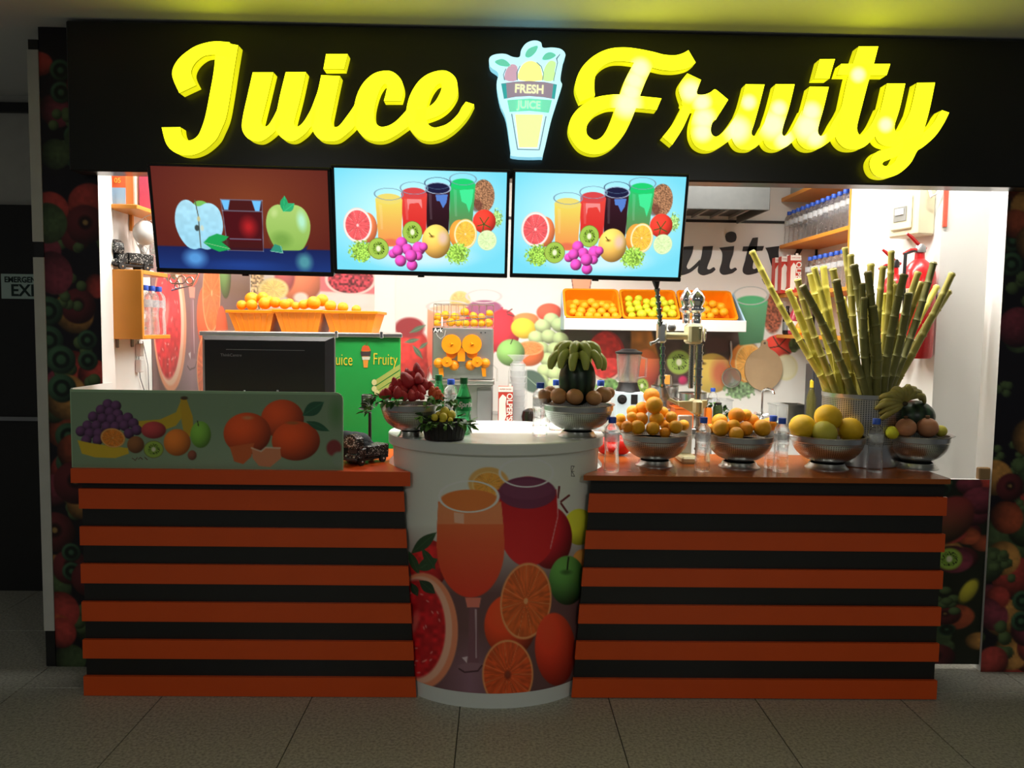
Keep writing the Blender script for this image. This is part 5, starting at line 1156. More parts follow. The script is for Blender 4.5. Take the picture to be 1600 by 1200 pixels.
def carton(x0, x1, y0, y1, z0, h, face, label, name='juice_carton', group='juice cartons on the upper left shelf', texts=(), stripe=None):
    t = thing(name, label, 'carton', ((x0 + x1) / 2, (y0 + y1) / 2, z0), group)
    bd = G().rbox(x0, x1, y0, y1, z0, z0 + h, .003).obj('carton_body', face, t)
    if stripe: G().box(x0 + .002, x1 - .002, y0 - .0008, y0 - .0001, z0 + h * stripe[0], z0 + h * stripe[1]).obj('printed_band', stripe[2], t)
    for (s_, sz, fx, fz, mt, rot) in texts: lettering(s_, sz, (x0 + (x1 - x0) * fx, y0 - .0012, z0 + h * fz), mt, t, (pi / 2, rot, 0), depth=.0003)
    return t
REDO = M('orange_red_carton', C(228, 96, 40), .4, var=.1); PINK = M('pink_carton', C(190, 84, 110), .4, var=.25, scale=9); YTX = M('yellow_print', C(245, 200, 60), .4, var=0); BLUEP = M('pale_blue_print', C(150, 185, 215), .4, var=.1)
c0 = PY(168, 317, u0 + .03).x
carton(XL + .005, XL + .015 + .055, u0 + .03, u0 + .1, uz, .25, REDO, 'orange red juice carton at the near end of the upper left shelf', texts=(('05', .03, .45, .42, YTX, 0),), stripe=(.02, .3, BLUEP))
carton(XL + .005, XL + .065, u0 + .13, u0 + .19, uz, .25, M('cream_carton', C(236, 214, 190), .4, var=.1), 'cream juice carton between orange and pink cartons on the upper shelf')
carton(XL + .075, XL + .135, u0 + .14, u0 + .2, uz, .25, PINK, 'pink juice carton on the upper left shelf beside the screen')
truck((PY(197, 418, y0 + .06).x, y0 + .1, ztop), radians(-30), .95, 'small black toy truck with silver beads on the left wall shelf')
fn = thing('table_fan', 'white table fan on the left wall shelf, half behind the left screen', 'fan', (PY(224, 419, 3.68).x, 3.68, ztop)); fx = fn.location.x
G().lathe([(.045, 0), (.043, .01), (.014, .016), (.011, .1), (0, .1)], (fx, 3.68, ztop), 18).obj('pedestal', WHITEP, fn)
fc = PY(236, 365, 3.68); mh_ = PY(226, 364, 3.6); G().ball((mh_.x, 3.6, mh_.z), .05, .05, .055, 18, 12).obj('motor_housing', WHITEP, fn, smooth=60)
for r_ in (.04, .07, .095): G().tube([(fc.x + .03 + r_ * cos(2 * pi * k / 24), 3.66, fc.z - .01 + r_ * sin(2 * pi * k / 24)) for k in range(24)], .0018, 5, closed=True).obj('guard_ring', WHITEP, fn)
for k in range(12): a = 2 * pi * k / 12; G().tube([(fc.x + .03, 3.655, fc.z - .01), (fc.x + .03 + .095 * cos(a), 3.66, fc.z - .01 + .095 * sin(a))], .0014, 4).obj('guard_wire', WHITEP, fn)
for k in range(3):
    a = 2 * pi * k / 3 + .4; c_, s_ = cos(a), sin(a); G().add([(fc.x + .03 + c_ * .015 - s_ * .012, 3.675, fc.z - .01 + s_ * .015 + c_ * .012), (fc.x + .03 + c_ * .085 - s_ * .03, 3.68, fc.z - .01 + s_ * .085 + c_ * .03), (fc.x + .03 + c_ * .085 + s_ * .03, 3.695, fc.z - .01 + s_ * .085 - c_ * .03), (fc.x + .03 + c_ * .015 + s_ * .012, 3.69, fc.z - .01 + s_ * .015 - c_ * .012)], [(0, 1, 2, 3), (3, 2, 1, 0)]).obj('blade', WHITEP, fn)
G().tube([(fx, 3.68, ztop + .09), (fx, 3.66, ztop + .12), (mh_.x, 3.61, mh_.z - .03)], .011, 8).obj('neck', WHITEP, fn)
sb = thing('scroll_bracket', 'silver scrollwork bracket below the left screen on the shelf edge', 'bracket', (PY(232, 430, 3.72).x, 3.75, ztop - .07))
bx_ = sx + .002; G().rbox(bx_ - .03, bx_ + .13, 3.765, 3.775, ztop + .0005, ztop + .008, .002).obj('top_bar', STEEL, sb)
for k, (dx, dz, r_) in enumerate(((.012, -.025, .018), (.05, -.025, .018), (.088, -.028, .016), (.03, -.055, .012))):
    G().tube([(bx_ + dx + r_ * cos(2 * pi * j / 18), 3.77, ztop + dz + r_ * sin(2 * pi * j / 18)) for j in range(18)], .004, 6, closed=True).obj('scroll', STEEL, sb)
G().tube([(bx_ + .002, 3.77, ztop - .075), (bx_ + .05, 3.77, ztop - .062), (bx_ + .1, 3.77, ztop - .05), (bx_ + .125, 3.77, ztop)], .0035, 6).obj('brace', STEEL, sb)
ad = thing('power_adapter', 'white power adapters with dangling cable on the left wall', 'adapter', PX(219, 565, XL + .01)); 
for yy in (545, 570): q = PX(217, yy, XL + .012); G().rbox(XL + .001, XL + .03, q.y - .015, q.y + .015, q.z - .035, q.z + .025, .004).obj('adapter_body', WHITEP, ad)
G().tube([PX(216, 533, XL + .01), PX(217, 560, XL + .012), PX(219, 590, XL + .01), PX(226, 612, XL + .01), PX(228, 640, XL + .01)], .0025, 5).obj('cable', M('grey_cable', (.25, .25, .27, 1), .5), ad); G().tube([PX(223, 533, XL + .01), PX(231, 570, XL + .01), PX(234, 640, XL + .01)], .002, 5).obj('cable', MATS['grey_cable'], ad)

# emergency exit sign on the corridor door
xs0, xs1 = PY(2, 447, CW - .055).x, PY(78, 447, CW - .055).x; ez0, ez1 = PY(27, 467, CW - .055).z, PY(27, 428, CW - .055).z
xg = thing('exit_sign', 'pale EMERGENCY EXIT sign on the dark corridor door', 'sign', ((xs0 + xs1) / 2, CW - .055, ez0)); G().rbox(xs0, xs1, CW - .058, CW - .051, ez0, ez1, .002).obj('plate', M('pale_green_plate', C(190, 215, 205), .4, var=.04), xg)
DTX = M('dark_green_print', C(22, 48, 42), .5, var=0); xm = (xs0 + xs1) / 2
lettering('EMERGENCY', .042, (xm, CW - .0595, ez0 + (ez1 - ez0) * .76), DTX, xg, bold=.0012, depth=.0005, sx=.92); lettering('EXIT', .088, (xm + .012, CW - .0595, ez0 + (ez1 - ez0) * .32), DTX, xg, bold=.002, depth=.0005, sx=1.0)

# ------------------------------------------------------------------ back counter and everything along the back wall
ZB = .9
bc = thing('back_counter', 'steel-topped white back counter along the back wall', 'counter', (.7, 5.15, 0)); bx0, bx1 = -.55, 1.93
G().rbox(bx0, bx1, 4.72, 5.43, ZB - .04, ZB, .004).obj('counter_top', STEEL, bc)
for k in range(4): w = (bx1 - bx0) / 4; d_ = G().rbox(bx0 + w * k + .006, bx0 + w * (k + 1) - .006, 4.74, 4.76, .08, ZB - .045, .004).obj('door', WHITEP, bc); G().tube([(bx0 + w * k + .05, 4.735, ZB - .12), (bx0 + w * k + .05, 4.725, ZB - .12), (bx0 + w * k + .05, 4.725, ZB - .24), (bx0 + w * k + .05, 4.735, ZB - .24)], .005, 6).obj('handle', STEEL, d_)
G().box(bx0 + .01, bx1 - .01, 4.765, 5.42, 0, ZB - .045).obj('carcass', WHITEP, bc)
# orange juicer
JY = 4.86; JO = (660, 450, 5.217)
def J(x, y, Y=JY): return PY(JO[0] + x / JO[2], JO[1] + y / JO[2], Y)
jc = thing('orange_juicer', 'steel orange juicer with orange squeezing drums and wire hopper', 'juicer', (J(325, 900).x, JY + .2, ZB)); a, b = J(80, 320), J(575, 750); GLASS = M('clear_cover', (.9, .93, .95, 1), .05, trans=1, ior=1.2, var=0, alpha_mix=.6)
JST = M('juicer_steel', (.5, .5, .49, 1), .32, metal=.85, var=.08, scale=12); JOR = M('juicer_orange_plastic', C(248, 148, 20), .35, var=.05)
G().rbox(a.x, b.x, JY, JY + .3, b.z, a.z, .008).obj('upper_housing', JST, jc); l0, l1 = J(100, 800), J(575, 1070); G().rbox(l0.x + .03, b.x, JY + .03, JY + .34, ZB, b.z - .03, .006).obj('lower_housing', JST, jc); q = J(445, 815); G().rbox(q.x, b.x - .005, JY + .015, JY + .03, ZB + .015, q.z, .004).obj('door', M('juicer_grey_panel', (.33, .33, .33, 1), .4, metal=.5), jc); G().rbox(a.x - .01, b.x + .01, JY - .03, JY + .2, b.z - .028, b.z - .001, .004).obj('drip_tray', STEEL, jc)
def disc(x, y, r, y0, y1, name, mat, parent, n=28):
    c = J(x, y); R = S(r / JO[2], JY); g = G(); vs = [(c.x + R * cos(2 * pi * k / n), yy, c.z + R * sin(2 * pi * k / n)) for yy in (y0, y1) for k in range(n)]
    g.add(vs, [tuple(range(n)), tuple(range(2 * n - 1, n - 1, -1))] + [(k, n + k, n + (k + 1) % n, (k + 1) % n) for k in range(n)]); return g.obj(name, mat, parent)
for x in (240, 405):
    d_ = disc(x, 457, 79, JY - .05, JY - .02, 'squeezing_drum', JOR, jc); c = J(x, 457); G().lathe([(.014, 0), (.004, .022), (0, .022)], (0, 0, 0), 3).obj('knob', JOR, d_, local=True); d_.children[0].location = (c.x - jc.location.x, JY - .05 - jc.location.y, c.z - ZB); d_.children[0].rotation_euler = (pi / 2, 0, 0)
    disc(x, 530, 45, JY - .02, JY - .001, 'drum_arm', JOR, jc)
for x in (203, 447):
    d_ = disc(x, 600, 42, JY - .05, JY - .001, 'lower_wheel', JOR, jc); c = J(x, 600); g = G().lathe([(.009, 0), (.003, .016), (0, .016)], (0, 0, 0), 3); o = g.obj('knob', JOR, d_, local=True); o.location = (c.x - jc.location.x, JY - .05 - jc.location.y, c.z - ZB); o.rotation_euler = (pi / 2, 0, 0)
for x, y, r in ((135, 612, 42), (258, 630, 42), (392, 630, 42), (512, 612, 40)): c = J(x, y); R = S(r / JO[2], JY); G().ball((c.x, JY - .012, c.z), R, R * .8, R, 16, 10).obj('press_ball', JOR, jc, smooth=60)
p0, p1 = J(288, 595), J(350, 500); G().prism([(p0.x, p0.z), (p1.x, p0.z), (p1.x, p1.z - .005), ((p0.x + p1.x) / 2, p1.z + .012), (p0.x, p1.z - .005)], JY - .04, JY - .001).obj('nose_block', JOR, jc)
for x0_, x1_ in ((130, 175), (480, 520)): p0, p1 = J(x0_, 720), J(x1_, 650); G().prism([(p0.x, p1.z), (p1.x - .003, p1.z), (p1.x, p0.z), (p0.x + .008, p0.z)], JY - .02, JY - .001).obj('drip_spout', JOR, jc)
p0, p1 = J(85, 362), J(192, 325); G().box(p0.x, (p0.x + p1.x) / 2 + .02, JY - .0016, JY - .0004, p0.z, p1.z).obj('logo_plate', DARKP, jc); lettering('Ark', .036, J(128, 345, JY - .002), WHITEP, jc, bold=.0008, depth=.0004); G().tube([J(112, 365, JY - .002), J(125, 395, JY - .002), J(150, 415, JY - .002), J(180, 390, JY - .002), J(190, 345, JY - .002)], .0012, 5).obj('logo_shield', WHITEP, jc)
for x in (478, 512): disc(x, 364, 6, JY - .004, JY - .0005, 'screw', CHROME, jc, 8)
w0, w1 = J(90, 318), J(580, 135); g = G(); bw = .0022
bask = []
for z in (w1.z, (w0.z + w1.z) / 2, w0.z + .004): g.tube([(w0.x, JY + .02, z), (w1.x, JY + .02, z), (w1.x, JY + .27, z), (w0.x, JY + .27, z)], bw, 5, closed=True)
g.obj('hopper_hoops', STEEL, jc)
for k in range(9): xx = w0.x + (w1.x - w0.x) * k / 8; G().tube([(xx, JY + .02, w1.z), (xx, JY + .02, w0.z + .002), (xx, JY + .27, w0.z + .002), (xx, JY + .27, w1.z)], .0016, 4).obj('hopper_wire', STEEL, jc)
G().tube([J(160, 312, JY), J(160, 235, JY)], .005, 6).obj('feed_post', WHITEP, jc); G().tube([J(130, 285, JY), J(300, 262, JY), J(580, 240, JY)], .003, 6).obj('feed_rod', STEEL, jc)
g = G(); n = 10; e0, e1 = J(45, 640), J(610, 760); G().tube([J(45, 745, JY - .06), J(45, 660, JY - .06), J(70, 632, JY - .06), J(580, 632, JY - .06), J(608, 660, JY - .06), J(608, 760, JY - .06)], .004, 6).obj('cover_frame', GLASS, jc)
pile('juice_orange', 'orange', [ORANGE, CLEM], [('upper', .15, [(125, 238, 36), (185, 222, 38), (265, 238, 38), (345, 197, 36), (415, 228, 34), (480, 238, 33), (547, 207, 30)]), ('lower', .07, [(120, 288, 30), (230, 280, 36), (290, 285, 30), (350, 290, 36), (420, 288, 34), (482, 290, 28), (538, 285, 36)])], 660, 450, 5.217, JY, 'orange waiting in the juicer wire hopper, {w} row, {n}', 'oranges in the juicer hopper')
# milk carton, wrapped cups, dark bowl
MILKR = M('red_milk_print', C(196, 62, 50), .4, var=.1); MILKW = M('white_milk_print', C(238, 232, 222), .4, var=.03)
def milk(x0, x1, Y, z0, h, label, group, txt=True):
    t = thing('milk_carton', label, 'carton', ((x0 + x1) / 2, Y + .03, z0), group); w = x1 - x0
    G().rbox(x0, x1, Y, Y + .06, z0, z0 + h, .002).obj('carton_body', MILKR, t); G().box(x0 + .001, x1 - .001, Y - .0012, Y - .0002, z0 + h * .86, z0 + h).obj('top_band', MILKW, t)
    G().prism([(x0 + w * .05, z0 + h * .1), (x0 + w * .42, z0 + h * .08), (x0 + w * .56, z0 + h * .22), (x0 + w * .5, z0 + h * .55), (x0 + w * .56, z0 + h * .72), (x0 + w * .3, z0 + h * .8), (x0 + w * .06, z0 + h * .68)], Y - .0012, Y - .0002).obj('milk_splash', MILKW, t)
    G().lathe([(.009, 0), (.009, .014), (0, .014)], (x1 - .018, Y + .03, z0 + h), 12).obj('cap', MILKW, t)
    if txt: lettering("OLPER'S", h * .2, (x0 + w * .76, Y - .0018, z0 + h * .47), MILKW, t, (pi / 2, pi / 2, 0), depth=.0004, bold=.0012); lettering('SUPER SAVER', w * .135, ((x0 + x1) / 2, Y - .0018, z0 + h * .93), MILKR, t, depth=.0003)
    return t
m0, m1 = PY(778, 655, 4.8), PY(801, 655, 4.8); milk(m0.x, m1.x, 4.8, ZB, PY(790, 604, 4.8).z - ZB, 'red and white milk carton beside the juicer', 'milk cartons')
CUPS = M('frosted_cup_plastic', (.85, .87, .87, 1), .3, trans=.6, ior=1.2, var=.04, alpha_mix=.25)
cs = thing('cup_stack', 'tall stack of frosted plastic cups in a bag beside the milk carton', 'cup stack', (PY(808, 655, 4.95).x, 4.95, ZB)); cx = cs.location.x
for k in range(9): z = ZB + .001 + k * .038; r_ = .047 + .001 * (k % 2); G().lathe([(r_ * .8, 0), (r_, .055), (r_ * 1.06, .058), (r_ * 1.06, .062), (r_ * .95, .06), (r_ * .76, .004), (0, .004)], (cx, 4.95, z), 20).obj('cup', CUPS, cs)
bag = G(); zt_ = ZB + .37
bag.lathe([(.058, -.37 + .002), (.062, -.2), (.06, -.05), (.045, .0), (.03, .02), (.05, .04), (.07, .055)], (cx, 4.95, zt_ + .0), 14); bag.obj('bag', M('clear_bag_film', (.95, .95, .95, 1), .2, var=0, alpha_mix=.75), cs)
tag(G().lathe([(.03, 0), (.05, .01), (.058, .05), (.05, .085), (.02, .1), (0, .102)], (PY(829, 655, 4.83).x, 4.83, ZB), 22).obj('dark_jar', M('dark_brown_glass', (.02, .014, .012, 1), .15, var=.1)), 'dark brown dome jar on the back counter by the cups', 'jar')
# blender
bl = thing('blender', 'white and clear blender beside the watermelon print', 'blender', (PY(980, 650, 4.88).x, 4.88, ZB)); cx = bl.location.x; w = S(23, 4.88); zq = PY(980, 611, 4.88).z; zj = PY(980, 606, 4.88).z; zl = PY(980, 553, 4.88).z
bb = G().rbox(cx - w, cx + w, 4.8, 4.97, ZB, zq, .012).obj('base', M('blender_base', C(205, 222, 230), .3, var=.03), bl); G().lathe([(w * .85, 0), (w * .7, .03), (w * .65, .055)], (cx, 4.88, zq), 20).obj('collar', DARKP, bl)
jar = [(w * .62, zq + .056), (w * .7, zq + .08), (w * .86, zl)]; G().lathe([(r_, z - ZB) for r_, z in jar] + [(r_ * .94, z - ZB) for r_, z in jar[::-1]], (cx, 4.88, ZB), 24).obj('jar', M('blender_jar', (.9, .92, .9, 1), .1, trans=.9, ior=1.2, var=0, alpha_mix=.4), bl); G().lathe([(w * .9, 0), (w * .92, .012), (w * .6, .022), (w * .5, .03), (0, .03)], (cx, 4.88, zl + .0005), 24).obj('lid', DARKP, bl)
c = PY(972, 624, 4.8); g = G(); g.lathe([(.03, 0), (.028, .004), (.018, .006), (.015, .016), (0, .016)], (0, 0, 0), 20); kn = g.obj('dial', DARKP, bb, local=True); kn.location = Vector((c.x, 4.7995, c.z)) - bl.location; kn.rotation_euler = (pi / 2, 0, 0); c = PY(991, 624, 4.8); G().box(c.x - .02, c.x + .02, 4.797, 4.7995, c.z - .03, c.z + .03).obj('switch', DARKP, bb)
h0 = cx + w * .8; G().tube([(h0, 4.88, zl - .02), (h0 + .04, 4.88, zl - .03), (h0 + .035, 4.88, zq + .09), (h0 - .02, 4.88, zq + .08)], .007, 6).obj('jar_handle', MATS['blender_jar'], bl)
# pots and small things on the back counter
def pot(px0, px1, ytop, Y, label, lid=False, name='steel_pot'):
    x0, x1 = PY(px0, ytop, Y).x, PY(px1, ytop, Y).x; R = (x1 - x0) / 2; X = (x0 + x1) / 2; h = PY(px0, ytop, Y).z - ZB
    t = thing(name, label, 'pot', (X, Y, ZB), 'steel pots on the back counter'); G().lathe([(R * .97, 0), (R, .006), (R, h - .004), (R * 1.04, h), (R * .97, h), (R * .95, .01), (0, .008)], (X, Y, ZB), 30).obj('pot_body', STEEL, t)
    for s_ in (-1, 1): G().tube([(X + s_ * R, Y - .03, ZB + h * .8), (X + s_ * (R + .03), Y - .02, ZB + h * .82), (X + s_ * (R + .03), Y + .02, ZB + h * .82), (X + s_ * R, Y + .03, ZB + h * .8)], .004, 6).obj('handle', STEEL, t)
    if lid: G().lathe([(R * .55, 0), (R * .5, .06), (R * .4, .07), (0, .075)], (X, Y, ZB + h), 20).obj('feed_chute', STEEL, t); G().rbox(X - .02, X + .02, Y - R * .62, Y - R * .56, ZB + h + .01, ZB + h + .07, .002).obj('sticker', M('orange_sticker', C(230, 160, 70), .4), t); G().rbox(X - R * 1.03, X + R * 1.03, Y - R * 1.03, Y + R, ZB + .0005, ZB + .1, .004).obj('motor_base', GREYM, t)
    return t
pot(1018, 1060, 602, 5.0, 'steel juice extractor with a feed chute behind the press', True, 'juice_extractor'); pot(1062, 1104, 613, 4.9, 'low steel pot on the back counter behind the press')
def jarthing(px0, px1, ytop, Y, body, label, name, cat, capm=None, caph=.012, extra=None):
    x0, x1 = PY(px0, ytop, Y).x, PY(px1, ytop, Y).x; R = (x1 - x0) / 2; X = (x0 + x1) / 2; h = PY(px0, ytop, Y).z - ZB
    t = thing(name, label, cat, (X, Y, ZB)); G().lathe([(R * .9, 0), (R, .006), (R, h * .8), (R * .9, h * .9), (R * .75, h), (0, h)], (X, Y, ZB), 20).obj('jar_body', body, t)
    if capm: G().lathe([(R * .8, 0), (R * .8, caph), (0, caph)], (X, Y, ZB + h), 16).obj('cap', capm, t)
    return t
jarthing(1102, 1113, 637, 4.86, M('orange_jar_juice', C(236, 120, 30), .3), 'orange filled jar with leafy top on the back counter', 'juice_jar', 'jar'); greens('feathery pineapple leaves above the orange jar', [(PY(1108, 632, 4.86), 0, (.025, .02, .015))], 16, PY(1108, 637, 4.86), .05)
jarthing(1114, 1129, 632, 4.9, M('herb_jar_glass', C(80, 100, 60), .1, trans=.5, var=.3), 'glass jar of green herbs on the back counter', 'herb_jar', 'jar', DARKP); greens('drooping herb sprigs out of the glass jar', [(PY(1130, 634, 4.92), .6, (.03, .02, .02)), (PY(1138, 645, 4.92), 1.2, (.015, .02, .02))], 20, PY(1128, 640, 4.92), .04)
bottle((PY(1113, 640, 5.1).x, 5.1, ZB), 'small water bottle far back on the back counter by the apple print', CB, 1.0)
BOXP = M('clear_plastic_box', (.85, .87, .87, 1), .15, trans=.8, ior=1.2, var=0, alpha_mix=.45)
def tub(px0, px1, ytop, Y, mat, label, name='plastic_tub', cat='tub'):
    x0, x1 = PY(px0, ytop, Y).x, PY(px1, ytop, Y).x; h = PY(px0, ytop, Y).z - ZB; t = thing(name, label, cat, ((x0 + x1) / 2, Y + .07, ZB)); w = x1 - x0; e = .004
    G().box(x0, x1, Y, Y + e, ZB, ZB + h).box(x0, x1, Y + .14 - e, Y + .14, ZB, ZB + h).box(x0, x0 + e, Y + e, Y + .14 - e, ZB, ZB + h).box(x1 - e, x1, Y + e, Y + .14 - e, ZB, ZB + h).box(x0 + e, x1 - e, Y + e, Y + .14 - e, ZB, ZB + e).obj('walls', mat, t); f = G()
    f.box(x0 - .006, x1 + .006, Y - .006, Y, ZB + h - .006, ZB + h + .002).box(x0 - .006, x1 + .006, Y + .14, Y + .146, ZB + h - .006, ZB + h + .002).box(x0 - .006, x0, Y, Y + .14, ZB + h - .006, ZB + h + .002).box(x1, x1 + .006, Y, Y + .14, ZB + h - .006, ZB + h + .002); f.obj('rim', mat, t); return t
tub(1124, 1145, 625, 5.05, BOXP, 'clear plastic tub on the back counter under the strainer'); tub(1232, 1260, 633, 4.95, STEEL, 'small steel pan left of the dish soap', 'steel_pan', 'pan'); tub(1055, 1084, 637, 4.78, M('orange_tub', C(226, 110, 40), .4), 'orange plastic tub on the back counter behind the press'); tub(1213, 1230, 633, 4.9, BOXP, 'clear measuring cup beside the sink tap', 'measuring_cup', 'cup')
fa = thing('sink_tap', 'chrome swan-neck sink tap below the cutting board', 'tap', (PY(1190, 645, 5.2).x, 5.2, ZB)); fx = fa.location.x; tz = PY(1190, 606, 5.2).z
G().lathe([(.022, 0), (.018, .02), (.011, .03), (.01, .06), (0, .06)], (fx, 5.2, ZB), 16).obj('tap_base', CHROME, fa); G().tube([(fx, 5.2, ZB + .05), (fx, 5.2, tz - .03), (fx + .005, 5.18, tz - .008), (fx + .02, 5.14, tz), (fx + .035, 5.1, tz - .01), (fx + .04, 5.09, tz - .035)], .009, 8).obj('spout', CHROME, fa)
for s_ in (-1, 1): G().tube([(fx, 5.2, ZB + .035), (fx + s_ * .035, 5.19, ZB + .045), (fx + s_ * .05, 5.18, ZB + .05)], [.008, .01, .013], 8).obj('handle', CHROME, fa)
tag(G().lathe([(.05, 0), (.06, .004), (.085, .04), (.088, .04), (.06, .0), (0, .006)], (PY(1200, 652, 4.84).x, 4.84, ZB), 24).obj('mixing_bowl', M('pale_green_bowl', C(200, 220, 205), .3)), 'pale shallow bowl in front of the sink tap', 'bowl')
def soap(px, ytop, Y, R, mat, cap, label, pump=False):
    X = PY(px, ytop, Y).x; h = PY(px, ytop, Y).z - ZB; t = thing('soap_bottle', label, 'bottle', (X, Y, ZB)); G().lathe([(R * .95, 0), (R, .006), (R, h * .62), (R * .5, h * .8), (R * .35, h * .84)], (X, Y, ZB), 18).obj('bottle_body', mat, t)
    G().lathe([(R * .42, h * .842), (R * .4, h * .97), (R * .15, h), (0, h)], (X, Y, ZB), 14).obj('cap', cap, t)
    if pump: G().tube([(X, Y, ZB + h), (X, Y, ZB + h + .015), (X - .03, Y - .01, ZB + h + .012)], .005, 6).obj('pump_nozzle', cap, t)
soap(1269, 593, 4.7 + .06, .03, M('yellow_soap', C(205, 195, 90), .1, trans=.8, var=.05, alpha_mix=.3), M('yellow_cap', C(238, 205, 50), .4), 'tall clear bottle of yellow dish soap by the cane tub'); soap(1281, 619, 4.76, .02, WHITEP, WHITEP, 'white pump soap bottle by the cane tub', True)
# things hanging on the back wall
WOOD = M('pale_board_wood', C(186, 158, 122), .55, var=.18, scale=6)
cbd = thing('cutting_board', 'round wooden cutting board hanging on the back wall', 'cutting board', PY(1193, 570, YB - .02)); c = PY(1193, 577, YB - .02); R = S(29.5, YB)
g = G(); pts = []
for k in range(40): a = radians(108) + radians(324) * k / 39; pts.append((c.x + R * cos(a), c.z + R * 1.12 * sin(a)))
hz = PY(1193, 531, YB - .02).z; hw = S(5, YB); pts += [(c.x + hw, c.z + R * 1.25), (c.x + hw, hz - hw)] + [(c.x + hw * cos(pi * k / 8), hz - hw + hw * sin(pi * k / 8)) for k in range(9)] + [(c.x - hw, c.z + R * 1.25)]
g.prism(pts, YB - .026, YB - .008).obj('board', WOOD, cbd); G().tube([(c.x + .006 * cos(2 * pi * k / 12), YB - .0265, hz - hw + .006 * sin(2 * pi * k / 12)) for k in range(12)], .002, 5, closed=True).obj('hanging_hole', DARKP, cbd); G().tube([(c.x, YB - .001, hz - hw), (c.x, YB - .035, hz - hw)], .0025, 6).obj('nail', GREYM, cbd)
st = thing('strainer', 'steel strainer with long handle hanging left of the cutting board', 'strainer', PY(1143, 590, YB - .03)); c = PY(1143, 590, YB - .03); R = S(14.5, YB); G().tube([(c.x + R * cos(2 * pi * k / 28), YB - .03, c.z + R * 1.02 * sin(2 * pi * k / 28)) for k in range(28)], .005, 6, closed=True).obj('hoop', STEEL, st)
msh = G().lathe([(R, 0), (R * .85, .012), (R * .5, .02), (0, .022)], (0, 0, 0), 20).obj('mesh_bowl', M('wire_mesh', (.4, .4, .38, 1), .5, metal=.5, var=.3, scale=120, alpha_mix=.68), st, local=True); msh.rotation_euler = (-pi / 2, 0, 0)
G().tube([PY(1143, 575, YB - .03), PY(1140, 568, YB - .03), PY(1143, 556, YB - .03), PY(1142, 537, YB - .025), PY(1142, 533, YB - .02)], [.004, .005, .007, .009, .005], 8).obj('handle', STEEL, st)
# tray with three baskets
TY = 5.18; ta, tb = PY(881, 517, TY - .02), PY(1165, 517, TY - .02); tr = thing('basket_tray', 'white sloping display tray with three orange baskets on the back wall', 'display tray', ((ta.x + tb.x) / 2, YB - .1, ta.z))
lipz = PY(1020, 499, TY - .02).z; tz0 = PY(1020, 517, TY - .02).z; G().rbox(ta.x, tb.x, TY - .035, TY - .015, tz0, lipz, .003).obj('front_lip', WHITEP, tr); G().box(ta.x + .012, tb.x - .012, TY - .0149, YB - .002, tz0, tz0 + .012).obj('bottom_board', WHITEP, tr); G().prism([(0, 0), (1, 0), (1, 1)], 0, 1)
bz = PY(1020, 456, YB - .03).z
for xx in (ta.x, tb.x - .012): g = G(); g.add([(xx, TY - .0149, tz0), (xx + .012, TY - .0149, tz0), (xx + .012, YB - .002, tz0), (xx, YB - .002, tz0), (xx, TY - .0149, lipz), (xx + .012, TY - .0149, lipz), (xx + .012, YB - .002, bz), (xx, YB - .002, bz)], [(0, 3, 2, 1), (4, 5, 6, 7), (0, 1, 5, 4), (1, 2, 6, 5), (2, 3, 7, 6), (3, 0, 4, 7)]); g.obj('side_cheek', M('pale_blue_edge', C(170, 205, 225), .4), tr)
def basket(px0, px1, label):
    w = S(px1 - px0, TY) * .985; ln, dp, e = .295, .085, .006; x0 = PY(px0, 497, TY).x
    t = thing('fruit_basket', label, 'basket', (x0, TY - .006, lipz + .004), 'orange plastic baskets in the tray'); t.rotation_euler = (radians(43), 0, 0)
    def rr_(i, z, r=.03, n=5):
        out = []
        for cx, cy, a0 in ((w - i - r, i + r, -pi / 2), (w - i - r, ln - i - r, 0), (i + r, ln - i - r, pi / 2), (i + r, i + r, pi)):
            out += [(cx + r * cos(a0 + pi / 2 * k / n), cy + r * sin(a0 + pi / 2 * k / n), z) for k in range(n + 1)]
        return out
    L = [rr_(0, 0), rr_(-.0, -.012), rr_(.006, -.012), rr_(.022, -dp), rr_(.026, -dp + .004), rr_(.014, 0), rr_(0, 0)]; n = len(L[0]); g = G(); vs = sum(L, []); fs = []
    for i in range(len(L) - 1): fs += [(i * n + (k + 1) % n, i * n + k, (i + 1) * n + k, (i + 1) * n + (k + 1) % n) for k in range(n)]
    fs += [tuple(range(3 * n, 4 * n))[::-1], tuple(range(4 * n, 5 * n))]; g.add(vs, fs).obj('tray_shell', CRATE, t, local=True)
    return t
basket(882, 973, 'left orange basket of clementines in the white tray'); basket(973, 1065, 'middle orange basket of yellow green guavas in the white tray'); basket(1066, 1156, 'right orange basket of clementines behind the press')
def slope(py):
    z = PY(1020, py, TY + .1).z; return TY + .0 + max(0, (z - lipz)) / math.tan(radians(43)) * .93 + .018
pile('clementine', 'clementine', [CLEM], [('top', 0, [(212, 190, 23), (296, 186, 25), (355, 198, 22)]), ('second', 0, [(195, 214, 22), (258, 205, 22), (318, 207, 23), (380, 213, 24), (412, 206, 18)]), ('third', 0, [(195, 240, 22), (240, 234, 25), (298, 238, 26), (352, 238, 25), (415, 233, 26)]), ('bottom', -.006, [(230, 258, 24), (285, 259, 24), (330, 262, 22), (380, 262, 22), (428, 261, 22)])], 840, 420, 3.529, slope, 'clementine in the left basket of the white tray, {w} row, {n}', 'clementines in the left basket')
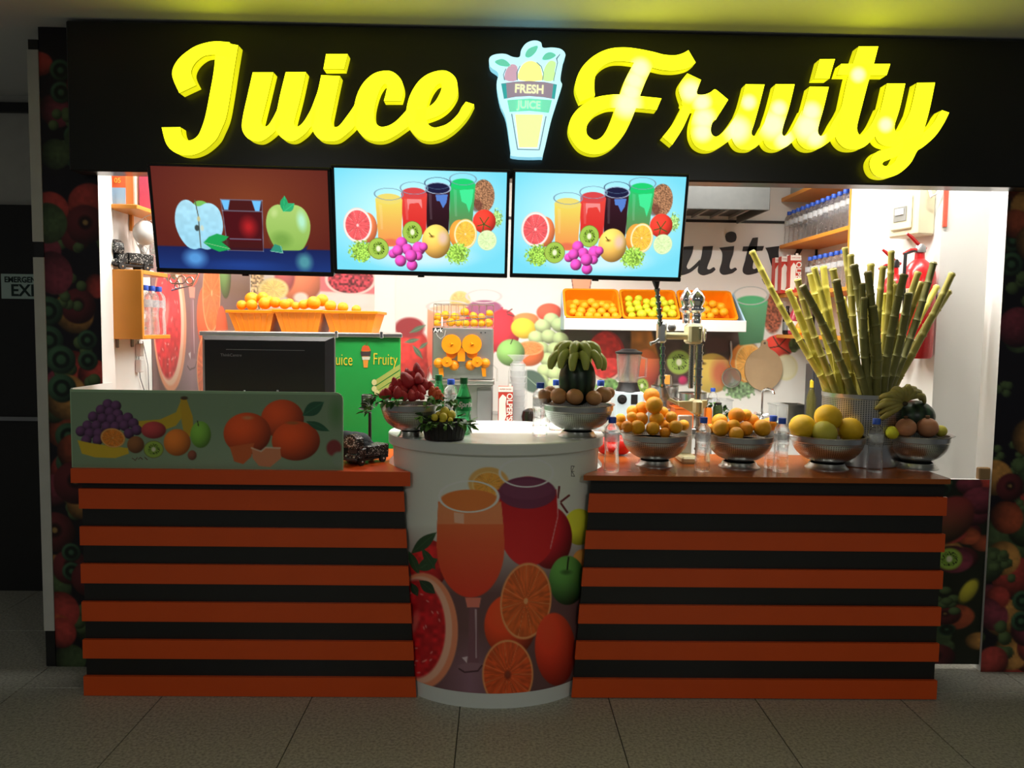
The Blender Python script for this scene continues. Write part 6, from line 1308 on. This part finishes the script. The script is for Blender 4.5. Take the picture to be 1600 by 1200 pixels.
pile('guava', 'guava', [LIME], [('top', 0, [(502, 168, 22), (556, 166, 22), (600, 184, 22), (640, 176, 20), (684, 172, 22), (735, 188, 20)]), ('second', 0, [(503, 198, 21), (547, 192, 24), (598, 212, 21), (640, 195, 24), (700, 192, 22), (748, 218, 20)]), ('third', 0, [(512, 228, 26), (556, 220, 24), (608, 236, 22), (652, 228, 22), (712, 226, 24)]), ('bottom', -.006, [(520, 260, 22), (573, 252, 28), (632, 252, 25), (690, 260, 24), (742, 250, 26)])], 840, 420, 3.529, slope, 'guava in the middle basket of the white tray, {w} row, {n}', 'guavas in the middle basket')
pile('clementine', 'clementine', [CLEM], [('top', 0, [(862, 190, 23), (915, 195, 24), (965, 196, 24), (1012, 210, 24)]), ('second', 0, [(850, 225, 22), (890, 220, 22), (932, 230, 26), (977, 238, 24), (1026, 241, 26)]), ('bottom', -.006, [(830, 258, 22), (870, 258, 22), (908, 262, 24), (952, 262, 22)])], 840, 420, 3.529, slope, 'clementine in the right basket of the white tray, {w} row, {n}', 'clementines in the right basket')
# range hood
HY = 4.8; ha = PY(940, 324, HY); hb = PY(1203, 324, HY); hd = thing('range_hood', 'grey steel range hood above the black wall letters', 'hood', ((ha.x + hb.x) / 2, 5.1, ha.z)); HM = M('hood_steel', (.11, .113, .11, 1), .34, metal=.6, var=.15, scale=20)
G().rbox(ha.x, hb.x, HY, HY + .012, ha.z, ha.z + .33, .003).rbox(ha.x, ha.x + .012, HY + .012, YB - .015, ha.z, ha.z + .33, .003).rbox(hb.x - .012, hb.x, HY + .012, YB - .015, ha.z, ha.z + .33, .003).box(ha.x + .012, hb.x - .012, HY + .012, YB - .015, ha.z + .31, ha.z + .33).obj('canopy', HM, hd); G().box(ha.x + .012, hb.x - .012, HY + .013, YB - .016, ha.z + .05, ha.z + .06).obj('filter', DARKP, hd)
for k in range(8): xx = ha.x + .06 + (hb.x - ha.x - .12) * k / 7; G().box(xx - .008, xx + .008, HY + .02, YB - .02, ha.z + .03, ha.z + .0498).obj('filter_slat', GREYM, hd)

# ------------------------------------------------------------------ right inner wall: shelves, bottles, switch box, extinguishers
SXF = 1.93; sy0, sy1 = 4.36, 5.43
rs_ = thing('shelf_unit', 'orange board shelf unit with rows of water bottles on the right wall', 'shelf', (2.05, 4.85, 1.4))
shz = [PX(1326, 352, SXF).z, PX(1319, 448, SXF).z, 1.474, PX(1260, 292, SXF).z]
for z in shz: G().rbox(SXF, XR - .001, sy0, sy1, z - .024, z, .002).obj('shelf_board', SHELFW, rs_)
G().rbox(SXF - .004, SXF + .018, sy0 - .018, sy0 - .0003, shz[1] - .024, 2.5, .002).obj('end_stile', SHELFW, rs_)
for z in (shz[2],): G().tube([(XR - .002, 5.2, z - .1), (SXF + .08, 5.2, z - .025)], .006, 6).obj('bracket', GREYM, rs_)
N_ = 13
for k in range(N_): bottle((SXF + .045, 5.385 - k * .079, shz[0] + .0005), f'water bottle on the upper right shelf, {"nearest the sign" if k == N_ - 1 else nth(k, 99)}', 'water bottles on the upper right shelf')
for k in range(N_ - 2): bottle((SXF + .125, 5.3 - k * .079, shz[0] + .0005), f'water bottle in the rear row of the upper right shelf, {nth(k, N_ - 2)}', 'rear water bottles on the upper right shelf')
for k in range(9): bottle((SXF + .06, 5.03 - k * .079, shz[1] + .0005), f'water bottle on the middle right shelf, {nth(k, 9)} after the milk cartons', 'water bottles on the middle right shelf')
for k, (px0, px1, Y, lb) in enumerate(((1209, 1219, 5.36, 'leftmost milk carton on the middle right shelf'), (1219, 1232, 5.27, 'middle milk carton on the middle right shelf'), (1233, 1249, 5.17, 'rightmost milk carton on the middle right shelf'))): milk(PY(px0, 460, Y).x, PY(px0, 460, Y).x + .072, Y, shz[1] + .0005, .245, lb, 'milk cartons on the middle right shelf')
def squat(px0, px1, ytop, Y, mat, lab, cap, label):
    x0, x1 = PY(px0, ytop, Y).x, PY(px1, ytop, Y).x; R = (x1 - x0) / 2; X = (x0 + x1) / 2; h = PY(px0, ytop, Y).z - shz[2]; t = thing('syrup_bottle', label, 'bottle', (X, Y, shz[2] + .0005), 'syrup bottles on the low shelf')
    G().lathe([(R * .8, 0), (R, .01), (R, h * .5), (R * .75, h * .68), (R * .35, h * .8), (R * .3, h * .92)], (X, Y, shz[2] + .0005), 20).obj('bottle_body', mat, t); G().lathe([(R * .4, h * .921), (R * .4, h), (0, h)], (X, Y, shz[2] + .0005), 14).obj('cap', cap, t); G().lathe([(R * 1.01, h * .15), (R * 1.01, h * .45)], (X, Y, shz[2] + .0005), 20).obj('paper_label', lab, t)
squat(1224, 1238, 478, 5.3, M('dark_syrup', (.02, .012, .012, 1), .15), GREYM, DARKP, 'dark brown syrup bottle on the low right shelf'); squat(1233, 1250, 476, 5.2, M('pink_syrup', C(205, 70, 90), .2, trans=.3), MILKW, REDO, 'pink syrup bottle with pale label on the low right shelf'); squat(1243, 1254, 500, 5.1, M('orange_syrup', C(236, 150, 40), .3), YTX, YTX, 'short orange syrup bottle on the low right shelf')
fb = thing('picture_frame', 'grey framed board leaning on the top right shelf', 'frame', (SXF + .1, 5.2, shz[3])); G().rbox(SXF + .05, SXF + .07, 4.95, 5.4, shz[3] + .0005, shz[3] + .2, .003).obj('board', M('grey_board', (.4, .41, .4, 1), .4), fb); G().rbox(SXF + .042, SXF + .0499, 4.94, 5.41, shz[3] + .0005, shz[3] + .02, .002).obj('frame_rail', GREYM, fb)
dk = thing('dark_cabinet', 'charcoal side cabinet in the right back corner behind the cane tub', 'cabinet', (2.06, 4.8, 0)); G().rbox(1.92, XR - .002, 4.75, 4.86, 0, 1.3, .004).obj('body', M('charcoal_panel', (.06, .06, .065, 1), .4), dk); G().rbox(1.935, XR - .01, 4.742, 4.7498, .95, 1.28, .002).obj('door', MATS['charcoal_panel'], dk)
EB = M('ivory_switch_box', C(220, 212, 180), .4, var=.03)
pn, pf = PC(1434, 330, .1), PC(1389, 330, .1); z0 = PC(1432, 366, .1).z; z1 = PC(1434, 292, .1).z + .03 - z0; L_ = along(pf) - along(pn); q = CA + CDIR * along(pn)
eb = thing('switch_box', 'ivory electrical switch box with small window on the white column', 'switch box', (q.x, q.y, z0), rz=CROT)
G().rbox(-.1, -.001, 0, L_, 0, z1, .008).obj('box_body', EB, eb, local=True); G().rbox(-.114, -.1005, .03, L_ - .03, .03, z1 - .06, .008).obj('door', EB, eb, local=True); wdw = G().rbox(-.118, -.1145, .055, L_ - .055, .07, z1 - .11, .008).obj('window', M('grey_window', (.28, .28, .26, 1), .15, var=.2), eb, local=True); G().rbox(-.124, -.1185, .07, L_ - .07, .1, .13, .002).obj('switch_row', WHITEP, wdw, local=True)
G().tube([(-.05, -.004, z1 - .03), (-.055, -.03, z1 - .08), (-.03, -.045, z1 - .06), (-.012, -.05, z1 + .12)], .007, 8).obj('conduit', WHITEP, eb, local=True)
REDX = M('extinguisher_red', C(205, 32, 36), .3, var=.05, coat=.3)
def extinguisher(px, ytop, ybot, label, s=1.0):
    p = PC(px, ytop, .09); q = CA + CDIR * along(p); z1 = p.z; zb_ = PC(px, ybot, .09).z; R = .075 * s; h = z1 - zb_; X, Y, z0 = -.09, 0, 0
    t = thing('fire_extinguisher', label, 'fire extinguisher', (q.x, q.y, zb_), 'red fire extinguishers', CROT)
    def o_(g, n, m): return g.obj(n, m, t, local=True)
    o_(G().lathe([(R * .9, 0), (R, .012), (R, h * .8), (R * .93, h * .87), (R * .65, h * .95), (R * .3, h), (R * .28, h + .03)], (X, Y, z0), 28), 'cylinder', REDX); o_(G().lathe([(R * .34, h + .031), (R * .34, h + .055), (R * .2, h + .07), (0, h + .07)], (X, Y, z0), 14), 'valve', DARKP if s < 1 else GREYM)
    o_(G().tube([(X + .03, Y, h + .05), (X, Y, h + .06), (X - .06, Y - .01, h + .1), (X - .09, Y - .015, h + .115)], [.008, .009, .009, .006], 6), 'lever', REDX); o_(G().tube([(X, Y, h + .045), (X - .06, Y - .01, h + .04), (X - .1, Y - .015, h + .02)], .007, 6), 'carry_handle', REDX)
    o_(G().tube([(X - .02, Y, h + .045), (X - R - .02, Y - .02, h + .02), (X - R - .03, Y - .03, h * .75), (X - R - .012, Y - .02, h * .5)], .008, 8), 'hose', DARKP); o_(G().rbox(X - R * 1.0 - .004, X - R * .9, Y - R * .45, Y + R * .45, h * .45, h * .7, .002), 'label_plate', M('pale_label', C(225, 215, 190), .4, var=.2))
    o_(G().rbox(X + R * .6, -.001, Y - .02, Y + .02, h * .6, h * .64, .002), 'wall_bracket', DARKP); return t
extinguisher(1437, 405, 560, 'large red fire extinguisher on the white column under the switch box'); extinguisher(1398, 428, 560, 'smaller red fire extinguisher half hidden behind the sugar cane', .8)
tag(G().rbox(2.072, 2.092, 3.68, 3.6895, PY(1470, 355, 3.69).z, PY(1470, 292, 3.69).z, .002).obj('red_wall_plate', M('red_plate', C(215, 90, 70), .4)), 'narrow red plate on the white column beside the switch box', 'plate')

# ------------------------------------------------------------------ right counter: press, cane tub, red bag
hp = thing('hand_press', 'tall chrome and cream hand juice press standing on the right counter', 'juice press', (PY(1086, 720, 3.42).x, 3.42, ZR)); CREAM = M('cream_cast_metal', C(214, 206, 160), .45, var=.1, scale=20); HYp = 3.42
def H_(x, y, Y=HYp): return PY(1000 + x / 3.75, 420 + y / 3.75, Y)
def column(x, y0, y1, r, name, mat, Y=HYp, beads=0):
    a, b = H_(x, y1, Y), H_(x, y0, Y); X = a.x; n = beads or 1; R = S(r / 3.75, Y); prof = []
    for k in range(n):
        h0 = (b.z - a.z) * k / n; h1 = (b.z - a.z) * (k + 1) / n; prof += [(R, h0), (R, h0 + (h1 - h0) * .75)] + ([(R * 1.28, h0 + (h1 - h0) * .8), (R * 1.28, h1 - .0005)] if beads else [(R, h1)])
    return G().lathe(prof, (X, Y, a.z), 16).obj(name, mat, hp)
G().rbox(H_(222, 1100).x, H_(320, 1100).x, 3.34, 3.52, ZR, ZR + .03, .008).obj('base_foot', CREAM, hp); G().rbox(H_(228, 1000).x, H_(312, 1000).x, 3.44, 3.46, ZR + .0305, H_(270, 862).z, .004).obj('back_plate', WHITEP, hp)
DCH = M('dark_chrome', (.42, .41, .38, 1), .2, metal=1, var=.1); column(335, 440, 860, 20, 'main_column', DCH, beads=9); column(297, 445, 700, 15, 'threaded_rod', DCH, Y=3.46, beads=18); column(337, 860, 1110, 17, 'lower_column', GREYM, beads=4)
for x, Y, rr in ((330, HYp, 52), (270, 3.47, 42)):
    a = H_(x, 320, Y); R = S(rr / 3.75, Y); h = H_(x, 110, Y).z - a.z; G().lathe([(R * .5, 0), (R * .55, h * .12), (R * .48, h * .16), (R * .56, h * .22), (R * .5, h * .28), (R * .95, h * .36), (R * .95, h * .42), (R * .6, h * .47), (R * .85, h * .6), (R * .9, h * .72), (R * .55, h * .88), (0, h)], (a.x, Y, a.z), 18).obj('finial', CHROME, hp, smooth=40)
a, b = H_(275, 440), H_(358, 325); G().rbox(a.x, b.x, 3.38, 3.49, a.z, b.z, .01).obj('upper_clamp', CREAM, hp); a, b = H_(130, 412), H_(290, 375); G().tube([(a.x, 3.42, (a.z + b.z) / 2), (b.x, 3.42, (a.z + b.z) / 2)], S(5.5, 3.42), 10).obj('cross_arm', CREAM, hp)
a, b = H_(328, 420), H_(348, 345); G().rbox(a.x, b.x, 3.375, 3.381, a.z, b.z, .004).obj('clamp_slot', M('brass_grey', (.3, .28, .16, 1), .4, metal=.6), hp)
a, b = H_(300, 850), H_(360, 765); G().rbox(a.x, b.x, 3.38, 3.48, a.z, b.z, .01).obj('lower_clamp', CREAM, hp); G().prism([(H_(222, 778).x, H_(222, 778).z), (H_(390, 770).x, H_(390, 770).z), (H_(385, 800).x, H_(385, 800).z), (H_(350, 830).x, H_(350, 830).z), (H_(290, 835).x, H_(290, 835).z), (H_(225, 800).x, H_(225, 800).z)], 3.40, 3.44).obj('cup_bracket', CREAM, hp)
a, b = H_(330, 845), H_(348, 775); G().rbox(a.x, b.x, 3.375, 3.3795, a.z, b.z, .004).obj('clamp_slot', MATS['brass_grey'], hp)
c = H_(380, 385); G().ball(c, .006, .018, .032, 10, 8).obj('wing_nut', CHROME, hp); c = H_(178, 345); G().ball((c.x, 3.39, c.z), S(6.5, 3.4), S(6, 3.4), S(6.5, 3.4), 14, 10).obj('knob', GREYM, hp, smooth=60)
c = H_(125, 380); G().rbox(c.x - .018, c.x + .018, 3.39, 3.45, c.z - .04, c.z + .05, .008).obj('lever_joint', STEEL, hp)
def beaded(pts, r, n, name, mat):
    P = [Vector(p) for p in pts]; path = []; rad = []
    for (a, b) in zip(P, P[1:]):
        for k in range(n): f = k / n; path += [a.lerp(b, f), a.lerp(b, f + .55 / n), a.lerp(b, f + .6 / n), a.lerp(b, f + .98 / n)]; rad += [r, r, r * 1.45, r * 1.45]
    G().tube(path, rad, 8).obj(name, mat, hp)
beaded([H_(122, 345, 3.4), H_(100, 115, 3.36)], S(3, 3.4), 6, 'lever_arm', DCH); beaded([H_(133, 430, 3.41), H_(132, 690, 3.41)], S(3, 3.4), 6, 'lower_rod', DCH); G().tube([H_(98, 115, 3.36), H_(94, 70, 3.355), H_(92, 48, 3.35)], [S(3, 3.36), S(6.5, 3.36), S(6, 3.36)], 12).obj('lever_grip', DARKP, hp); G().tube([H_(122, 400, 3.41), H_(90, 430, 3.39), H_(60, 440, 3.385)], [.006, .007, .01], 8).obj('side_lever', STEEL, hp)
G().tube([H_(133, 690, 3.41), H_(140, 740, 3.42), H_(150, 755, 3.43)], [S(4, 3.4), S(8, 3.4), S(7, 3.4)], 10).obj('press_cone', GREYM, hp); G().tube([H_(150, 755, 3.43), H_(225, 790, 3.43)], .008, 8).obj('cone_arm', CREAM, hp)
q = PZ(968, 722, ZR); rb = G(); rs = random.Random(5)
for k in range(6):
    rz2 = .035 + .01 * rs.random(); rb.ball((q.x + rs.uniform(-.03, .04), q.y + .2 + rs.uniform(-.02, .02), ZR + rz2 + .001), .05, .04, rz2, 12, 8)
tag(rb.obj('red_bag', M('red_plastic_film', C(214, 40, 28), .3, var=.2, bump=.6, bscale=25), smooth=70), 'crumpled red plastic bag behind the tall orange pile', 'bag')

TX, TYc = PY(1346, 720, 3.42).x, 3.44; TR = S(59, TYc); ttop = PY(1346, 616, TYc - TR * .6).z
tb_ = thing('cane_tub', 'perforated steel tub full of sugar cane on the right counter', 'tub', (TX, TYc, ZR)); PERF2 = perforated('perforated_tub_steel', (.55, .52, .45, 1), 104, 128, .27, .35, True); c = (TX, TYc, ZR)
G().lathe([(TR, .1), (TR, ttop - ZR - .02)], c, 48, uv=True).obj('perforated_wall', PERF2, tb_); G().lathe([(TR * .98, 0), (TR, .004), (TR, .1)], c, 48, uv=True).obj('lower_wall', STEEL, tb_); G().lathe([(TR * 1.0, ttop - ZR - .02), (TR * 1.015, ttop - ZR - .018), (TR * 1.02, ttop - ZR), (TR * .985, ttop - ZR), (TR * .98, ttop - ZR - .02)], c, 48).obj('rim', STEEL, tb_); G().lathe([(TR * .97, .002), (TR * .97, ttop - ZR - .022)], c, 40, uv=True).obj('inner_wall', GREYM, tb_); G().lathe([(0, .003), (TR * .965, .003), (TR * .965, .005), (0, .005)], c, 32).obj('bottom', STEEL, tb_)
CANES = [(40, 360, 375, 0), (195, 525, 352, 0), (235, 480, 400, 1), (255, 510, 470, 2), (290, 455, 430, 0), (305, 430, 420, 0), (345, 425, 440, 0), (385, 435, 455, 1), (400, 485, 530, 2), (437, 345, 480, 1), (462, 375, 505, 1), (475, 420, 535, 2), (510, 500, 545, 2), (535, 450, 560, 2), (548, 415, 555, 1), (555, 595, 570, 2), (600, 425, 575, 1), (635, 360, 582, 1), (570, 615, 580, 1), (640, 490, 590, 1), (690, 460, 600, 2), (710, 540, 610, 2), (750, 450, 612, 1), (815, 410, 622, 2), (830, 510, 616, 0), (895, 455, 628, 1), (880, 530, 634, 1), (660, 500, 600, 1), (765, 495, 616, 1), (330, 520, 425, 0), (215, 560, 385, 0), (425, 560, 500, 0), (520, 560, 540, 2), (605, 540, 585, 0)]
CM = [M('yellow_green_cane', C(206, 196, 88), .45, var=.25, scale=18), M('olive_cane', C(178, 168, 84), .45, var=.3, scale=18), M('dark_green_cane', C(124, 122, 68), .5, var=.35, scale=18)]; CUT = M('cut_cane_end', C(222, 212, 160), .6)
order = sorted(range(len(CANES)), key=lambda i: CANES[i][0]); rank = {j: i for i, j in enumerate(order)}; rs = random.Random(9)
for i, (tx, ty, bxx, kind) in enumerate(CANES):
    dyb = {2: -.08, 1: .0, 0: .05}[kind] + rs.uniform(-.025, .025); Yb_ = TYc + dyb
    b = PY(1160 + bxx / 2.727, 260 + 965 / 2.727, Yb_); lim = TR * .9
    v = Vector((b.x - TX, Yb_ - TYc)); 
    if v.length > lim: v = v * (lim / v.length); b.x = TX + v.x; Yb_ = TYc + v.y
    b = Vector((b.x, Yb_, ttop)); Yt_ = Yb_ + dyb * .6 + rs.uniform(-.04, .04); tip = PY(1160 + tx / 2.727, 260 + ty / 2.727, Yt_)
    d = (b - tip); foot = b + d * ((b.z - (ZR + .02)) / (tip.z - b.z)); off = Vector((foot.x - TX, foot.y - TYc)); 
    if off.length > TR * .85: off = off * (TR * .85 / off.length); foot.x = TX + off.x; foot.y = TYc + off.y
    r0 = rs.uniform(.0145, .0185) if kind != 2 else rs.uniform(.016, .0195)
    path = []; rad = []; Lc = (tip - b).length; nn = max(5, int(Lc / .085)); path.append(foot); rad.append(r0)
    for k in range(nn):
        f0, f1 = k / nn, (k + 1) / nn
        for f, m_ in ((f0 + .02, 1), (f0 * .15 + f1 * .85, .98), (f0 * .06 + f1 * .94, 1.16), (f1 - .002, .96)): 
            p = b.lerp(tip, f); bend = sin(pi * f) * .012 * (1 if i % 2 else -1); path.append(p + Vector((bend, 0, 0))); rad.append(r0 * m_ * (1 - .12 * f))
    t = thing('sugar_cane', f'sugar cane stalk in the steel tub, {nth(rank[i], len(CANES))} by its tip', 'sugar cane', foot, 'sugar cane stalks in the tub')
    G().tube(path, rad, 9).obj('stalk', CM[kind], t, smooth=50)
    d = (path[-1] - path[-2]).normalized(); G().tube([path[-1], path[-1] + d * .0035], rad[-1] * .93, 9).obj('cut_end', CUT, t)
